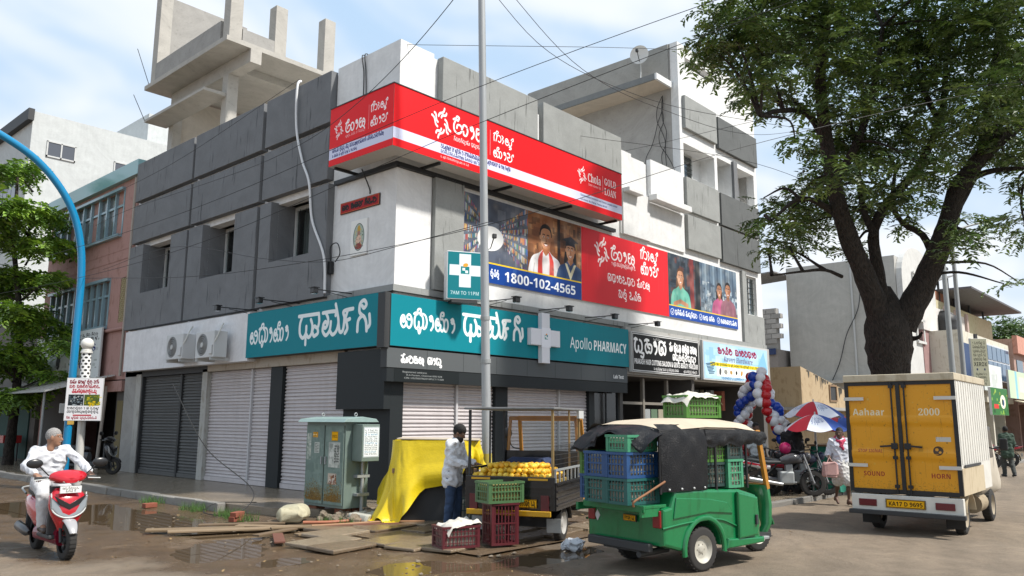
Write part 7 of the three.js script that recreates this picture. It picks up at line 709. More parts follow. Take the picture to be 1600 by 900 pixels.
  for (const s of [-1, 1]) { B('tail_lamp', box(x0 - 0.03, x0 - 0.008, 0.43, 0.54, s > 0 ? 0.44 : -0.72, s > 0 ? 0.72 : -0.44, 0.008), mat(L3(0.12, 0.015, 0.02), { roughness: 0.25 })); B('mudguard', loft(arcPts(0, 0.3, 0.36, Math.PI - 0.2, 0.2, 14).map(([x, y], i) => { const A = lerp(Math.PI - 0.2, 0.2, i / 14); return sring([x, y, s * 0.68], [Math.cos(A), Math.sin(A), 0], [0, 0, 1], 0.015, 0.13, 3, 10); })), dirt); wheel(o, 0, 0.29, s * 0.64, 0.29, 0.16, mat(L3(0.3, 0.25, 0.18), { roughness: 0.8 })); wheel(o, 2.42, 0.29, s * 0.64, 0.29, 0.16, mat(L3(0.3, 0.25, 0.18), { roughness: 0.8 })); B('mud_flap', box(x0 + 0.32, x0 + 0.34, 0.12, 0.4, s * 0.64 - 0.14, s * 0.64 + 0.14), MT.rubber); }
  B('number_plate', box(x0 - 0.03, x0 - 0.012, 0.42, 0.56, -0.3, 0.3), MT.dark); B('number_plate_face', face(0.58, 0.13).rotateY(-Math.PI / 2).translate(x0 - 0.034, 0.49, 0), faceMat(TX.plate('KA17 D 9695'), 0.5));
  B('chassis', [box(-0.6, 3.0, 0.36, 0.5, -0.4, -0.3), box(-0.6, 3.0, 0.36, 0.5, 0.3, 0.4), box(-0.1, 0.1, 0.22, 0.36, -0.6, 0.6), box(0.5, 1.2, 0.25, 0.5, 0.4, 0.6)], MT.dark); B('fuel_tank', new THREE.CylinderGeometry(0.16, 0.16, 0.6, 16).rotateZ(Math.PI / 2).translate(1.1, 0.42, 0.66), mat(L3(0.3, 0.24, 0.16), { map: texGrime }));
  B('cab', loft([[1.86, 0.45, 1.9], [2.3, 0.4, 1.92], [2.7, 0.4, 1.84], [2.95, 0.4, 1.5], [3.2, 0.42, 1.05], [3.32, 0.45, 0.85]].map(([x, ya, yb]) => sring([x, (ya + yb) / 2, 0], [0, 1, 0], [0, 0, 1], (yb - ya) / 2, 0.74, 5, 24))), mat(L3(0.58, 0.52, 0.42), { roughness: 0.45, map: texPlaster })); for (const s of [-1, 1]) { B('door_window', poly([[2.0, 1.15], [2.75, 1.15], [2.6, 1.72], [2.0, 1.75]], [], 0.01).translate(0, 0, s > 0 ? 0.735 : -0.745), MT.darkGlass); B('wing_mirror', [bar([2.75, 1.3, s * 0.72], [2.8, 1.35, s * 0.9], 0.012), box(2.77, 2.82, 1.28, 1.5, s * 0.92 - 0.07, s * 0.92 + 0.07, 0.02)], MT.black); }
}
// ---------- scooter with rider ----------
function makeScooter(o, c, opt = {}) {
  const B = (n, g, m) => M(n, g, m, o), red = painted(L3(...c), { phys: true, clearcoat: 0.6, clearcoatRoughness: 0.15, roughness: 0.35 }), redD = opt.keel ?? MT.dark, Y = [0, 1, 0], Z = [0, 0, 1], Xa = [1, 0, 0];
  wheel(o, 1.27, 0.235, 0, 0.235, 0.105, MT.dark, { spokes: 5, steer: opt.steer ?? 0 }); wheel(o, 0, 0.225, 0, 0.225, 0.11, MT.dark, { spokes: 5 });
  B('front_fender', loft(arcPts(1.27, 0.235, 0.26, 2.55, 0.45, 14).map(([x, y], i) => { const A = lerp(2.55, 0.45, i / 14), w = 0.075 * Math.sin(0.35 + (i / 14) * 2.2); return sring([x, y, 0], [Math.cos(A), Math.sin(A), 0], Z, 0.022, w, 2.4, 12); })), opt.fender ?? mat(L3(0.3, 0.3, 0.31), { roughness: 0.35 }));
  B('fork', [bar([1.27, 0.225, 0.07], [1.12, 0.6, 0.07], 0.02), bar([1.27, 0.225, -0.07], [1.12, 0.6, -0.07], 0.02)], MT.dark);
  B('front_apron', loft([[1.18, 0.36, 0.09, 0.06], [1.2, 0.45, 0.13, 0.08], [1.21, 0.56, 0.19, 0.1], [1.2, 0.68, 0.225, 0.11], [1.16, 0.8, 0.215, 0.1], [1.1, 0.9, 0.14, 0.07]].map(([x, y, w, d]) => sring([x - d * 0.4, y, 0], Xa, Z, d, w, 2.6, 22))), red);
  B('lamp_cluster', poly([[-0.2, 0.1], [-0.1, 0.02], [0, -0.03], [0.1, 0.02], [0.2, 0.1], [0.19, -0.03], [0.12, -0.11], [0, -0.15], [-0.12, -0.11], [-0.19, -0.03]], [], 0.06, 0.02).scale(1.12, 1.2, 1).rotateY(Math.PI / 2).rotateZ(0.12).translate(1.195, 0.68, 0), mat(L3(0.3, 0.32, 0.33), { roughness: 0.08, metalness: 0.45 })); B('lamp_trim', [tube([[1.19, 0.84, 0.21], [1.25, 0.62, 0.19], [1.27, 0.54, 0.08], [1.275, 0.53, 0], [1.27, 0.54, -0.08], [1.25, 0.62, -0.19], [1.19, 0.84, -0.21]], 0.01, 30, 6)], MT.alu); B('lamp_mask', poly([[-0.2, 0.1], [0, -0.02], [0.2, 0.1], [0.12, -0.02], [0, -0.09], [-0.12, -0.02]], [], 0.02, 0.005).rotateY(Math.PI / 2).translate(1.255, 0.72, 0), MT.blackGloss);
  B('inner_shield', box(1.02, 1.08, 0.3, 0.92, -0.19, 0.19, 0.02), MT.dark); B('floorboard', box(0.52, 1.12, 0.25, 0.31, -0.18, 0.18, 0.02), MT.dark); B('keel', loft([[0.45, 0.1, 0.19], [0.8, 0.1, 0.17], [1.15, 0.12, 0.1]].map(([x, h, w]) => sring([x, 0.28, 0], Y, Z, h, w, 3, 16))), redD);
  B('handle_cowl', loft([[0.98, 0.98, 0.1, 0.04], [1.03, 1.02, 0.21, 0.075], [1.1, 1.045, 0.23, 0.085], [1.18, 1.03, 0.18, 0.07], [1.24, 1.0, 0.08, 0.035]].map(([x, y, w, h]) => sring([x, y, 0], Y, Z, h, w, 2.3, 22))), red); B('cowl_lamp', loft([[1.19, 0.99, 0.12, 0.02], [1.235, 0.985, 0.09, 0.016]].map(([x, y, w, h]) => sring([x, y, 0], Y, Z, h, w, 2.3, 16))), MT.alu); B('handlebar', [bar([1.03, 1.03, -0.36], [1.06, 1.03, -0.2], 0.014), bar([1.03, 1.03, 0.36], [1.06, 1.03, 0.2], 0.014)], MT.dark); for (const s of [-1, 1]) { B('grip', bar([1.015, 1.03, s * 0.38], [1.045, 1.03, s * 0.25], 0.02), MT.rubber); B('brake_lever', bar([1.11, 1.02, s * 0.24], [1.1, 1.01, s * 0.4], 0.008), MT.alu); const m = B('mirror', [tube([[1.05, 1.06, s * 0.22], [1.06, 1.14, s * 0.3], [1.05, 1.2, s * 0.36]], 0.008, 10, 5), new THREE.SphereGeometry(0.1, 18, 12).scale(0.28, 0.62, 1).translate(1.05, 1.22, s * 0.4)], MT.blackGloss); }
  B('seat', loft([[-0.32, 0.8, 0.07, 0.04], [-0.2, 0.8, 0.12, 0.07], [0.1, 0.775, 0.14, 0.075], [0.35, 0.76, 0.12, 0.07], [0.5, 0.745, 0.06, 0.04]].map(([x, y, w, h]) => sring([x, y, 0], Y, Z, h, w, 2.6, 20))), MT.dark); B('rear_body', loft([[-0.42, 0.66, 0.06, 0.05], [-0.25, 0.64, 0.13, 0.11], [0.0, 0.58, 0.17, 0.16], [0.3, 0.5, 0.165, 0.2], [0.5, 0.46, 0.12, 0.2]].map(([x, y, w, h]) => sring([x, y, 0], Y, Z, h, w, 2.5, 22))), red); B('grab_rail', tube([[-0.1, 0.76, 0.17], [-0.4, 0.82, 0.14], [-0.48, 0.83, 0], [-0.4, 0.82, -0.14], [-0.1, 0.76, -0.17]], 0.014, 24, 6), MT.galv); B('tail_lamp', new RoundedBoxGeometry(0.04, 0.07, 0.14, 2, 0.015).translate(-0.44, 0.68, 0), mat(L3(0.4, 0.012, 0.015), { roughness: 0.2 }));
  B('engine', [new RoundedBoxGeometry(0.55, 0.2, 0.14, 2, 0.05).translate(0.1, 0.27, -0.12), new RoundedBoxGeometry(0.3, 0.22, 0.2, 2, 0.05).translate(0.28, 0.3, 0)], MT.dark); B('exhaust', loft([[-0.4, 0.3, 0.05], [-0.35, 0.3, 0.07], [0.05, 0.26, 0.065], [0.2, 0.25, 0.03]].map(([x, y, r]) => sring([x, y, 0.16], Y, Z, r, r * 0.85, 2, 14))), MT.blackGloss); B('side_stand', bar([0.4, 0.25, -0.16], [0.2, 0.12, -0.2], 0.012), MT.dark); B('rear_fender', box(-0.36, -0.3, 0.25, 0.55, -0.08, 0.08, 0.02), MT.dark);
  if (opt.plate) { B('number_plate', box(1.245, 1.255, 0.84, 0.93, -0.13, 0.13), MT.alu); B('number_plate_face', face(0.25, 0.085).rotateY(Math.PI / 2).translate(1.2585, 0.885, 0), faceMat(TX.plateW(opt.plate), 0.5)); }
}
{
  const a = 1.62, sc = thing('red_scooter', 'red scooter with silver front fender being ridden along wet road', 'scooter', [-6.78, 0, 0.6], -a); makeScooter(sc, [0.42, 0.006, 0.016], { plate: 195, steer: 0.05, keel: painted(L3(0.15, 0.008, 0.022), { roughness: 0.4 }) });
  person({ label: 'grey-haired rider in white shirt and trousers on red scooter', pos: [-6.78, 0, 0.6], turn: -a, cell: 0.013, fat: 1.08, skin: [0.27, 0.14, 0.085], hair: [0.5, 0.48, 0.46], hairline: 0.02, brow: [0.2, 0.18, 0.16], yaw: -1.0, tilt: 0, nod: -0.05, moustache: [0.25, 0.22, 0.2],
    J: { P: [0.2, 0.95, 0], C: [0.25, 1.24, 0], N: [0.29, 1.4, 0], H: [0.33, 1.545, 0], SL: [0.27, 1.355, -0.19], SR: [0.27, 1.355, 0.19], EL: [0.5, 1.16, -0.36], ER: [0.5, 1.16, 0.36], WL: [0.88, 1.07, -0.33], WR: [0.88, 1.07, 0.33], HL: [0.24, 0.92, -0.1], HR: [0.24, 0.92, 0.1], KL: [0.72, 0.79, -0.17], KR: [0.72, 0.79, 0.18], AL: [0.74, 0.4, -0.15], AR: [0.74, 0.4, 0.16], TL: [0.92, 0.34, -0.16], TR: [0.92, 0.34, 0.17] },
    shirt: fab([0.56, 0.57, 0.6]), trousers: fab([0.56, 0.56, 0.57]), sleeve: 0.86, loose: 0.015, hem: 0.04, shoes: mat(L3(0.04, 0.025, 0.018), { roughness: 0.5 }), handL: { dir: [1, -0.25, 0], palm: [0, -1, 0], thumb: -1, curl: 1.25 }, handR: { dir: [1, -0.25, 0], palm: [0, -1, 0], thumb: 1, curl: 1.25 } });
}
// ---------- parked two-wheelers ----------
function makeBike(o, c, tailC, opt = {}) {
  const B = (n, g, m) => M(n, g, m, o), pm = painted(L3(...c), { roughness: 0.35 }), tm = painted(L3(...tailC), { roughness: 0.35 }), Y = [0, 1, 0], Z = [0, 0, 1];
  wheel(o, 0, 0.3, 0, 0.3, 0.1, MT.dark, { spokes: 6 }); wheel(o, 1.3, 0.3, 0, 0.3, 0.09, MT.dark, { spokes: 6 });
  B('fuel_tank', loft([[0.55, 0.8, 0.07, 0.06], [0.68, 0.83, 0.13, 0.11], [0.85, 0.86, 0.15, 0.12], [1.0, 0.84, 0.11, 0.1], [1.08, 0.82, 0.05, 0.05]].map(([x, y, w, h]) => sring([x, y, 0], Y, Z, h, w, 2.5, 18))), pm); B('seat', loft([[-0.3, 0.84, 0.06, 0.03], [-0.1, 0.82, 0.11, 0.045], [0.25, 0.77, 0.12, 0.05], [0.55, 0.77, 0.08, 0.04]].map(([x, y, w, h]) => sring([x, y, 0], Y, Z, h, w, 2.6, 16))), MT.dark);
  B('tail_cowl', loft([[-0.48, 0.82, 0.03, 0.02], [-0.3, 0.77, 0.09, 0.05], [0.0, 0.7, 0.12, 0.07], [0.3, 0.66, 0.1, 0.06]].map(([x, y, w, h]) => sring([x, y, 0], Y, Z, h, w, 2.4, 16))), tm); B('tail_stripe', [-1, 1].map((s) => poly([[-0.36, 0.76], [0.2, 0.66], [0.22, 0.7], [-0.3, 0.8]], [], 0.006).translate(0, 0, s > 0 ? 0.112 : -0.118)), painted(L3(0.4, 0.012, 0.03))); B('frame', [bar([1.1, 0.85, 0], [0.55, 0.3, 0], 0.03), bar([0.55, 0.3, 0], [0, 0.3, 0.08], 0.022), bar([0.55, 0.3, 0], [0, 0.3, -0.08], 0.022), bar([0.5, 0.75, 0], [0, 0.32, 0.09], 0.02), bar([1.12, 0.85, 0], [0.5, 0.75, 0], 0.03)], MT.dark); B('engine', [new RoundedBoxGeometry(0.34, 0.3, 0.24, 2, 0.05).translate(0.68, 0.42, 0), new RoundedBoxGeometry(0.16, 0.22, 0.16, 2, 0.03).translate(0.75, 0.62, 0)], MT.galv); B('fork', [bar([1.3, 0.3, 0.08], [1.08, 0.95, 0.08], 0.022), bar([1.3, 0.3, -0.08], [1.08, 0.95, -0.08], 0.022)], MT.steel); B('handlebar', [tube([[0.9, 1.02, -0.36], [1.05, 1.03, -0.2], [1.08, 0.97, 0], [1.05, 1.03, 0.2], [0.9, 1.02, 0.36]], 0.014, 20, 6)], MT.dark); B('headlamp', new THREE.SphereGeometry(0.1, 16, 12).scale(0.8, 1, 1).translate(1.2, 0.9, 0), pm); for (const s of [-1, 1]) B('mirror', [bar([1.02, 1.03, s * 0.25], [0.98, 1.2, s * 0.34], 0.007), new THREE.SphereGeometry(0.07, 12, 8).scale(0.3, 0.7, 1).translate(0.97, 1.22, s * 0.36)], MT.black); B('exhaust', bar([0.55, 0.28, 0.15], [-0.35, 0.42, 0.17], 0.035, 0.06, 12), MT.steel); B('rear_mudguard', loft(arcPts(0, 0.3, 0.35, 3.3, 1.2, 10).map(([x, y], i) => { const A = lerp(3.3, 1.2, i / 10); return sring([x, y, 0], [Math.cos(A), Math.sin(A), 0], Z, 0.012, 0.07, 3, 8); })), MT.dark); B('front_mudguard', loft(arcPts(1.3, 0.3, 0.34, 2.6, 0.6, 10).map(([x, y], i) => { const A = lerp(2.6, 0.6, i / 10); return sring([x, y, 0], [Math.cos(A), Math.sin(A), 0], Z, 0.01, 0.06, 3, 8); })), pm); B('number_plate', box(-0.42, -0.41, 0.42, 0.56, -0.1, 0.1), MT.alu); B('side_stand', bar([0.5, 0.3, -0.1], [0.42, 0.01, -0.26], 0.014), MT.dark); o.rotation.z = 0; return o;
}
{
  const g = 'motorcycles parked on the forecourt beside the umbrellas';
  const bk = (name, label, pos, turn, c, t) => makeBike(thing(name, label, 'motorcycle', pos, turn, g), c, t);
  bk('parked_motorcycle', 'white motorcycle with red tail stripe parked behind green three-wheeler', [6.9, 0.1, 4.9], 2.3 - Math.PI, [0.06, 0.06, 0.065], [0.6, 0.58, 0.58]);
  bk('parked_motorcycle', 'black motorcycle parked next to the walking man', [8.35, 0.1, 5.25], 0.9, [0.02, 0.02, 0.022], [0.03, 0.03, 0.03]);
  bk('parked_motorcycle', 'dark motorcycle between white motorcycle and umbrella pole', [8.0, 0.1, 4.2], 2.2, [0.03, 0.03, 0.035], [0.05, 0.05, 0.06]);
  bk('parked_motorcycle', 'silver grey motorcycle half hidden by the van', [9.9, 0.1, 5.0], 0.8, [0.25, 0.25, 0.26], [0.2, 0.2, 0.2]);
  bk('parked_motorcycle', 'blue-black motorcycle packed tightly behind the white motorcycle', [7.55, 0.1, 4.95], 2.25 - Math.PI, [0.03, 0.04, 0.08], [0.25, 0.02, 0.03]); bk('parked_motorcycle', 'maroon motorcycle standing beside the umbrella pole', [9.1, 0.1, 5.1], 0.75, [0.12, 0.015, 0.02], [0.04, 0.04, 0.045]);
  const h = thing('motorcycle_helmet', 'bright pink helmet on a parked motorcycle', 'helmet', [7.75, 1.18, 5.25]); M('shell', jitter(new THREE.SphereGeometry(0.14, 20, 14), 0.004, 9), painted(L3(0.5, 0.02, 0.12)), h); M('visor', new THREE.SphereGeometry(0.143, 20, 10, -0.6, 1.2, 1.1, 0.7).rotateY(2.4), MT.blackGloss, h);
  const s1 = thing('parked_scooter', 'black scooter parked in shade under the tin awning', 'scooter', [-1.5, 0.15, -13.2], -0.9); makeScooter(s1, [0.02, 0.02, 0.022], { fender: MT.blackGloss });
  const fg = 'two-wheelers parked along the far kerb'; [[24.0, 6.1, 2.0, [0.02, 0.02, 0.025]], [25.6, 6.0, 2.15, [0.03, 0.035, 0.06]], [22.2, 5.6, 1.9, [0.04, 0.04, 0.045]], [27.2, 6.3, 2.0, [0.16, 0.02, 0.025]]].forEach(([x, z, t, c], i) => { const o = thing('distant_motorcycle', ['black motorcycle at the far kerb next to the walker in green', 'dark blue motorcycle in the far parked row', 'charcoal motorcycle nearest the van in the far parked row', 'dark red motorcycle last in the far parked row'][i], 'motorcycle', [x, 0.02, z], t, fg); makeBike(o, c, c); });
  const red = thing('red_bench_cart', 'red painted bench cart in the dark shop front', 'cart', [-0.5, 0, -23.2]); M('top', LF(box(-0.8, 0.8, 0.85, 1.15, -0.3, 0.35, 0.02)), painted(L3(0.3, 0.02, 0.02)), red); for (const [a, b] of [[-0.7, -0.2], [0.7, -0.2], [-0.7, 0.25], [0.7, 0.25]]) M('leg', LF(bar([a, 0, b], [a, 0.85, b], 0.03)), MT.dark, red);
}
// ================= street props =================
{ // electrical cabinet
  const o = thing('electrical_cabinet', 'rust-streaked grey-green electrical cabinet beside the corner pillar', 'cabinet', [-1.94, 0.2, 1.09]), B = (n, g, m) => M(n, g, m, o), cm = mat(L3(0.17, 0.225, 0.2), { roughness: 0.5, map: texPlaster, metalness: 0.1 });
  B('housing', box(0.01, 0.55, 0, 1.56, -1.25, 0, 0.008), cm); B('roof', [poly([[-0.12, 0], [0.68, 0], [0.62, 0.06], [0.3, 0.1], [-0.06, 0.06]], [], 1.5, 0.006).translate(0, 1.56, -1.38)], mat(L3(0.26, 0.36, 0.34), { roughness: 0.5, map: texPlaster }));
  B('lifting_eye', [new THREE.TorusGeometry(0.03, 0.01, 6, 14).translate(0.3, 1.7, -0.1), new THREE.TorusGeometry(0.03, 0.01, 6, 14).translate(0.3, 1.7, -1.15)], MT.galv);
  const sticker = (w, h, z, y, t, d) => M('sticker', LF(face(w, h).translate(z, y, 0.002)), faceMat(t, 0.7), d);
  for (const [a, b, i] of [[-1.22, -0.64, 0], [-0.6, -0.03, 1]]) { const d = B('door', LF(box(a, b, 0.05, 1.5, -0.008, 0.012, 0.004)), cm); M('door_skin', LF(face(b - a - 0.01, 1.44).translate((a + b) / 2, 0.775, 0.0125)), faceMat(cv(200, 512, (x, w, h) => { fill(x, '#74857e', 0, 0, w, h); const r = rngOf(60 + i); speckle(x, w, h, 61 + i, 120, ['#6d7e77', '#7d8e86', '#687972'], 10, 60); for (let k = 0; k < 1500; k++) { const q = r() ** 0.6, px = w * (0.5 + (r() + r() + r() - 1.5) * 0.62), py = h * (0.97 - 0.3 * Math.abs(r() + r() - 1) * q - 0.02); x.globalAlpha = 0.25 + 0.4 * r(); x.fillStyle = ['#7a5a24', '#8a6a30', '#6a4a1c', '#5a4426'][Math.floor(r() * 4)]; x.fillRect(px, py, 2 + r() * 7, 2 + r() * 9); } for (let k = 0; k < 14; k++) { x.globalAlpha = 0.35; x.fillStyle = '#6f7f78'; x.fillRect(r() * w, r() * h * 0.5, 2 + r() * 3, h * 0.3 * r()); } x.globalAlpha = 1; }), 0.6), d); const q = M('fixings', LF(box(i ? a + 0.03 : b - 0.06, i ? a + 0.06 : b - 0.03, 0.78, 0.92, 0.012, 0.04)), MT.galv, d);

    if (i === 0) { sticker(0.16, 0.1, -0.92, 1.32, cv(64, 40, (x, w, h) => { fill(x, '#c98f2a', 0, 0, w, h); speckle(x, w, h, 5, 12, ['#e8d9b0', '#7a5a1a'], 4, 14); }), d).position.x = -0.0125; sticker(0.14, 0.5, -1.12, 1.1, cv(64, 160, (x, w, h) => { fill(x, '#9ba49a', 0, 0, w, h); speckle(x, w, h, 6, 60, ['#c9ccc4', '#6a7a72', '#b5b8ac'], 6, 26); }), d).position.x = -0.0125; sticker(0.16, 0.2, -0.86, 1.08, cv(64, 80, (x, w, h) => { fill(x, '#b9beb6', 0, 0, w, h); for (let k = 0; k < 6; k++) kline(x, 210 + k, 4, 6, 14 + k * 12, 7, '#4a4e4a', 52, 2); }), d).position.x = -0.0125; }
    else { sticker(0.2, 0.17, -0.3, 1.3, cv(128, 110, (x, w, h) => { fill(x, '#e0a512', 0, 0, w, h); txt(x, 'DSCL', 14, 72, 46, '#2b2410', { w: 100 }); x.strokeStyle = '#2b2410'; x.lineWidth = 3; x.strokeRect(5, 5, w - 10, h - 10); }), d).position.x = -0.0125; sticker(0.36, 0.46, -0.3, 0.96, cv(128, 160, (x, w, h) => { fill(x, '#a9ada6', 0, 0, w, h); speckle(x, w, h, 8, 60, ['#878d86', '#bfc2ba', '#c9cbc4'], 8, 34); for (let k = 0; k < 7; k++) kline(x, 220 + k, 4, 66, 30 + k * 16, 10, '#2f3230', 52, 2.2); }), d).position.x = -0.0125; sticker(0.26, 0.2, -0.34, 0.52, cv(96, 72, (x, w, h) => { fill(x, '#b8ab9c', 0, 0, w, h); speckle(x, w, h, 9, 40, ['#6a3328', '#d9d2c6', '#4a2a22', '#8a5a3a'], 6, 22); }), d).position.x = -0.0125; } }
  const mb = B('meter_box', box(0.16, 0.56, 0.85, 1.52, 0.003, 0.3, 0.008), cm); M('notice', face(0.36, 0.55).translate(0.37, 1.2, 0.303), faceMat(cv(160, 240, (x, w, h) => { fill(x, '#d7dcdc', 0, 0, w, h); x.strokeStyle = '#7a8a90'; x.lineWidth = 4; x.strokeRect(4, 4, w - 8, h - 8); for (let k = 0; k < 12; k++) kline(x, 230 + k, 6, 14, 32 + k * 17, 10, k % 4 === 2 ? '#3a6a8a' : '#4a5054', 130, 1.8); }), 0.6), mb); M('side_face', LF(box(0.02, 0.28, 0.88, 1.5, -0.159, -0.152)), cm, mb);
  B('pipe', [bar([0.36, -0.1, 0.08], [0.36, 0.86, 0.08], 0.035)], MT.galv); B('pipe_clamp', [box(0.22, 0.5, 0.22, 0.27, 0.0, 0.12), box(0.22, 0.5, 0.55, 0.6, 0.0, 0.12)], MT.galv);
  B('plinth', [box(0.05, 0.25, -0.2, -0.005, -1.15, -0.9), box(0.3, 0.5, -0.2, -0.005, -0.4, -0.1), box(0.08, 0.26, -0.2, -0.005, -0.35, -0.1)], plaster(L3(0.25, 0.1, 0.06), texGrime));
}
{ // handcart under a yellow tarpaulin
  const o = thing('tarpaulin_covered_cart', 'vegetable cart draped with a bright yellow tarpaulin', 'cart', [-0.85, 0.03, 2.4], -0.83), B = (n, g, m) => M(n, g, m, o);
  B('frame', [box(-0.75, 0.75, 0.85, 0.93, -0.45, 0.45), ...[[-0.7, -0.4], [0.7, -0.4], [-0.7, 0.4], [0.7, 0.4]].map(([x, z]) => box(x - 0.03, x + 0.03, 0, 0.85, z - 0.03, z + 0.03))], MT.wood); B('load', jitter(new RoundedBoxGeometry(1.3, 0.45, 0.8, 4, 0.08), 0.03, 4).translate(0, 1.15, 0), MT.dark);
  B('dark_fill', [box(-0.66, 0.74, 0.02, 0.86, -0.4, 0.36)], MT.dark); B('top_board', new RoundedBoxGeometry(1.46, 0.025, 0.95, 1, 0.008).rotateZ(-0.015).translate(0.05, 1.435, 0), mat(L3(0.5, 0.43, 0.33), { map: texPlaster, roughness: 0.9 }));  // solid dark block below the load fills the black area under the tarpaulin
  // tarpaulin: top, then a skirt that falls in folds, longest at the near left corner and trailing on the ground
  const N = 150, R = 30, rows = []; for (let j = 0; j <= R; j++) { const v = j / R, ring = []; for (let i = 0; i < N; i++) { const t = (i / N) * 2 * Math.PI, ct = Math.cos(t), st = Math.sin(t), bx = Math.sign(ct) * Math.abs(ct) ** 0.42 * 0.78, bz = Math.sign(st) * Math.abs(st) ** 0.42 * 0.5; const left = sstep(0.55, -0.75, ct), front = sstep(-0.2, 0.8, st), far = sstep(0.1, 0.9, ct) ; const len = lerp(lerp(0.62, 0.5, far), 1.5, left * sstep(-1.1, 0.2, st)) - 0.12 * front * (1 - left) + 0.1 * n3(ct * 2, st * 2, 3) * (1 + left); const fold = Math.sin(t * 7 + 1.6 * v + 2.6 * n3(ct, st, 1)) * 0.7 + 0.8 * n3(ct * 2.2, st * 2.2, v * 1.1), swing = v * (0.06 + 0.22 * left * v + 0.1 * fold * (0.35 + v)) + 0.006 * n3(ct * 6, st * 6, v * 4); let y = 1.415 - len * v; let ex = swing; if (y < 0.03) { ex += (0.03 - y) * 0.9; y = 0.03 + 0.02 * Math.abs(n3(ct * 9, st * 9, v * 5)); } ring.push([bx + ct * ex, y + 0.008 * n3(ct * 4, v * 3, st * 4), bz + st * ex]); } rows.push(ring); }
  { B('tarpaulin', mergeSmooth(rows), mat(L3(0.78, 0.58, 0.01), { roughness: 0.38, side: THREE.DoubleSide, bumpMap: rept(texFine, 1.2), bumpScale: 0.003, map: texCloth })); }
  B('tie_cord', tube([[0.2, 0.8, 0.52], [0.3, 0.62, 0.56], [0.27, 0.45, 0.55], [0.36, 0.3, 0.56]], 0.01, 16, 5), MT.alu);
}
// crates by the fruit seller
crate([-2.84, 0.05, 4.98], -0.35, 'maroon', 'maroon crate lined with newspaper on the ground', 'crates beside the fruit seller', [0.56, 0.3, 0.38]);
crate([-2.2, 0.05, 5.24], -0.4, 'maroon', 'maroon crate standing on end under the green crate', 'crates beside the fruit seller', [0.42, 0.58, 0.34], null);
crate([-2.2, 0.632, 5.22], -0.3, 'green', 'olive green crate with a few fruit on top of maroon crate', 'crates beside the fruit seller', [0.58, 0.3, 0.4], mat(L3(0.2, 0.17, 0.05), { map: texGrime }));
crate([-0.9, 0.05, 3.2], 0.6, 'dark', 'dark crate in the shade under the tarpaulin cart', 'crates beside the fruit seller', [0.5, 0.45, 0.4]);
{ const n = tag(M('newspaper_sheet', sheetPaper(0.6, 0.42, 5, 0.06), paper), 'newspaper sheet lying across the maroon ground crate', 'newspaper'); n.position.set(-2.8, 0.4, 4.98); n.rotation.y = -0.2; n.rotation.z = 0.1; }
// vendor: profile, leaning over his fruit
person({ label: 'fruit seller in pale patterned shirt and blue jeans sorting fruit', pos: [-1.72, 0.04, 3.76], turn: -1.15, cell: 0.013, skin: [0.12, 0.062, 0.038], hair: [0.012, 0.01, 0.009], fullhair: 0.016, beard: [0.014, 0.011, 0.01], nod: -0.38, seed: 4, fat: 1.05,
  J: { P: [-0.03, 0.93, 0], C: [0.0, 1.26, 0], N: [0.035, 1.42, 0], H: [0.085, 1.555, 0], SL: [0.01, 1.375, -0.18], SR: [0.01, 1.375, 0.18], EL: [0.08, 1.1, -0.24], ER: [0.06, 1.1, 0.23], WL: [0.32, 1.06, -0.16], WR: [0.31, 1.05, 0.12], HL: [-0.02, 0.9, -0.09], HR: [-0.02, 0.9, 0.09], KL: [0.03, 0.49, -0.1], KR: [-0.02, 0.49, 0.1], AL: [-0.0, 0.085, -0.12], AR: [-0.06, 0.085, 0.12], TL: [0.16, 0.03, -0.13], TR: [0.1, 0.03, 0.14] },
  shirt: mat(L3(0.72, 0.74, 0.77), { map: shirtDots, roughness: 0.9 }), hem: 0.13, sleeve: 0.7, loose: 0.024, trousers: fab([0.035, 0.065, 0.13]), shoes: MT.dark, handL: { palm: [0, -1, 0], thumb: -1, curl: 0.8 }, handR: { palm: [0, -1, 0], thumb: 1, curl: 0.8 } });
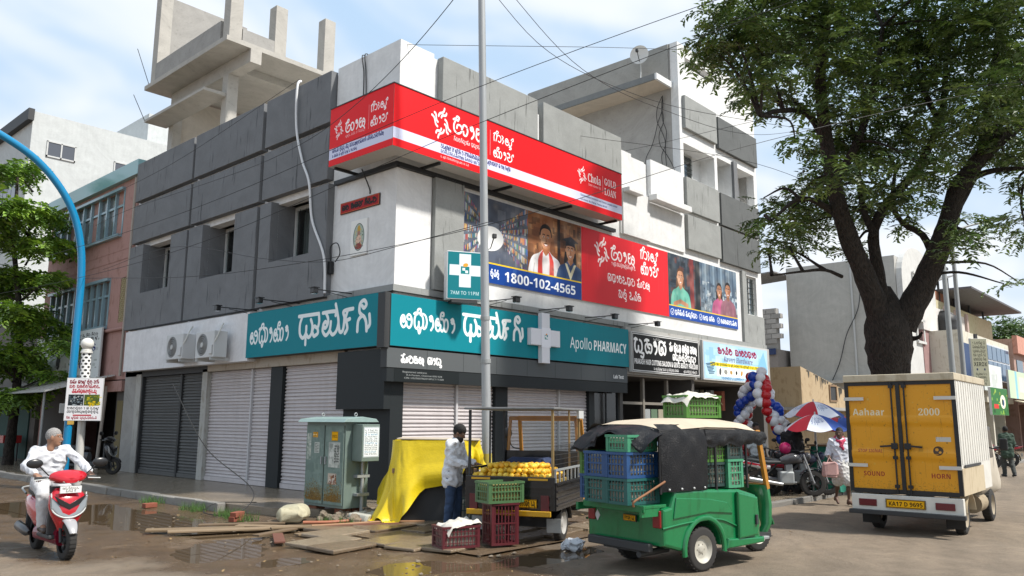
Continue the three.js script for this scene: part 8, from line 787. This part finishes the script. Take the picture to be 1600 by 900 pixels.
{ // passer-by with bag
  person({ label: 'man walking in white shirt, folded white dhoti and pink scarf', pos: [7.3, 0.0, 6.7], turn: -2.45, skin: [0.10, 0.052, 0.034], hair: [0.03, 0.028, 0.026], hairline: 0.025, yaw: 0.5, seed: 7, moustache: [0.03, 0.03, 0.03],
    J: { WR: [0.2, 0.98, 0.3], ER: [-0.03, 1.1, 0.25], WL: [0.05, 0.84, -0.26], EL: [-0.05, 1.1, -0.24], KL: [0.16, 0.5, -0.08], AL: [0.12, 0.085, -0.08], TL: [0.29, 0.04, -0.1], KR: [-0.02, 0.49, 0.08], AR: [-0.2, 0.14, 0.08], TR: [-0.06, 0.04, 0.09] },
    shirt: fab([0.62, 0.64, 0.7]), hem: 0.1, sleeve: 0.15, loose: 0.022, dhoti: fab([0.62, 0.61, 0.58]), scarf: fab([0.5, 0.05, 0.11]), handR: { curl: 1.1 } });
  const f = withFrame(7.3, 6.7, 2.45), b = thing('carry_bag', 'pale pink cloth bag carried by the walking man', 'bag', f(0.26, 0.62, 0.33), -2.45); M('sack', jitter(new RoundedBoxGeometry(0.22, 0.34, 0.3, 5, 0.07), 0.022, 8).translate(0, 0.15, 0), fab([0.5, 0.3, 0.28]), b); M('handle', tube([[0, 0.3, -0.06], [-0.02, 0.4, 0], [0, 0.3, 0.06]], 0.012, 12, 5), fab([0.5, 0.3, 0.28]), b);
  person({ label: 'woman in black robe standing under the blue and red umbrellas', pos: [8.75, 0.1, 5.0], turn: -2.6, cell: 0.018, skin: [0.2, 0.11, 0.07], robe: fab([0.012, 0.012, 0.014]) });
  person({ label: 'man in white shirt standing by the balloon garland', pos: [8.55, 0.1, 4.15], turn: -2.2, cell: 0.018, skin: [0.12, 0.065, 0.04], hair: [0.012, 0.01, 0.009], shirt: fab([0.6, 0.6, 0.6]), sleeve: 0.1, hem: 0.1, trousers: fab([0.03, 0.03, 0.035]), shoes: MT.dark });
  person({ label: 'pedestrian in dark green clothes walking near the far motorcycles', pos: [20.7, 0, 7.42], turn: 0.6, cell: 0.02, skin: [0.12, 0.065, 0.04], hair: [0.012, 0.01, 0.009], shirt: fab([0.04, 0.07, 0.05]), sleeve: 0.2, hem: 0.2, trousers: fab([0.06, 0.065, 0.06]), shoes: MT.dark, J: { KL: [0.16, 0.5, -0.08], AL: [0.14, 0.085, -0.08], TL: [0.3, 0.04, -0.1], AR: [-0.18, 0.12, 0.08], TR: [-0.04, 0.04, 0.09] } });
  person({ label: 'man in pale shirt sitting on a far parked motorcycle', pos: [24.4, 0.25, 5.7], turn: 2.0, cell: 0.022, skin: [0.12, 0.065, 0.04], hair: [0.012, 0.01, 0.009], shirt: fab([0.45, 0.47, 0.5]), sleeve: 0.1, trousers: fab([0.05, 0.05, 0.06]), J: { P: [0.1, 0.62, 0], C: [0.14, 0.95, 0], N: [0.17, 1.1, 0], H: [0.2, 1.25, 0], SL: [0.15, 1.06, -0.17], SR: [0.15, 1.06, 0.17], EL: [0.3, 0.85, -0.25], ER: [0.3, 0.85, 0.25], WL: [0.55, 0.78, -0.22], WR: [0.55, 0.78, 0.22], HL: [0.1, 0.6, -0.1], HR: [0.1, 0.6, 0.1], KL: [0.5, 0.5, -0.2], KR: [0.5, 0.5, 0.2], AL: [0.45, 0.0, -0.2], AR: [0.45, 0.0, 0.2], TL: [0.6, -0.1, -0.2], TR: [0.6, -0.1, 0.2] } });
}
// umbrellas
{
  const uc = { b: mat(L3(0.02, 0.07, 0.32), { roughness: 0.7, side: THREE.DoubleSide }), w: new THREE.MeshStandardMaterial({ map: TX.umbrella, roughness: 0.7, side: THREE.DoubleSide }), r: mat(L3(0.45, 0.012, 0.03), { roughness: 0.7, side: THREE.DoubleSide }) };
  const umb = (label, pos, turn, order, y = 1.62) => { const o = thing('market_umbrella', label, 'umbrella', pos, turn, 'umbrellas over the roadside stall'); for (let k = 0; k < 8; k++) { const a0 = (k / 8) * 2 * Math.PI, a1 = ((k + 1) / 8) * 2 * Math.PI, p = [], uv = [], idx = [], n = 8, m = 6; for (let j = 0; j <= n; j++) for (let i = 0; i <= m; i++) { const v = j / n, u = i / m, a = lerp(a0, a1, u), sag = 0.06 * v * Math.sin(u * Math.PI), r = 0.74 * v * (1 - 0.06 * Math.sin(u * Math.PI)); p.push(Math.cos(a) * r, y + 0.36 * (1 - v ** 1.7) - sag, Math.sin(a) * r); uv.push(1 - u, 1 - v); } for (let j = 0; j < n; j++) for (let i = 0; i < m; i++) { const q = j * (m + 1) + i; idx.push(q, q + 1, q + m + 1, q + 1, q + m + 2, q + m + 1); } const g = new THREE.BufferGeometry(); g.setAttribute('position', new THREE.Float32BufferAttribute(p, 3)); g.setAttribute('uv', new THREE.Float32BufferAttribute(uv, 2)); g.setIndex(idx); g.computeVertexNormals(); M('canopy_panel', g, uc[order[k]], o); M('rib', bar([0, y + 0.35, 0], [Math.cos(a0) * 0.73, y - 0.0, Math.sin(a0) * 0.73], 0.006, 0.006, 4), MT.alu, o); } M('pole', bar([0, 0, 0], [0, y + 0.42, 0], 0.018), MT.alu, o); M('base', box(-0.2, 0.2, 0, 0.06, -0.2, 0.2, 0.02), MT.conc, o); };
  umb('blue, white and red umbrella in front, over the parked motorcycles', [8.4, 0.1, 5.75], 0.9, 'wrwbwrwb', 1.52); umb('blue, white and red umbrella behind, with pale grey panels', [9.75, 0.1, 5.2], 1.3, 'wrwbwrwb', 1.86); umb('red and white umbrella half hidden beside the yellow van', [11.3, 0.1, 5.3], 0.2, 'rwrbrwrb', 1.5);
  const tl = thing('green_stall_cloth', 'green cloth stall behind the walking man', 'stall', [9.9, 0.1, 5.6]); M('cloth', jitter(new THREE.BoxGeometry(1.4, 1.1, 0.7, 12, 10, 6), 0.04, 3).translate(0, 0.56, 0), fab([0.02, 0.2, 0.14]), tl); M('table_top', box(-0.75, 0.75, 1.1, 1.14, -0.4, 0.4), MT.wood, tl);
}
// balloon garland at the hardware shop
{
  const o = thing('balloon_garland', 'red, white and blue balloon garland at the shop entrance', 'balloons'), cols = [[0.45, 0.01, 0.015], [0.68, 0.68, 0.7], [0.01, 0.045, 0.32], [0.68, 0.68, 0.7]].map((c) => mat(L3(...c), { roughness: 0.22 })), bg = new THREE.SphereGeometry(0.125, 16, 12), kg = new THREE.ConeGeometry(0.02, 0.04, 6); const r = rngOf(17);
  const run = (pts, n, name) => { const c = new THREE.CatmullRomCurve3(pts.map((p) => V(...p))); for (let i = 0; i < n; i++) { const p = c.getPointAt(i / (n - 1)); for (let k = 0; k < 4; k++) { const a = (k / 4) * 2 * Math.PI + i * 0.55, m = M('balloon', bg, cols[k], o); m.position.set(p.x + Math.cos(a) * 0.13 + (r() - 0.5) * 0.03, p.y + Math.sin(a) * 0.13, p.z + Math.sin(a * 1.3) * 0.12); const s = 0.88 + r() * 0.26; m.scale.set(s, s * 1.08, s); m.rotation.set(r() * 6, r() * 6, r() * 6); } } };
  run([[10.0, 0.3, 3.12], [9.94, 1.2, 3.12], [9.85, 2.13, 3.22], [9.95, 2.9, 3.55]], 16); run([[9.6, 3.0, 3.8], [9.45, 2.5, 4.02], [9.6, 2.0, 4.22], [9.8, 1.4, 4.36], [9.95, 0.8, 4.45], [10.0, 0.3, 4.45]], 18);
  M('arch_frame', [tube([[10, 0.1, 3.12], [9.9, 2.1, 3.2], [9.95, 3.0, 3.6], [9.5, 2.5, 4.0], [9.8, 1.4, 4.36], [10, 0.1, 4.45]], 0.02, 40, 6)], MT.alu, o);
}
// debris at the corner
{
  const r = rngOf(23);
  const sack = tag(M('cement_sack', jitter(new RoundedBoxGeometry(0.78, 0.26, 0.5, 6, 0.12), 0.05, 4, 3), mat(L3(0.45, 0.42, 0.3), { map: texGrime, roughness: 0.9 })), 'lumpy off-white sack lying beside the cabinet', 'sack'); sack.position.set(-2.75, 0.16, 0.72); sack.rotation.y = 0.9;
  const sack2 = tag(M('cement_sack', jitter(new RoundedBoxGeometry(0.7, 0.12, 0.4, 6, 0.05), 0.04, 5, 9), mat(L3(0.4, 0.4, 0.36), { map: texGrime, roughness: 0.9 })), 'flattened grey sack among the rubble', 'sack'); sack2.position.set(-1.75, 0.1, 1.55); sack2.rotation.y = 0.4;
  const bm = mat(L3(0.24, 0.075, 0.045), { map: texGrime, roughness: 0.95 }), bgeo = jitter(new RoundedBoxGeometry(0.22, 0.075, 0.1, 2, 0.008), 0.004, 20); [[-3.3, 0.045, -0.2, 0.4, 'lower'], [-3.29, 0.12, -0.19, 0.5, 'upper'], [-3.35, 0.04, -3.6, 0.2, 'kerb']].forEach(([x, y, z, t, k]) => { const b = tag(M('brick', bgeo, bm), k === 'kerb' ? 'single red brick lying by the kerb puddle' : k + ' of two stacked red bricks on the road edge', 'brick'); b.position.set(x, y, z); b.rotation.y = t; b.scale.setScalar(1.25); });
  const pm = [[0.19, 0.135, 0.08], [0.145, 0.1, 0.06], [0.24, 0.175, 0.11], [0.14, 0.055, 0.035]].map((c) => mat(L3(...c), { map: texGrime, roughness: 0.85 }));
  [[-4.4, 0.5, 1.5, 0.25, -0.5, 0], [-4.2, 0.95, 1.6, 0.22, -0.42, 2], [-3.6, 0.55, 1.4, 0.18, -0.6, 1], [-3.35, 1.15, 1.3, 0.2, -0.9, 2], [-4.05, 2.4, 0.95, 0.16, 1.05, 3], [-2.9, 1.7, 1.5, 0.14, -0.35, 0], [-3.7, 1.75, 0.9, 0.14, 0.3, 1], [-3.1, 2.3, 1.1, 0.16, -0.1, 0], [-2.3, 2.1, 1.3, 0.12, -0.6, 3]].forEach(([x, z, l, w, t, k], i) => { const b = tag(M('timber_board', uvm(new RoundedBoxGeometry(l, 0.03, w, 1, 0.006)), pm[k]), ['longest pale board reaching out from the kerb over the puddle', 'cream board lying parallel to the longest pale board', 'brown board half across the long boards near bricks', 'cream board lying between the sack and long boards', 'short dark reddish board lying alone on wet mud', 'narrow pale board beside the salmon red hose', 'short brown board among the corner rubble', 'pale board lying on the flagstones near the puddle', 'dark reddish board beside the yellow tarpaulin'][i], 'board', 'broken boards at the wet corner'); b.position.set(x, 0.035 + 0.006 * (i % 3), z); b.rotation.set(0, t, (r() - 0.5) * 0.03); });
  const hose = (pts, c, l, rad = 0.028) => tag(M('plastic_hose', tube(pts, rad, 60, 7), mat(L3(...c), { roughness: 0.6, map: texGrime })), l, 'hose');
  hose([[-2.9, 0.07, 1.3], [-2.5, 0.07, 1.6], [-2.0, 0.08, 1.75], [-1.5, 0.07, 1.9], [-1.0, 0.06, 2.6]], [0.36, 0.13, 0.07], 'salmon red hose lying across the rubble'); hose([[-3.0, 0.06, 1.7], [-2.4, 0.06, 1.95], [-1.9, 0.06, 2.1], [-1.3, 0.06, 2.6]], [0.3, 0.16, 0.08], 'brown hose lying parallel to the red hose', 0.022); hose([[-2.6, 2.6, -4.6], [-2.75, 1.2, -2.5], [-2.5, 0.35, -1.0], [-2.9, 0.05, -0.9], [-3.2, 0.04, -1.6], [-2.8, 0.16, -1.9], [-2.2, 0.17, -1.4]], [0.02, 0.02, 0.02], 'thin black cable hanging down to the pavement', 0.01);
  const stones = []; for (let i = 0; i < 260; i++) { const t = r(), x = -2.1 + t * 1.4 + (r() - 0.5) * 0.7, z = 1.3 + (r() - 0.5) * 0.9 - t * 0.2, s = 0.02 + r() ** 2 * 0.07; stones.push(jitter(new THREE.IcosahedronGeometry(s, 1), s * 0.35, 9, i).translate(x, 0.04 + r() * 0.1 * (1 - Math.abs(t - 0.5)), z)); } for (let i = 0; i < 420; i++) { const x = -4.8 + r() * 6.5, z = -1.5 + r() * 7.5, s = 0.006 + r() ** 4 * 0.03; stones.push(new THREE.IcosahedronGeometry(s, 0).scale(1.3, 0.6, 1).translate(x, x > -2.4 && z > 0.4 ? 0.045 : 0.006, z)); } tag(M('rubble', join(stones), mat(L3(0.19, 0.155, 0.115), { roughness: 0.95 }), null, 'stuff'), 'loose stones and rubble around the cabinet foot', 'rubble');
  { const p = [], lm = [[0.24, 0.16, 0.07], [0.13, 0.085, 0.045]]; lm.forEach((c, k) => { const q = []; for (let i = 0; i < 160; i++) { const x = -6.5 + r() * 9, z = -2 + r() * 10, a = r() * 6.28, l = 0.02 + r() * 0.04, w = l * (k === 2 ? 0.8 : 0.4), y = (x > -2.4 && z > 0.6 && z < 5.6 ? 0.06 : 0.012) + r() * 0.006, t = (r() - 0.5) * 0.02; q.push(x, y, z, x + Math.cos(a) * l, y + t, z + Math.sin(a) * l, x + Math.cos(a) * l - Math.sin(a) * w, y + 0.008, z + Math.sin(a) * l + Math.cos(a) * w, x, y, z, x + Math.cos(a) * l - Math.sin(a) * w, y + 0.008, z + Math.sin(a) * l + Math.cos(a) * w, x - Math.sin(a) * w, y - t, z + Math.cos(a) * w); } const g = new THREE.BufferGeometry(); g.setAttribute('position', new THREE.Float32BufferAttribute(q, 3)); g.computeVertexNormals(); tag(M('ground_litter', g, mat(L3(...c), { side: THREE.DoubleSide }), null, 'stuff'), ['dry yellow leaves scattered on the wet ground', 'dark leaf scraps scattered on the wet ground', 'scraps of paper scattered on the wet ground'][k], 'litter'); }); }
  // tufts of grass at the kerb
  const gp = []; for (let i = 0; i < 900; i++) { const c = [[-3.05, -0.95], [-3.0, -2.4], [-3.15, -0.3], [-2.95, -4.4], [-2.4, 1.5]][Math.floor(r() * 5)], x = c[0] + (r() - 0.5) * 0.35, z = c[1] + (r() - 0.5) * 0.7, h = 0.07 + r() * 0.14, a = r() * 6.28, l = (r() - 0.5) * 0.12; gp.push(x - 0.006 * Math.cos(a), 0, z - 0.006 * Math.sin(a), x + 0.006 * Math.cos(a), 0, z + 0.006 * Math.sin(a), x + l, h, z + l * 0.7); } const gg = new THREE.BufferGeometry(); gg.setAttribute('position', new THREE.Float32BufferAttribute(gp, 3)); gg.computeVertexNormals(); tag(M('grass_tufts', gg, mat(L3(0.06, 0.13, 0.025), { side: THREE.DoubleSide }), null, 'stuff'), 'tufts of grass growing along the kerb', 'grass');
  const bag = tag(M('plastic_bag', jitter(new THREE.IcosahedronGeometry(0.13, 5).scale(1.4, 0.5, 1), 0.05, 9, 4), mat(L3(0.55, 0.58, 0.62), { roughness: 0.35 })), 'crumpled white plastic bag lying on the road', 'bag'); bag.position.set(-1.6, 0.06, 6.1);
}
renderer.render(scene, camera);
